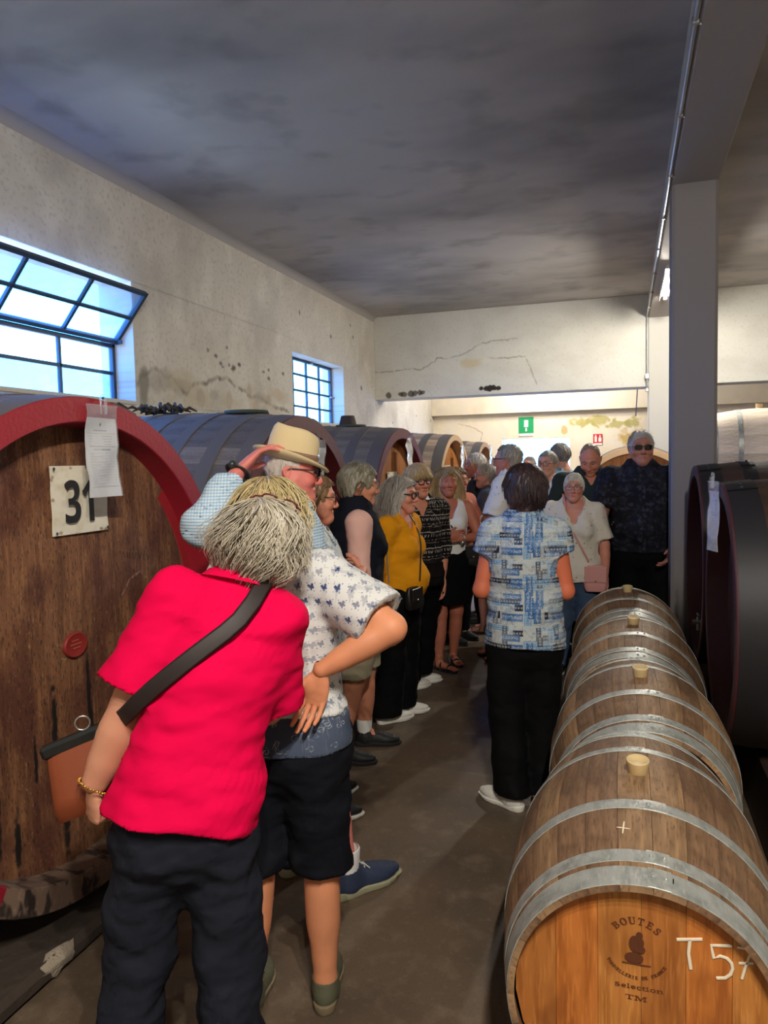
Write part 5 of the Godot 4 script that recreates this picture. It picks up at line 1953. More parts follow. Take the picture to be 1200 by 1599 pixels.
	# lower garment
	if o.has("bottom"):
		var b: Dictionary = o.bottom
		var cut: float = b.get("to", 0.03) * h
		var f := Field.new(Vector3(-0.5, 0.0, -0.5), Vector3(0.5, h * 0.68, 0.5), cell)
		var ext: float = b.get("loose", 0.012)
		var waist: float = b.get("waist", 0.6)
		f.bone(tf.call(0.49), tf.call(waist), right, trunk(WIDE, 0.49, waist, ext * 0.6, k * fat), trunk(DEEP, 0.49, waist, ext * 0.6, k * deep), 0.03, 2)
		if b.get("style", "trousers") == "skirt":
			f.bone(tf.call(0.54), Vector3(hip.x, cut, hip.z), right, trunk(WIDE, 0.5, 0.52, ext, k * fat), trunk(DEEP, 0.5, 0.52, ext, k * deep), 0.03, 2)
			f.bone(Vector3(hip.x, cut + 0.05, hip.z), Vector3(hip.x, cut - 0.05, hip.z), right, [0.15 * k * fat, 0.15 * k * fat], [0.1 * k, 0.1 * k], 0.005, 0, 1)
		else:
			for s in 2:
				var side := -1.0 if s == 0 else 1.0
				var hj: Vector3 = feet[s][2]
				var kn: Vector3 = feet[s][3]
				var an: Vector3 = feet[s][4]
				var lw := k * lerpf(1.0, fat, 0.6)
				var t := 1.0
				f.bone(hj + Vector3(0, 0.03, 0), kn, Vector3.RIGHT, [0.088 * lw + ext, 0.086 * lw + ext, (0.066 + 0.006) * lw + ext], [0.098 * lw + ext, 0.09 * lw + ext, 0.07 * lw + ext], 0.035)
				var wide: float = b.get("flare", 0.062) * k
				f.bone(kn, an + Vector3(0, -0.07, 0), Vector3.RIGHT.rotated(Vector3.UP, feet[s][1]), [0.068 * lw + ext, lerpf(0.068 * lw + ext, wide, 0.5), wide], [0.072 * lw + ext, lerpf(0.074 * lw + ext, wide * 1.15, 0.6), wide * 1.2], 0.03)
			f.crease(folds, Vector3(5, 8, 5), b.get("fold", 0.012))
			f.keep(Vector3.DOWN, -cut)
			for s in 2:
				var an: Vector3 = feet[s][4]
				var kn: Vector3 = feet[s][3]
				var q := kn.lerp(an, clampf((kn.y - cut) / (kn.y - an.y), -0.4, 1.0))
				f.limb(q + Vector3(0, 0.03, 0), q - Vector3(0, 0.06, 0), lerpf(0.052, 0.046, clampf((kn.y - cut) / 0.4, 0, 1)) * k * lerpf(1.0, fat, 0.5) + 0.006, 0.06 * k, 0.004, 0, 1)
		if b.get("style", "trousers") == "skirt":
			f.crease(folds, Vector3(6, 2, 6), 0.008)
		var bg := Geo.new()
		f.emit(bg, Transform3D())
		part(b.get("name", "trousers"), bg.mesh(), b.mat, who)
	# upper garments
	for t in o.tops:
		var f := Field.new(Vector3(-0.62, h * 0.3, -0.55) + Vector3(lean.x, 0, -lean.y), Vector3(0.62, h * 0.93, 0.55) + Vector3(lean.x, 0, -lean.y), t.get("cell", cell))
		var ext: float = t.get("loose", 0.018)
		var hem: float = t.hem
		var top: float = t.get("top", 0.852)
		var wid := trunk(WIDE, hem, top, ext, k * fat)
		var dep := trunk(DEEP, hem, top, ext, k * deep)
		var flare: float = t.get("flare", 0.0)
		for q in 12:
			var e := pow(1.0 - q / 11.0, 1.5) * flare
			wid[q] += e
			dep[q] += e
		if t.get("straight", 0.0) > 0.0:
			for q in 8:
				wid[q] = lerpf(wid[q], maxf(wid[q], wid[7]), t.straight)
		f.bone(tf.call(hem), tf.call(top), right, wid, dep, 0.03, 1)
		var bust: float = o.get("bust", 0.0)
		if bust > 0.0:
			for s in [-1, 1]:
				f.bone(tf.call(0.735) + right * s * 0.068 * k - fwd * -0.075 * k, tf.call(0.725) + right * s * 0.072 * k + fwd * (0.085 + ext) * k, right, [0.062 * k, bust * k], [0.062 * k, bust * k], 0.04)
		var belly: float = o.get("belly", 0.0)
		if belly > 0.0:
			f.bone(tf.call(0.6) + fwd * 0.02, tf.call(0.6) + fwd * (0.06 + belly), right, [0.13 * k * fat, 0.12 * k * fat], [0.13 * k, 0.12 * k], 0.06)
		if not t.get("no_shoulders", false):
			for s in 2:
				var a: Array = arms[s]
				var aw: float = a[3]
				var side := -1.0 if s == 0 else 1.0
				var sl: float = t.get("sleeve", 0.6)
				if sl > 0.0:
					f.limb(neck - up * 0.04 * k + right * side * 0.055, a[0], (0.046 + ext * 0.5) * k, 0.056 * aw + ext * 0.8, 0.05)
					var u: Vector3 = (a[1] - a[0]).normalized()
					var sr: float = t.get("sleeve_wide", 0.012)
					if sl <= 1.0:
						f.limb(a[0], a[0].lerp(a[1], sl), 0.056 * aw + ext * 0.7, 0.05 * aw + ext * 0.7 + sr, 0.035, 2)
						f.limb(a[0].lerp(a[1], sl - 0.1), a[0].lerp(a[1], sl + 0.3), 0.047 * aw + sr * 0.35, 0.052 * aw + sr * 0.5, 0.004, 0, 1)
					else:
						f.limb(a[0], a[1], 0.056 * aw + ext * 0.7, 0.05 * aw + ext * 0.6, 0.035)
						f.limb(a[1], a[1].lerp(a[2], sl - 1.0), 0.05 * aw + ext * 0.6, 0.036 * aw + ext * 0.6, 0.025, 2)
				else:
					f.limb(neck - up * 0.03 * k + right * side * 0.055, a[0] - right * side * 0.03 * k, (0.04 + ext * 0.6) * k, 0.036 * k, 0.04)
					f.limb(a[0] + right * side * 0.018 * k + up * 0.05 * k, a[0].lerp(a[1], 0.4) + right * side * 0.012, 0.05 * aw + 0.004, 0.052 * aw + 0.006, 0.012, 0, 1)
		f.crease(folds, t.get("folds", Vector3(4, 6, 4)), t.get("fold", 0.01))
		# neckline
		var nd: float = t.get("neck", 0.03)
		f.bone(neck - up * 0.03 * k, neck + up * 0.14 * k - Vector3(0, 0, 0), right, [nr + 0.012, nr + 0.02, nr + 0.03], [nr + 0.012, nr + 0.02, nr + 0.03], 0.006, 0, 1)
		if nd > 0.0:
			f.bone(neck + fwd * 0.1 * k - up * (nd + 0.02), neck + fwd * 0.05 * k + up * 0.06, right, [t.get("vee", 0.03) * 0.5, t.get("vee", 0.03) * 1.2 + 0.01, t.get("vee", 0.03) * 1.4 + 0.02], [0.07, 0.075, 0.07], 0.008, 0, 1)
		# open hem
		f.bone(tf.call(hem - 0.04), tf.call(hem + 0.012), right, [wid[0] - 0.035, wid[0] - 0.035].map(func(q): return maxf(q, 0.05)), [dep[0] - 0.03, dep[0] - 0.03], 0.004, 0, 1)
		var tg := Geo.new()
		f.emit(tg, Transform3D())
		part(t.get("name", "shirt"), tg.mesh(), t.mat, who)
	# collar
	if o.has("collar"):
		var cg := Geo.new()
		var pts := PackedVector3Array()
		var high: float = o.collar.get("high", 0.035)
		for a in 4:
			for b in 25:
				var w := lerpf(0.35, TAU - 0.35, b / 24.0)
				var rr: float = nr + 0.02 + [0.0, 0.004, 0.012, 0.03][a] * 1.0
				var yy: float = [-0.01, high, high + 0.002, high * 0.35 - 0.012 * (1.0 if b < 4 or b > 20 else 0.0)][a]
				pts.append(neck + up * (yy + 0.02) - fwd * -cos(w) * rr * 1.05 + right * sin(w) * rr + fwd * 0.0)
		cg.grid(pts, 4, 25)
		part("collar", cg.mesh(), o.collar.mat, who)
	for s in 2:
		make_shoe(who, feet[s][0], feet[s][1], o.shoes, k * (1.06 if male else 0.96), sk, g, o.get("shoe_cell", 0.0085))
	if o.shoes.get("style", "sneaker") == "sandal":
		(who.get_node("body") as MeshInstance3D).mesh = g.mesh()
	if o.has("hair"):
		make_hair(who, hx, o.hair)
	if o.has("glasses"):
		make_glasses(who, hx * Transform3D(Basis(Vector3.RIGHT, 0.5), Vector3(0, 0.085, 0.012)) if o.glasses.get("up", false) else hx, o.glasses)
	return {"who": who, "head": hx, "neck": neck, "hip": hip, "up": up, "right": right, "fwd": fwd, "arms": arms, "k": k}

# a flat band that follows points given in world space
func band(called: String, pts: Array, w: float, m: Material, parent: Node, thin := 0.25, up := Vector3.UP) -> MeshInstance3D:
	for pass_ in 2:
		var soft := pts.duplicate()
		for q in range(1, pts.size() - 1):
			soft[q] = pts[q] * 0.5 + (pts[q - 1] + pts[q + 1]) * 0.25
		pts = soft
	var p := PackedVector3Array()
	var r := PackedFloat32Array()
	for q in pts:
		p.append(q)
		r.append(w * 0.5)
	var g := Geo.new()
	g.tube(p, r, 8, thin, up)
	return part(called, g.mesh(), m, parent)

func wristband(d: Dictionary, side: int, m: Material, wide: float, back: float, face := false, called := "watch") -> void:
	var a: Array = d.arms[side]
	var dir: Vector3 = (a[2] - a[1]).normalized()
	var c: Vector3 = a[2] - dir * back
	var x := dir.cross(Vector3(0.3, 1, 0.2)).normalized()
	var y := dir.cross(x)
	var p := PackedVector3Array()
	var r := PackedFloat32Array()
	for q in 19:
		var w := TAU * q / 18
		p.append(c + (x * cos(w) + y * sin(w)) * (0.033 * a[3]))
		r.append(wide)
	var g := Geo.new()
	g.tube(p, r, 6, 0.4, dir)
	if face:
		g.ball(c + y * 0.034 * a[3], Vector3(0.016, 0.016, 0.016), 10)
		g.ball(c - y * 0.034 * a[3], Vector3(0.016, 0.016, 0.016), 10)
	part(called, g.mesh(), m, d.who)

# a place on the surface of a garment: r to the right and u up from the neck; side 1 front, -1 back, 0 the top of the shoulder at depth f
func snap(d: Dictionary, garment: String, r: float, u: float, side: int, f := 0.0, lift := 0.006) -> Vector3:
	var key := "%s/%s" % [d.who.name, garment]
	if not shared.has(key):
		shared[key] = (d.who.get_node(garment) as MeshInstance3D).mesh.surface_get_arrays(0)[Mesh.ARRAY_VERTEX]
	var vs: PackedVector3Array = shared[key]
	var base: Vector3 = d.neck + (d.right * r + d.up * u) * d.k
	var best := -9.0
	var fw: Vector3 = d.fwd
	var rt: Vector3 = d.right
	var up: Vector3 = d.up
	if side == 0:
		base += fw * f * d.k
		for v in vs:
			var q := v - base
			if absf(q.dot(rt)) < 0.018 and absf(q.dot(fw)) < 0.018:
				best = maxf(best, q.dot(up))
		return base + up * ((best if best > -0.3 else 0.0) + lift)
	for v in vs:
		var q := v - base
		if absf(q.dot(rt)) < 0.018 and absf(q.dot(up)) < 0.018:
			best = maxf(best, q.dot(fw) * side)
	if best < -0.25:
		best = 0.1
	return base + fw * side * (best + lift)

# ---------------------------------------------------------------- prints of the clothes
func leaf_print() -> Texture2D:
	var c := Canvas.new(256, 256, srgb(214, 215, 214))
	var f := Canvas.noise(5, 0.1, 2)
	for q in [[64, 60], [192, 60], [0, 188], [128, 188], [256, 188]]:
		for e in [[0, 0, 24, 16], [13, -17, 15, 20], [-18, -12, 16, 12], [5, 18, 9, 15], [24, 4, 12, 10]]:
			c.blob(q[0] + e[0], q[1] + e[1], e[2], e[3], srgb(40, 56, 108), 0.95, f, 0.35, 0.35)
		for e in [[32, 34], [-30, 30], [-34, -34], [40, -36]]:
			c.blob(q[0] + e[0], q[1] + e[1], 6, 6, srgb(40, 42, 62), 0.85)
	return c.tex()

func scroll_print(base: Color, ink: Color, s: int) -> Texture2D:
	var c := Canvas.new(256, 256, base)
	var f := Canvas.noise(s, 0.05, 2)
	var r := RandomNumberGenerator.new()
	r.seed = s
	for q in 34:
		var o := Vector2(r.randf(), r.randf()) * 256.0
		var a := r.randf() * TAU
		var pts := []
		for e in 14:
			pts.append(o + Vector2(cos(a), sin(a)) * (14.0 - e * 0.9))
			a += 0.5
		c.line(pts, 1.4, ink, 0.85, f, 3.0)
	return c.tex()

func petal_print(s: int) -> Texture2D:
	var c := Canvas.new(256, 256, srgb(222, 228, 228))
	var f := Canvas.noise(s, 0.04, 2)
	var r := RandomNumberGenerator.new()
	r.seed = s
	var cols := [srgb(60, 96, 150), srgb(70, 120, 110), srgb(40, 58, 92), srgb(150, 176, 190), srgb(110, 150, 180)]
	for q in 40:
		var o := Vector2(r.randf(), r.randf()) * 256.0
		var col: Color = cols[r.randi() % 5]
		for e in 4:
			var w := r.randf() * TAU
			c.blob(o.x + cos(w) * 9, o.y + sin(w) * 9, 9, 6, col, 0.85, f, 0.5, 0.3)
	return c.tex()

func band_print() -> Texture2D:
	# black and white bands with rows of marks between them
	var c := Canvas.new(256, 512, srgb(24, 22, 24))
	var f := Canvas.noise(6, 0.03, 2)
	var white := srgb(206, 200, 190)
	var y := 0
	var r := RandomNumberGenerator.new()
	r.seed = 12
	while y < 512:
		c.line([Vector2(0, y + 8), Vector2(256, y + 8)], 5.0, white, 0.95, f, 6.0)
		for x in range(0, 256, 10):
			c.line([Vector2(x, y + 26), Vector2(x + r.randf_range(-6, 6), y + 46)], 1.8, white, 0.85)
		for x in range(0, 256, 18):
			c.blob(x + 6, y + 70, 6, 6, srgb(170, 150, 140), 0.9, f, 0.5)
		c.line([Vector2(0, y + 92), Vector2(256, y + 92)], 2.0, white, 0.9, f, 8.0)
		y += 128
	return c.tex()

func patch_print() -> Texture2D:
	# patchwork of blue, white and black paisley strips
	var c := Canvas.new(512, 512, srgb(186, 192, 192))
	var f := Canvas.noise(8, 0.05, 2)
	var r := RandomNumberGenerator.new()
	r.seed = 31
	var blue := srgb(36, 80, 138)
	var mid := srgb(84, 128, 172)
	var navy := srgb(26, 32, 52)
	var pale := srgb(222, 222, 214)
	for q in 210:
		var o := Vector2(r.randf(), r.randf()) * 512.0
		var a := r.randf() * TAU
		var pts := []
		for e in 12:
			pts.append(o + Vector2(cos(a), sin(a)) * (13.0 - e))
			a += 0.55
		c.line(pts, 1.3, [navy, blue, mid, srgb(120, 124, 110)][r.randi() % 4], 0.9, f, 3.0)
	for q in 34:
		var x := r.randi_range(-20, 460)
		var y := r.randi_range(-20, 460)
		var tall := r.randf() < 0.5
		var w := r.randi_range(34, 56)
		var l := r.randi_range(110, 190)
		var ww := w if tall else l
		var hh := l if tall else w
		var kind := q % 3
		c.rect(x, y, ww, hh, [blue, navy, mid][kind])
		c.rect(x + 4, y + 4, ww - 8, hh - 8, [srgb(62, 108, 164), srgb(34, 40, 60), srgb(140, 172, 200)][kind])
		for e in range(10, l - 10, 22):
			var o := Vector2(x + w / 2, y + e) if tall else Vector2(x + e, y + w / 2)
			if kind == 0:
				var a := r.randf() * TAU
				var pts := []
				for z in 10:
					pts.append(o + Vector2(cos(a), sin(a)) * (12.0 - z))
					a += 0.6
				c.line(pts, 1.8, pale, 0.9)
			elif kind == 1:
				c.rect(int(o.x) - 6, int(o.y) - 7, 4, 14, pale, 0.85)
				c.rect(int(o.x) + 2, int(o.y) - 7, 4, 10, pale, 0.85)
				c.rect(int(o.x) - 6, int(o.y) + 4, 12, 3, pale, 0.85)
			else:
				c.blob(o.x, o.y, 8, 8, blue, 0.9, f, 0.4)
				c.blob(o.x, o.y, 3.5, 3.5, pale, 0.95)
	return c.tex()

func speck_print(base: Color, cols: Array, n: int, size: float, s: int) -> Texture2D:
	var c := Canvas.new(256, 256, base)
	var f := Canvas.noise(s, 0.06, 3)
	var r := RandomNumberGenerator.new()
	r.seed = s
	for q in n:
		c.blob(r.randf() * 256, r.randf() * 256, size * r.randf_range(0.6, 1.3), size * r.randf_range(0.5, 1.2), cols[r.randi() % cols.size()], 0.75, f, 0.8, 0.4)
	return c.tex()

func stripe_print() -> Texture2D:
	var c := Canvas.new(128, 128, srgb(150, 190, 222))
	for q in 8:
		c.rect(0, q * 16, 128, 7, srgb(228, 236, 240), 0.95)
	for q in 5:
		c.rect(q * 27, 20 + q * 19 % 60, 16, 6, srgb(40, 52, 80), 0.8)
	return c.tex()

func build_people() -> void:
	folds = Canvas.noise(404, 1.0, 3)
	shared.white_cloth = cloth(srgb(232, 232, 230))
	var navy := cloth(srgb(17, 18, 25), null, 1.0, 0.02)
	var black := cloth(srgb(10, 10, 12), null, 1.0, 0.02)
	var white_shoe := mat(srgb(226, 224, 216), 0.6)
	var white_sole := mat(srgb(232, 230, 222), 0.6)
	var dark_shoe := mat(srgb(22, 22, 24), 0.6)
	var frame := mat(srgb(24, 22, 24), 0.3)
	var gold := mat(srgb(226, 176, 84), 0.3, 0.9)
	var steel := mat(srgb(200, 200, 200), 0.3, 0.8)
	var leather := mat(srgb(24, 22, 22), 0.45)
	build_pink(navy, gold)
	build_leaf(navy)
	build_hat_man(frame)
	build_row(black, navy, white_shoe, white_sole, dark_shoe, frame, leather, steel)
	build_guide(black, white_shoe, white_sole, frame)
	build_back_group(black, frame, dark_shoe, white_sole, steel, leather)

# ---- woman in the pink shirt, nearest the camera
func build_pink(navy: Material, gold: Material) -> void:
	var pink := cloth(srgb(220, 0, 70), null, 1.0, 0.03)
	pink.rim_enabled = false
	var d := person({
		"label": "grey-haired woman from behind in a bright pink shirt, leaning to look past the group", "x": -1.0, "z": -1.5, "yaw": 22, "h": 1.55, "fat": 0.91, "deep": 1.05, "skin": srgb(212, 150, 122), "cell": 0.011,
		"lean": Vector2(0.115, 0.12), "twist": 0.0, "head": Vector3(-12, -10, 18), "head_at": Vector3(0.055, 0.105, -0.045), "bust": 0.06, "eyes": true, "arm": 1.36, "shoulders": 0.87, "tuck_right": 0.035,
		"arms": [[Vector3(-0.44, -1, 0.22), Vector3(-0.5, -1, 0.0), "fist", Vector3(-0.12, -1, -0.12), Vector3(0.75, -0.1, -0.6)], [Vector3(-0.12, -1, -0.36), Vector3(-0.4, -0.35, -1.0), "hold"]],
		"feet": [[-1.17, -1.4, 18], [-0.9, -1.5, 8]], "bottom": {"mat": cloth(srgb(31, 33, 43), null, 1.0, 0.02), "to": 0.03, "loose": 0.018, "flare": 0.085, "name": "trousers", "fold": 0.02},
		"tops": [{"mat": pink, "name": "shirt", "hem": 0.5, "sleeve": 0.86, "sleeve_wide": 0.03, "loose": 0.02, "flare": 0.022, "straight": 0.7, "neck": 0.0, "cell": 0.0068, "folds": Vector3(3.4, 7.0, 3.4), "fold": 0.017}],
		"collar": {"mat": pink, "high": 0.03}, "shoes": {"mat": mat(srgb(30, 30, 34), 0.6), "sole": mat(srgb(60, 58, 56), 0.7)}, "hand_cell": 0.0035,
		"hair": {"color": srgb(178, 168, 148), "color2": srgb(220, 213, 199), "root": srgb(160, 149, 130), "full": 0.014, "nape": -0.125, "length": 0.19, "locks": 1500, "cover_ears": true, "gravity": 0.22, "spread": 0.08, "tuck": 1.0, "wave": 0.022, "thick": 0.0052, "mess": 0.6, "seed": 4, "cell": 0.006, "streak": 0.9, "part": -0.35},
		"glasses": {"mat": mat(srgb(96, 30, 40), 0.35), "thick": 0.0025, "up": true}})
	# gold chain bracelet
	var a: Array = d.arms[0]
	var dir: Vector3 = (a[2] - a[1]).normalized()
	var c: Vector3 = a[2] + dir * 0.008
	var x := dir.cross(Vector3(0.3, 1, 0.2)).normalized()
	var y := dir.cross(x)
	var g := Geo.new()
	for q in 30:
		var w := TAU * q / 30
		var e := c + (x * cos(w) * 0.04 + y * sin(w) * 0.038) + dir * 0.01 * sin(w * 1.0 + 0.6)
		g.ball(e, Vector3(0.0048, 0.003, 0.003) if q % 2 else Vector3(0.003, 0.0046, 0.0034), 8)
	part("bracelet", g.mesh(), gold, d.who)
	# cross-body bag: the strap runs from the right shoulder over the back to the bag on the left hip
	var t := thing("shoulder_bag", "brown leather shoulder bag with a black top hanging at the pink woman's left hip", "bag")
	var wx: Transform3D = d.who.transform
	var pts := [wx * snap(d, "shirt", 0.09, -0.06, 1), wx * snap(d, "shirt", 0.088, 0.0, 0, 0.03, 0.03), wx * snap(d, "shirt", 0.086, 0.0, 0, -0.02, 0.035), wx * snap(d, "shirt", 0.082, 0.0, 0, -0.06, 0.03)]
	for q in 10:
		pts.append(wx * snap(d, "shirt", lerpf(0.075, -0.185, q / 9.0), lerpf(-0.04, -0.345, q / 9.0), -1, 0.0, 0.02 if q < 2 else 0.013))
	var bc: Vector3 = wx * (d.hip + Vector3(-0.262, 0.03, -0.13))
	var bb := wx.basis * Basis(Vector3.UP, 0.25) * Basis(Vector3.BACK, 0.3)
	pts.append(wx * (d.neck + d.right * -0.225 + d.up * -0.41 - d.fwd * 0.02))
	pts.append(bc + bb * Vector3(0.09, 0.1, 0.0))
	band("strap", pts, 0.042, mat(srgb(40, 30, 30), 0.6), t, 0.1, wx.basis * Vector3(-0.5, 0.3, 0.7))
	var rows := PackedVector3Array()
	g = Geo.new()
	for e in 7:
		var f := e / 6.0
		for b in 17:
			var w := TAU * b / 16
			var px := signf(cos(w)) * pow(absf(cos(w)), 0.6) * lerpf(0.125, 0.085, f)
			var pz := signf(sin(w)) * pow(absf(sin(w)), 0.8) * lerpf(0.05, 0.012, f)
			if e == 0:
				px *= 0.95
				pz *= 0.4
			rows.append(bc + bb * Vector3(px, -0.085 + 0.17 * f + (-0.008 if e == 0 else 0.0), pz))
	g.grid(rows, 7, 17, false, true)
	var bot := PackedVector3Array()
	for b in 16:
		bot.append(rows[b])
	g.poly(bot, bb * Vector3.DOWN)
	part("pouch", g.mesh(), bumpy(mat(srgb(132, 64, 36), 0.5), 0.2, 0.03, Vector3.ONE * 5, 14), t)
	g = Geo.new()
	g.box(bc + bb * Vector3(0, 0.09, 0), Vector3(0.19, 0.035, 0.03), 0.008, bb)
	part("top_band", g.mesh(), mat(srgb(24, 26, 26), 0.45), t)
	g = Geo.new()
	var ring := PackedVector3Array()
	var rr := PackedFloat32Array()
	for b in 15:
		ring.append(bc + bb * Vector3(0.02 + cos(TAU * b / 14) * 0.018, 0.125 + sin(TAU * b / 14) * 0.018, 0))
		rr.append(0.0025)
	g.tube(ring, rr, 6)
	part("buckle_ring", g.mesh(), mat(srgb(200, 200, 200), 0.3, 0.9), t)

# ---- woman with the leaf print blouse, hand on hip
func build_leaf(navy: Material) -> void:
	var leaf := cloth(Color.WHITE, leaf_print(), 12.0, 0.02)
	var scroll := cloth(Color.WHITE, scroll_print(srgb(74, 84, 104), srgb(200, 206, 212), 3), 5.0, 0.02)
	var olive := bumpy(mat(srgb(84, 84, 64), 0.8), 0.1, 0.1, Vector3.ONE * 3, 15)
	person({
		"label": "blonde woman from behind in a white blouse with blue leaves, right hand on her hip", "x": -0.96, "z": -1.98, "yaw": -6, "h": 1.57, "fat": 1.1, "deep": 1.1, "skin": srgb(214, 142, 104), "cell": 0.011,
		"lean": Vector2(-0.05, 0.03), "head": Vector3(-8, -4, 2), "bust": 0.06, "arm": 1.06, "bare_legs": true, "head_at": Vector3(-0.02, 0.115, -0.03),
		"arms": [[Vector3(-0.2, -1, -0.2), Vector3(0.1, -0.7, -0.8), "relaxed"], [Vector3(0.84, -0.5, 0.1), Vector3(-0.78, -0.5, 0.42), "relaxed", Vector3(-0.28, -1, 0.06), Vector3(0.15, 0.05, 1)]],
		"feet": [[-1.06, -1.88, 12], [-0.86, -1.98, 16]], "bottom": {"mat": navy, "to": 0.262, "loose": 0.016, "flare": 0.086, "name": "capri_trousers", "fold": 0.016},
		"tops": [{"mat": leaf, "name": "blouse", "hem": 0.565, "sleeve": 0.84, "sleeve_wide": 0.026, "loose": 0.022, "flare": 0.008, "straight": 0.4, "neck": 0.02, "vee": 0.05, "cell": 0.009, "folds": Vector3(3, 5, 3), "fold": 0.014},
			{"mat": scroll, "name": "blouse_hem", "hem": 0.495, "top": 0.572, "sleeve": 0.0, "no_shoulders": true, "loose": 0.026, "flare": 0.0, "straight": 0.0, "neck": 0.0, "cell": 0.009, "folds": Vector3(3, 5, 3), "fold": 0.012}],
		"shoes": {"mat": olive, "sole": mat(srgb(122, 108, 84), 0.8), "lace": mat(srgb(60, 60, 44), 0.8), "high": 0.1}, "hand_cell": 0.0035, "shoe_cell": 0.007,
		"hair": {"color": srgb(198, 178, 128), "color2": srgb(228, 212, 168), "root": srgb(140, 118, 82), "full": 0.018, "nape": -0.14, "length": 0.2, "locks": 1200, "cover_ears": true, "gravity": 0.25, "spread": 0.08, "tuck": 0.6, "wave": 0.022, "thick": 0.0052, "mess": 0.5, "seed": 9, "cell": 0.006, "streak": 0.7}})

# ---- man with the straw hat
func build_hat_man(frame: Material) -> void:
	var shirt := cloth(Color.WHITE, stripe_print(), 12.0, 0.02)
	var d := person({
		"label": "man in a straw hat and sunglasses with one arm raised behind his head", "x": -1.25, "z": -2.62, "yaw": -66, "h": 1.7, "male": true, "fat": 1.12, "skin": srgb(222, 128, 116), "flush": 0.3, "cell": 0.012,
		"head": Vector3(-4, -6, 0), "bare_legs": true, "jaw": 1.06, "belly": 0.05,
		"arms": [[Vector3(-0.2, -1, -0.1), Vector3(0.3, -0.5, -0.8), "relaxed"], [Vector3(0.32, 0.12, 1.0), Vector3(-0.52, 0.72, -0.42), "relaxed", Vector3(-0.4, 0.6, -0.6), Vector3(-0.3, -0.3, -0.9)]],
		"feet": [[-1.24, -2.62, -30], [-0.98, -2.52, -38]], "bottom": {"mat": cloth(srgb(40, 42, 52)), "to": 0.28, "loose": 0.02, "flare": 0.1, "name": "shorts"},
		"tops": [{"mat": shirt, "name": "shirt", "hem": 0.47, "sleeve": 1.85, "loose": 0.03, "neck": 0.03, "straight": 0.6, "fold": 0.016}], "collar": {"mat": shirt, "high": 0.03},
		"shoes": {"mat": bumpy(mat(srgb(38, 50, 76), 0.75), 0.2, 0.06, Vector3.ONE * 6, 16), "sole": mat(srgb(158, 156, 128), 0.8), "sock": 0.17, "lace": mat(srgb(190, 190, 184), 0.7), "high": 0.1}, "shoe_cell": 0.0065,
		"hair": {"color": srgb(200, 190, 180), "full": 0.003, "nape": -0.04, "length": 0.02, "locks": 60, "line": 0.085, "thick": 0.004, "seed": 2},
		"glasses": {"mat": frame, "sun": true, "thick": 0.003, "w": 0.026, "h": 0.019}})
	wristband(d, 1, mat(srgb(60, 64, 60), 0.4, 0.5), 0.012, 0.0, true)
	# the hat: pinched crown, band with stitches, snapped brim
	var hx: Transform3D = d.head
	hx = hx * Transform3D(Basis(Vector3.RIGHT, -0.12), Vector3(0, 0.055, 0.008))
	var straw := bumpy(mat(srgb(226, 204, 158), 0.85), 0.25, 0.12, Vector3(9, 9, 9), 17)
	var g := Geo.new()
	var pts := PackedVector3Array()
	var prof := [[0.086, 0.0], [0.086, 0.035], [0.083, 0.075], [0.076, 0.108], [0.066, 0.122], [0.045, 0.124], [0.002, 0.112]]
	for a in prof.size():
		for b in 41:
			var w := TAU * b / 40
			var r: float = prof[a][0]
			var px := cos(w) * r * 0.94
			var pz := sin(w) * r * 1.17
			var py: float = prof[a][1]
			if a >= 2:
				# the front is pinched and the top has a long dent
				var front := clampf(-sin(w), 0.0, 1.0)
				px *= 1.0 - 0.28 * front * front * (a - 1) / 5.0
				py -= 0.024 * pow(absf(sin(w)), 2.0) * clampf(-sin(w), -0.6, 1.0) * (a - 1) / 5.0
				if a >= 5:
					py -= 0.014 * (a - 4) * (1.0 - absf(cos(w)) * 0.6)
			pts.append(hx * Vector3(px, py, pz))
	g.grid(pts, prof.size(), 41, true, true)
	pts = PackedVector3Array()
	for a in [[0.084, 0.002, 0.0], [0.105, -0.002, 0.3], [0.128, -0.004, 0.8], [0.136, 0.0, 1.0], [0.128, -0.009, 0.8], [0.105, -0.007, 0.3], [0.084, -0.004, 0.0]]:
		for b in 41:
			var w := TAU * b / 40
			var dip: float = a[2] * (0.03 * absf(cos(w)) + 0.016 * clampf(sin(w), 0, 1) - 0.02 * clampf(-sin(w), 0, 1))
			pts.append(hx * Vector3(cos(w) * a[0] * 0.95, a[1] + dip, sin(w) * a[0] * 1.13))
	g.grid(pts, 7, 41, true, true)
	var hat := part("straw_hat", g.mesh(), straw, d.who)
	g = Geo.new()
	pts = PackedVector3Array()
	for a in [[0.0875, 0.003], [0.0895, 0.005], [0.0895, 0.03], [0.087, 0.032]]:
		for b in 41:
			var w := TAU * b / 40
			pts.append(hx * Vector3(cos(w) * a[0] * 0.945, a[1], sin(w) * a[0] * 1.172))
	g.grid(pts, 4, 41, true, true)
	part("hat_band", g.mesh(), mat(srgb(140, 108, 88), 0.8), hat)
	g = Geo.new()
	for b in 70:
		var w := TAU * b / 70
		for yy in [0.008, 0.027]:
			g.ball(hx * Vector3(cos(w) * 0.0898 * 0.945, yy, sin(w) * 0.0898 * 1.172), Vector3.ONE * 0.0012, 4)
	part("stitching", g.mesh(), mat(srgb(226, 214, 190), 0.8), hat)

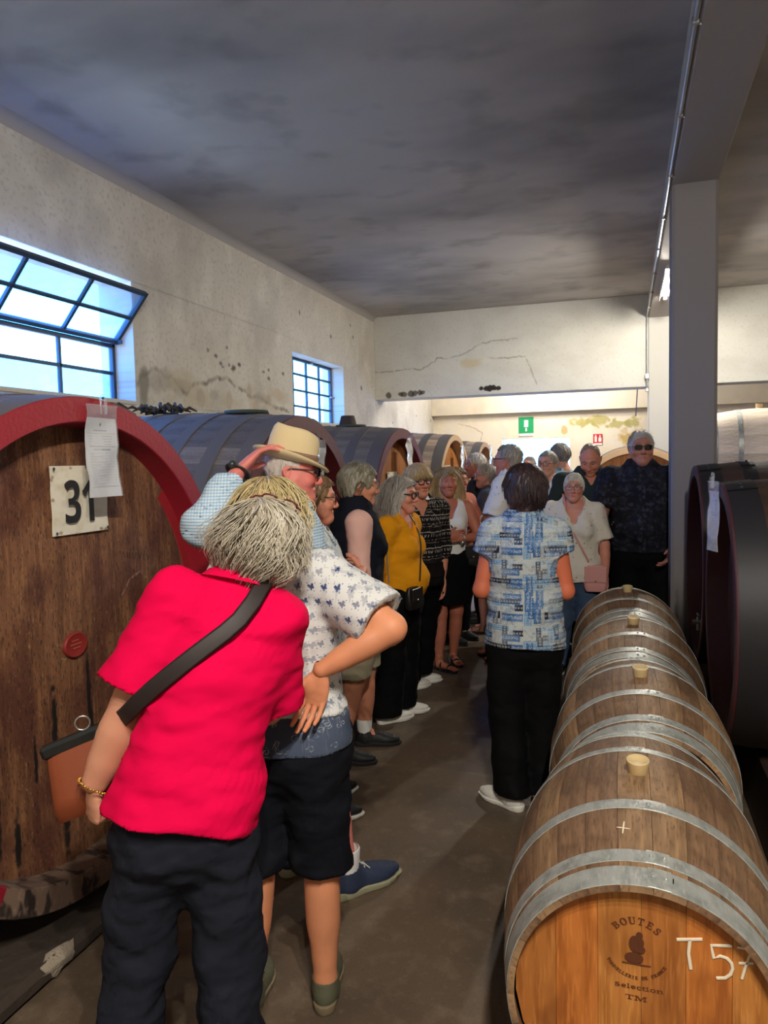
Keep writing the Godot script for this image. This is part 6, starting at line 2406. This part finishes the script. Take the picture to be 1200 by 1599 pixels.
# ---- the row of visitors along the casks
func build_row(black: Material, navy: Material, white_shoe: Material, white_sole: Material, dark_shoe: Material, frame: Material, leather: Material, steel: Material) -> void:
	var petal := cloth(Color.WHITE, petal_print(3), 5.0, 0.02)
	person({
		"label": "brown-haired woman in profile with glasses and folded arms, white blouse with blue and green flowers", "x": -1.36, "z": -3.1, "yaw": -68, "h": 1.56, "fat": 1.14, "skin": srgb(212, 140, 112), "flush": 0.2, "cell": 0.012,
		"head": Vector3(2, -3, 0), "bust": 0.07, "jaw": 1.08, "arm": 1.1,
		"arms": [[Vector3(-0.3, -0.9, -0.4), Vector3(0.85, 0.1, -0.5), "relaxed", Vector3(0.95, 0.1, 0.1), Vector3(0, -0.2, 1)], [Vector3(0.3, -0.85, -0.55), Vector3(-0.85, 0.3, -0.4), "relaxed", Vector3(-0.95, 0.2, 0.1), Vector3(0, -0.2, 1)]],
		"feet": [[-1.38, -3.22, -40], [-1.3, -3.02, -60]], "bottom": {"mat": navy, "to": 0.03, "flare": 0.075},
		"tops": [{"mat": petal, "name": "blouse", "hem": 0.47, "sleeve": 0.7, "sleeve_wide": 0.02, "loose": 0.024, "straight": 0.6, "neck": 0.07, "vee": 0.045, "fold": 0.014}],
		"shoes": {"mat": dark_shoe, "sole": white_sole, "lace": leather},
		"hair": {"color": srgb(120, 92, 66), "color2": srgb(166, 134, 96), "full": 0.012, "nape": -0.1, "length": 0.13, "locks": 420, "line": 0.078, "gravity": 0.1, "back": 0.9, "seed": 14, "thick": 0.005, "wave": 0.003, "streak": 0.6},
		"glasses": {"mat": frame, "thick": 0.0022}})
	# dark vest over a pink top, khaki shorts
	var vest := cloth(srgb(22, 25, 36), null, 1.0, 0.02)
	var v := person({
		"label": "short grey-haired woman in profile, dark vest over a pale pink top and khaki shorts", "x": -1.39, "z": -3.78, "yaw": -64, "h": 1.6, "fat": 1.08, "skin": srgb(206, 138, 108), "cell": 0.012, "head": Vector3(0, -6, 0), "bust": 0.05, "bare_legs": true,
		"arms": [[Vector3(-0.2, -1, 0.1), Vector3(0.1, -1, 0.0), "relaxed"], [Vector3(0.2, -1, 0.05), Vector3(-0.1, -1, -0.2), "relaxed"]],
		"feet": [[-1.4, -3.92, -72], [-1.45, -3.64, -78]], "bottom": {"mat": cloth(srgb(150, 142, 118)), "to": 0.295, "loose": 0.022, "flare": 0.1, "name": "shorts"},
		"tops": [{"mat": cloth(srgb(222, 176, 164)), "name": "long_sleeved_top", "hem": 0.5, "sleeve": 1.7, "loose": 0.012, "neck": 0.02}, {"mat": vest, "name": "vest", "hem": 0.48, "sleeve": 0.0, "loose": 0.034, "straight": 0.7, "neck": 0.05, "vee": 0.03, "fold": 0.014}], "collar": {"mat": vest, "high": 0.05},
		"shoes": {"mat": dark_shoe, "sole": mat(srgb(30, 30, 30), 0.8), "sock": 0.175, "lace": leather, "sole_h": 0.034},
		"hair": {"color": srgb(128, 122, 106), "color2": srgb(160, 154, 136), "full": 0.016, "nape": -0.085, "length": 0.065, "locks": 460, "line": 0.074, "gravity": 0.06, "back": 0.8, "seed": 17, "thick": 0.0055, "streak": 0.7},
		"glasses": {"mat": mat(srgb(150, 130, 110), 0.3), "thick": 0.002}})
	var g := Geo.new()
	g.tube(PackedVector3Array([v.neck + v.fwd * 0.1 - v.up * 0.06, v.neck + v.fwd * 0.165 - v.up * 0.2, v.neck + v.fwd * 0.175 - v.up * 0.4]), PackedFloat32Array([0.004, 0.004, 0.004]), 6)
	part("zip", g.mesh(), steel, v.who)
	# yellow top
	var mustard := cloth(srgb(222, 148, 22), null, 1.0, 0.02)
	var y := person({
		"label": "woman with long grey hair and black glasses in a mustard yellow top", "x": -1.32, "z": -4.36, "yaw": -100, "h": 1.51, "fat": 1.08, "skin": srgb(212, 142, 118), "cell": 0.012, "head": Vector3(4, -2, 0), "bust": 0.074, "belly": 0.02,
		"arms": [[Vector3(-0.18, -1, 0.12), Vector3(0.1, -1, 0.0), "relaxed"], [Vector3(0.15, -1, 0.25), Vector3(-0.05, -1, 0.0), "relaxed"]],
		"feet": [[-1.36, -4.48, -62], [-1.4, -4.3, -46]], "bottom": {"mat": black, "to": 0.035, "flare": 0.1},
		"tops": [{"mat": mustard, "name": "top", "hem": 0.5, "sleeve": 1.6, "loose": 0.012, "neck": 0.08, "vee": 0.045, "fold": 0.012}],
		"shoes": {"mat": white_shoe, "sole": white_sole, "sole_h": 0.036, "lace": mat(srgb(150, 140, 120), 0.8)}, "head_cell": 0.004,
		"hair": {"color": srgb(168, 160, 150), "color2": srgb(206, 202, 198), "root": srgb(186, 184, 182), "full": 0.014, "nape": -0.2, "length": 0.3, "locks": 620, "cover_ears": true, "line": 0.082, "gravity": 0.35, "spread": 0.09, "part": -0.25, "seed": 21, "thick": 0.0055, "wave": 0.008, "streak": 0.8},
		"glasses": {"mat": frame, "thick": 0.0036, "w": 0.026, "h": 0.02}})
	strap_bag("black cross-body bag of the woman in the yellow top", y, [[-0.08, 0.0, 0, 0.0], [-0.075, -0.06, 1], [-0.045, -0.12, 1], [-0.015, -0.18, 1], [0.015, -0.25, 1], [0.05, -0.33, 1], [0.09, -0.42, 1]], Vector3(0.13, -0.53, 0.16), Vector3(0.16, 0.13, 0.06), leather, "top")
	# banded top
	var z := person({
		"label": "blonde woman with round glasses in a black and white banded top, behind the yellow top", "x": -1.38, "z": -5.0, "yaw": -142, "h": 1.58, "fat": 1.08, "skin": srgb(206, 138, 112), "cell": 0.0125, "head": Vector3(10, -2, 4), "bust": 0.062,
		"arms": [[Vector3(-0.16, -1, 0.1), Vector3(0.08, -1, -0.1), "relaxed"], [Vector3(0.16, -1, 0.1), Vector3(-0.1, -0.9, -0.4), "relaxed"]],
		"feet": [[-1.44, -5.14, -62], [-1.46, -4.96, -44]], "bottom": {"mat": black, "to": 0.05, "flare": 0.11},
		"tops": [{"mat": cloth(Color.WHITE, band_print(), 2.2, 0.02), "name": "blouse", "hem": 0.49, "sleeve": 1.5, "loose": 0.02, "neck": 0.06, "vee": 0.04, "fold": 0.012}], "collar": {"mat": shared.white_cloth, "high": 0.02},
		"shoes": {"mat": white_shoe, "sole": white_sole, "sole_h": 0.034}, "head_cell": 0.0042,
		"hair": {"color": srgb(188, 160, 112), "color2": srgb(224, 202, 158), "root": srgb(166, 136, 98), "full": 0.018, "nape": -0.12, "length": 0.2, "locks": 520, "cover_ears": true, "line": 0.062, "gravity": 0.32, "spread": 0.09, "part": 0.2, "fringe": 1.0, "seed": 25, "thick": 0.0055, "wave": 0.01, "tuck": -0.1, "streak": 0.8},
		"glasses": {"mat": mat(srgb(56, 30, 26), 0.3), "thick": 0.003, "w": 0.024, "h": 0.021}})
	strap_bag("glossy black handbag held at the waist by the woman in the banded top", z, [[0.085, 0.0, 0, 0.0], [0.09, -0.07, 1], [0.095, -0.16, 1], [0.095, -0.26, 1], [0.085, -0.36, 1], [0.07, -0.44, 1]], Vector3(0.02, -0.52, 0.19), Vector3(0.26, 0.17, 0.07), mat(srgb(12, 12, 14), 0.25), "blouse")
	# white tank top, folded arms
	var w := person({
		"label": "tanned blonde woman facing the camera with folded arms, white sleeveless top and black skirt", "x": -1.31, "z": -5.62, "yaw": -152, "h": 1.55, "fat": 1.02, "skin": srgb(184, 112, 88), "cell": 0.0125, "head": Vector3(-2, 2, 0), "bust": 0.06, "bare_legs": true,
		"arms": [[Vector3(-0.32, -0.95, -0.25), Vector3(0.85, 0.02, -0.5), "relaxed", Vector3(0.95, 0.1, 0.1), Vector3(0, -0.2, 1)], [Vector3(0.32, -0.95, -0.3), Vector3(-0.85, 0.1, -0.5), "relaxed", Vector3(-0.95, 0.1, 0.1), Vector3(0, -0.2, 1)]],
		"feet": [[-1.3, -5.74, -152], [-1.36, -5.52, -118]], "bottom": {"mat": black, "to": 0.33, "style": "skirt", "name": "skirt", "loose": 0.016},
		"tops": [{"mat": shared.white_cloth, "name": "tank_top", "hem": 0.52, "sleeve": 0.0, "loose": 0.014, "neck": 0.1, "vee": 0.05, "fold": 0.008}],
		"shoes": {"style": "sandal", "mat": leather, "sole": leather}, "head_cell": 0.0042,
		"hair": {"color": srgb(164, 136, 98), "color2": srgb(206, 180, 136), "root": srgb(120, 98, 76), "full": 0.012, "nape": -0.2, "length": 0.28, "locks": 480, "cover_ears": true, "line": 0.07, "gravity": 0.4, "spread": 0.085, "seed": 29, "thick": 0.0052, "wave": 0.006, "streak": 0.8}})
	wristband(w, 0, steel, 0.008, 0.02, true)
	strap_bag("small black shoulder bag at the hip of the woman in the white sleeveless top", w, [[0.075, 0.0, 0, 0.0], [0.065, -0.08, 1], [0.04, -0.14, 1], [0.0, -0.22, 1], [-0.05, -0.3, 1], [-0.11, -0.38, 1]], Vector3(-0.2, -0.47, 0.06), Vector3(0.14, 0.15, 0.06), leather, "tank_top")
	# someone in salmon, mostly hidden
	person({
		"label": "person in a salmon shirt, mostly hidden behind the tanned blonde woman", "x": -1.42, "z": -6.45, "yaw": -118, "h": 1.54, "fat": 1.05, "skin": srgb(180, 116, 92), "cell": 0.016,
		"arms": [[Vector3(-0.3, -0.9, -0.3), Vector3(0.8, 0.1, -0.5), "relaxed"], [Vector3(0.3, -0.9, -0.3), Vector3(-0.8, 0.1, -0.5), "relaxed"]],
		"feet": [[-1.4, -6.56, -118], [-1.46, -6.36, -118]], "bottom": {"mat": navy, "to": 0.05},
		"tops": [{"mat": cloth(srgb(190, 116, 96)), "name": "shirt", "hem": 0.48, "sleeve": 0.9, "loose": 0.02, "neck": 0.03}],
		"shoes": {"mat": dark_shoe, "sole": dark_shoe}, "hand_cell": 0.008, "head_cell": 0.007,
		"hair": {"color": srgb(120, 96, 70), "full": 0.014, "nape": -0.1, "length": 0.12, "locks": 160, "seed": 33}})

func strap_bag(label: String, d: Dictionary, path: Array, at: Vector3, size: Vector3, m: Material, garment := "top") -> void:
	# a small bag on a strap; places are given from the neck: right, up, forward
	var t := thing("shoulder_bag", label, "bag")
	var wx: Transform3D = d.who.transform
	var put := func(q: Vector3) -> Vector3: return wx * (d.neck + (d.right * q.x + d.up * q.y + d.fwd * q.z) * d.k)
	var pts := []
	for q in path:
		pts.append(wx * snap(d, garment, q[0], q[1], q[2], q[3] if q.size() > 3 else 0.0))
	if pts.size():
		band("strap", pts, 0.014, m, t, 0.3)
	var c: Vector3 = put.call(at)
	var b: Basis = wx.basis
	var g := Geo.new()
	var rows := PackedVector3Array()
	for e in 7:
		var f := e / 6.0
		var in_: float = [0.8, 0.97, 1.0, 1.0, 0.98, 0.93, 0.8][e]
		for q in 21:
			var w := TAU * q / 20
			rows.append(c + b * Vector3(signf(cos(w)) * pow(absf(cos(w)), 0.45) * size.x * 0.5 * in_, (f - 0.5) * size.y, signf(sin(w)) * pow(absf(sin(w)), 0.6) * size.z * 0.5 * in_ * lerpf(1.1, 0.6, f)))
	g.grid(rows, 7, 21, false, true)
	for e in [0, 6]:
		var ring := PackedVector3Array()
		for q in 20:
			ring.append(rows[e * 21 + q])
		g.poly(ring, Vector3.UP if e else Vector3.DOWN)
	part("pouch", g.mesh(), m, t)
	g = Geo.new()
	g.box(c + b * Vector3(0, size.y * 0.16, -size.z * 0.5), Vector3(size.x * 0.9, size.y * 0.62, 0.008), 0.004, b)
	part("flap", g.mesh(), m, t)
	g = Geo.new()
	g.ball(c + b * Vector3(0, -size.y * 0.08, -size.z * 0.54), Vector3.ONE * 0.008, 8)
	part("clasp", g.mesh(), mat(srgb(200, 190, 170), 0.3, 0.9), t)

# ---- the guide, seen from behind
func build_guide(black: Material, white_shoe: Material, white_sole: Material, frame: Material) -> void:
	person({
		"label": "dark short-haired woman from behind in a blue patchwork print blouse and black trousers", "x": -0.435, "z": -3.4, "yaw": 4, "h": 1.57, "fat": 0.98, "deep": 1.0, "skin": srgb(206, 110, 78), "cell": 0.011,
		"head": Vector3(30, -3, 0), "arm": 1.05, "bust": 0.05, "shoulders": 0.8,
		"arms": [[Vector3(-0.24, -1, 0.12), Vector3(0.4, -0.2, -1), "relaxed"], [Vector3(0.2, -1, 0.0), Vector3(-0.35, -0.35, -1), "relaxed"]],
		"feet": [[-0.51, -3.37, 58], [-0.37, -3.46, 4]], "bottom": {"mat": black, "to": 0.045, "flare": 0.082, "loose": 0.014, "fold": 0.01},
		"tops": [{"mat": cloth(Color.WHITE, patch_print(), 3.4, 0.02), "name": "blouse", "hem": 0.49, "sleeve": 0.36, "sleeve_wide": 0.016, "loose": 0.022, "flare": 0.012, "straight": 0.6, "neck": 0.0, "cell": 0.009, "fold": 0.014, "folds": Vector3(3, 6, 3)}],
		"shoes": {"mat": white_shoe, "sole": white_sole, "laces": false},
		"hair": {"color": srgb(44, 30, 32), "color2": srgb(74, 50, 50), "full": 0.022, "nape": -0.085, "length": 0.085, "locks": 760, "gravity": 0.12, "seed": 41, "thick": 0.0052, "mess": 0.5, "cell": 0.006, "streak": 0.5, "back": 0.2},
		"glasses": {"mat": frame, "thick": 0.0024}})

# ---- the people further back
func build_back_group(black: Material, frame: Material, dark_shoe: Material, white_sole: Material, steel: Material, leather: Material) -> void:
	var grey := {"color": srgb(150, 144, 136), "color2": srgb(186, 182, 176), "full": 0.008, "nape": -0.05, "length": 0.04, "locks": 220, "line": 0.082, "seed": 51, "thick": 0.0045, "gravity": 0.1}
	var hang := [[Vector3(-0.22, -1, -0.05), Vector3(0.05, -1, -0.25), "relaxed"], [Vector3(0.22, -1, -0.05), Vector3(-0.05, -1, -0.25), "relaxed"]]
	var fold := [[Vector3(-0.3, -0.95, -0.25), Vector3(0.85, 0.05, -0.5), "relaxed", Vector3(0.95, 0.1, 0.1), Vector3(0, -0.2, 1)], [Vector3(0.3, -0.95, -0.3), Vector3(-0.85, 0.12, -0.5), "relaxed", Vector3(-0.95, 0.1, 0.1), Vector3(0, -0.2, 1)]]
	var wshirt := cloth(Color.WHITE, speck_print(srgb(226, 224, 220), [srgb(120, 150, 180)], 7, 8, 61), 4.0, 0.02)
	var p := person({
		"label": "grey-haired man in profile facing left, glasses, folded arms and a white short-sleeved shirt", "x": -0.85, "z": -5.9, "yaw": 82, "h": 1.72, "male": true, "fat": 1.12, "skin": srgb(186, 120, 100), "cell": 0.0135, "arms": fold, "belly": 0.04,
		"feet": [[-0.95, -6.02, 100], [-0.86, -5.82, 80]], "bottom": {"mat": cloth(srgb(44, 50, 120)), "to": 0.26, "loose": 0.025, "flare": 0.1, "name": "shorts"},
		"tops": [{"mat": wshirt, "name": "shirt", "hem": 0.47, "sleeve": 0.85, "sleeve_wide": 0.02, "loose": 0.03, "straight": 0.7, "neck": 0.03, "fold": 0.014}], "collar": {"mat": wshirt, "high": 0.03},
		"shoes": {"style": "sandal", "mat": leather, "sole": leather}, "hair": grey, "glasses": {"mat": frame, "thick": 0.0028}, "head": Vector3(0, 0, 0)})
	wristband(p, 0, steel, 0.009, 0.02, true)
	var wh := grey.duplicate()
	wh.color = srgb(206, 200, 194)
	wh.color2 = srgb(226, 222, 218)
	person({
		"label": "white-haired man in dark clothes beside the farthest cask, half hidden behind the white shirt", "x": -1.38, "z": -7.3, "yaw": 96, "h": 1.67, "male": true, "skin": srgb(180, 112, 96), "cell": 0.016, "arms": hang, "head_cell": 0.006, "hand_cell": 0.008,
		"feet": [[-1.34, -7.42, 96], [-1.34, -7.2, 96]], "bottom": {"mat": black, "to": 0.05}, "tops": [{"mat": cloth(srgb(44, 46, 54)), "hem": 0.48, "sleeve": 0.8, "neck": 0.02}], "shoes": {"mat": dark_shoe, "sole": dark_shoe}, "hair": wh})
	var gr2 := grey.duplicate()
	gr2.seed = 57
	person({
		"label": "shorter grey-haired person with light glasses, just left of the man in the white shirt", "x": -1.2, "z": -6.85, "yaw": 98, "h": 1.57, "skin": srgb(190, 134, 120), "cell": 0.016, "arms": hang, "head_cell": 0.006, "hand_cell": 0.008,
		"feet": [[-1.26, -6.78, 100], [-1.2, -6.98, 92]], "bare_legs": true, "bottom": {"mat": cloth(srgb(60, 62, 72)), "to": 0.28, "name": "shorts", "flare": 0.1}, "tops": [{"mat": cloth(srgb(70, 74, 84)), "hem": 0.48, "sleeve": 0.7, "neck": 0.03}], "shoes": {"style": "sandal", "mat": leather, "sole": leather}, "hair": gr2, "glasses": {"mat": steel}})
	person({
		"label": "person hidden behind the guide, dark brown shoe showing to the left of her legs", "x": -0.62, "z": -5.15, "yaw": 92, "h": 1.46, "skin": srgb(180, 120, 96), "cell": 0.017, "arms": [[Vector3(-0.05, -1, -0.05), Vector3(0.05, -1, -0.1), "relaxed"], [Vector3(0.05, -1, -0.05), Vector3(-0.05, -1, -0.1), "relaxed"]], "head_cell": 0.007, "hand_cell": 0.008, "fat": 0.8,
		"feet": [[-0.76, -5.2, 92], [-0.58, -5.06, 92]], "bottom": {"mat": cloth(srgb(36, 28, 26)), "to": 0.03, "flare": 0.075}, "tops": [{"mat": cloth(srgb(60, 60, 66)), "hem": 0.48, "sleeve": 0.8, "neck": 0.02, "loose": 0.01}], "shoes": {"mat": mat(srgb(46, 30, 24), 0.5), "sole": mat(srgb(20, 18, 18), 0.7), "lace": leather}, "hair": grey})
	var gg := grey.duplicate()
	gg.seed = 63
	person({
		"label": "grey-haired man with glasses in a white and pale blue shirt, facing us near the doorway", "x": -0.64, "z": -6.75, "yaw": 160, "h": 1.67, "male": true, "skin": srgb(206, 150, 128), "cell": 0.016, "arms": hang, "head_cell": 0.005, "hand_cell": 0.008,
		"feet": [[-0.56, -6.8, 160], [-0.74, -6.76, 160]], "bottom": {"mat": cloth(srgb(70, 74, 84)), "to": 0.05}, "tops": [{"mat": cloth(Color.WHITE, speck_print(srgb(224, 226, 226), [srgb(150, 190, 210), srgb(190, 196, 196)], 22, 16, 64), 3.0), "hem": 0.48, "sleeve": 0.8, "neck": 0.04, "loose": 0.024}], "shoes": {"mat": dark_shoe, "sole": white_sole}, "hair": gg, "glasses": {"mat": frame}})
	var dk := grey.duplicate()
	dk.color = srgb(110, 104, 98)
	dk.color2 = srgb(150, 144, 136)
	dk.full = 0.014
	dk.seed = 66
	person({
		"label": "person with thick grey hair seen from behind, next to the bright doorway", "x": -0.6, "z": -7.6, "yaw": 38, "h": 1.74, "male": true, "skin": srgb(196, 138, 116), "cell": 0.016, "arms": hang, "head_cell": 0.006, "hand_cell": 0.008, "head": Vector3(20, -14, 0),
		"feet": [[-0.7, -7.56, 40], [-0.5, -7.66, 40]], "bottom": {"mat": black, "to": 0.05}, "tops": [{"mat": cloth(srgb(150, 178, 196)), "hem": 0.48, "sleeve": 0.8, "neck": 0.02}], "shoes": {"mat": dark_shoe, "sole": white_sole}, "hair": dk})
	for q in [[-1.26, -10.6, 1.63, srgb(210, 206, 200), "person in a pale shirt in front of the doorway, left of a person in red"], [-1.08, -10.9, 1.66, srgb(196, 60, 66), "person in a red shirt in front of the doorway"]]:
		var hh := grey.duplicate()
		hh.seed = int(-q[1] * 10)
		person({
			"label": q[4], "x": q[0], "z": q[1], "yaw": 150, "h": q[2], "male": true, "skin": srgb(206, 140, 118), "cell": 0.018, "arms": hang, "head_cell": 0.008, "hand_cell": 0.009,
			"feet": [[q[0] - 0.08, q[1] + 0.04, 150], [q[0] + 0.1, q[1] - 0.02, 150]], "bottom": {"mat": cloth(srgb(60, 70, 100)), "to": 0.05}, "tops": [{"mat": cloth(q[3]), "hem": 0.48, "sleeve": 0.8, "neck": 0.02}], "shoes": {"mat": dark_shoe, "sole": white_sole}, "hair": hh})
	# man in the black polo shirt with a phone
	var polo := cloth(srgb(40, 50, 54), null, 1.0, 0.02)
	var m := person({
		"label": "balding man in a dark polo shirt looking down at a phone in his hands", "x": -0.27, "z": -6.3, "yaw": -172, "h": 1.73, "male": true, "fat": 1.22, "skin": srgb(200, 130, 106), "cell": 0.0135, "belly": 0.06, "head": Vector3(-14, -32, 0), "head_at": Vector3(0, 0.11, -0.06), "eyes": true, "brow": srgb(110, 90, 76),
		"arms": [[Vector3(-0.42, -1, -0.12), Vector3(0.35, -0.28, -1.0), "hold", Vector3(0.3, -0.2, -1), Vector3(0.5, 0.6, 0.3)], [Vector3(0.3, -1, -0.2), Vector3(-0.5, -0.3, -0.9), "hold", Vector3(-0.6, -0.1, -0.7), Vector3(-0.3, 0.8, 0.3)]],
		"feet": [[-0.16, -6.2, -172], [-0.4, -6.2, 170]], "bottom": {"mat": black, "to": 0.04}, "tops": [{"mat": polo, "name": "polo_shirt", "hem": 0.48, "sleeve": 0.85, "sleeve_wide": 0.02, "loose": 0.026, "straight": 0.6, "neck": 0.05, "vee": 0.03, "fold": 0.014}], "collar": {"mat": polo, "high": 0.03},
		"shoes": {"mat": dark_shoe, "sole": white_sole}, "hair": {"color": srgb(140, 118, 104), "full": 0.002, "nape": -0.05, "length": 0.015, "locks": 70, "line": 0.118, "face": 0.056, "seed": 70, "thick": 0.003}})
	var ph := thing("phone", "black phone in the hands of the balding man in the dark polo", "phone")
	var pc: Vector3 = m.who.transform * ((m.arms[0][2] + m.arms[1][2]) * 0.5 + Vector3(0.0, 0.02, -0.1))
	var pb: Basis = m.who.transform.basis * Basis(Vector3.RIGHT, 0.5)
	var g := Geo.new()
	g.box(pc, Vector3(0.15, 0.01, 0.075), 0.004, pb)
	part("case", g.mesh(), mat(srgb(18, 18, 20), 0.4), ph)
	g = Geo.new()
	g.box(pc + pb * Vector3(0, 0.0055, 0), Vector3(0.14, 0.001, 0.068), 0.0004, pb)
	part("screen", g.mesh(), mat(srgb(30, 34, 44), 0.1), ph)
	# woman with short white hair and the pink bag
	var wd := person({
		"label": "woman with short white hair and glasses in a sheer white blouse and jeans, facing us", "x": -0.36, "z": -5.72, "yaw": -176, "h": 1.49, "fat": 1.2, "skin": srgb(204, 138, 118), "cell": 0.0125, "bust": 0.07, "head": Vector3(-4, 0, 0), "jaw": 1.03,
		"arms": [[Vector3(-0.25, -1, -0.05), Vector3(-0.05, -1, -0.1), "relaxed"], [Vector3(0.25, -1, -0.1), Vector3(-0.1, -0.7, -0.7), "relaxed"]],
		"feet": [[-0.26, -5.7, 176], [-0.46, -5.7, 176]], "bottom": {"mat": cloth(srgb(66, 84, 110), null, 1.0, 0.04), "to": 0.03, "name": "jeans"},
		"tops": [{"mat": cloth(Color.WHITE, speck_print(srgb(216, 210, 198), [srgb(160, 110, 100), srgb(150, 140, 120), srgb(190, 150, 140)], 16, 9, 72), 4.0), "name": "blouse", "hem": 0.47, "sleeve": 0.85, "sleeve_wide": 0.012, "loose": 0.022, "straight": 0.6, "flare": 0.02, "neck": 0.1, "vee": 0.045, "fold": 0.016, "folds": Vector3(6, 3, 6)}],
		"shoes": {"mat": dark_shoe, "sole": white_sole}, "head_cell": 0.0042, "hair": {"color": srgb(206, 198, 184), "color2": srgb(226, 220, 208), "full": 0.01, "nape": -0.05, "length": 0.05, "locks": 320, "line": 0.07, "seed": 74, "thick": 0.005, "sweep": 0.5, "fringe": 1.0}, "glasses": {"mat": mat(srgb(120, 90, 80), 0.3), "w": 0.026}})
	strap_bag("small pale pink handbag at the side of the woman with short white hair", wd, [[0.09, 0.0, 0, 0.0], [0.07, -0.08, 1], [0.03, -0.17, 1], [-0.02, -0.27, 1], [-0.07, -0.36, 1], [-0.12, -0.46, 1]], Vector3(-0.17, -0.6, 0.15), Vector3(0.17, 0.19, 0.07), mat(srgb(206, 146, 142), 0.5), "blouse")
	# tall man in the dark patterned shirt beside the pillar
	var tee := cloth(Color.WHITE, speck_print(srgb(26, 26, 34), [srgb(70, 74, 92), srgb(54, 52, 54), srgb(44, 46, 66)], 110, 12, 80), 2.6, 0.02)
	var tm := person({
		"label": "tall man with dark glasses in a dark mottled T-shirt standing by the square pillar", "x": 0.12, "z": -6.0, "yaw": -178, "h": 1.79, "male": true, "fat": 1.2, "skin": srgb(176, 116, 98), "cell": 0.0125, "belly": 0.07, "head": Vector3(6, 2, 0), "jaw": 1.05,
		"arms": [[Vector3(-0.3, -1, -0.05), Vector3(0.3, -0.8, -0.5), "relaxed"], [Vector3(0.3, -1, -0.05), Vector3(0.02, -1, -0.2), "relaxed"]],
		"feet": [[0.22, -6.02, 178], [0.02, -6.0, -176]], "bottom": {"mat": black, "to": 0.03}, "tops": [{"mat": tee, "name": "t_shirt", "hem": 0.5, "sleeve": 0.75, "sleeve_wide": 0.02, "loose": 0.024, "straight": 0.6, "neck": 0.0, "fold": 0.014}],
		"shoes": {"mat": dark_shoe, "sole": dark_shoe}, "head_cell": 0.0042, "hair": {"color": srgb(160, 154, 146), "color2": srgb(190, 186, 180), "full": 0.01, "nape": -0.05, "length": 0.035, "locks": 320, "line": 0.08, "seed": 82, "thick": 0.0045, "gravity": -0.1}, "glasses": {"mat": frame, "sun": true, "w": 0.026}})
	wristband(tm, 1, steel, 0.006, 0.015)
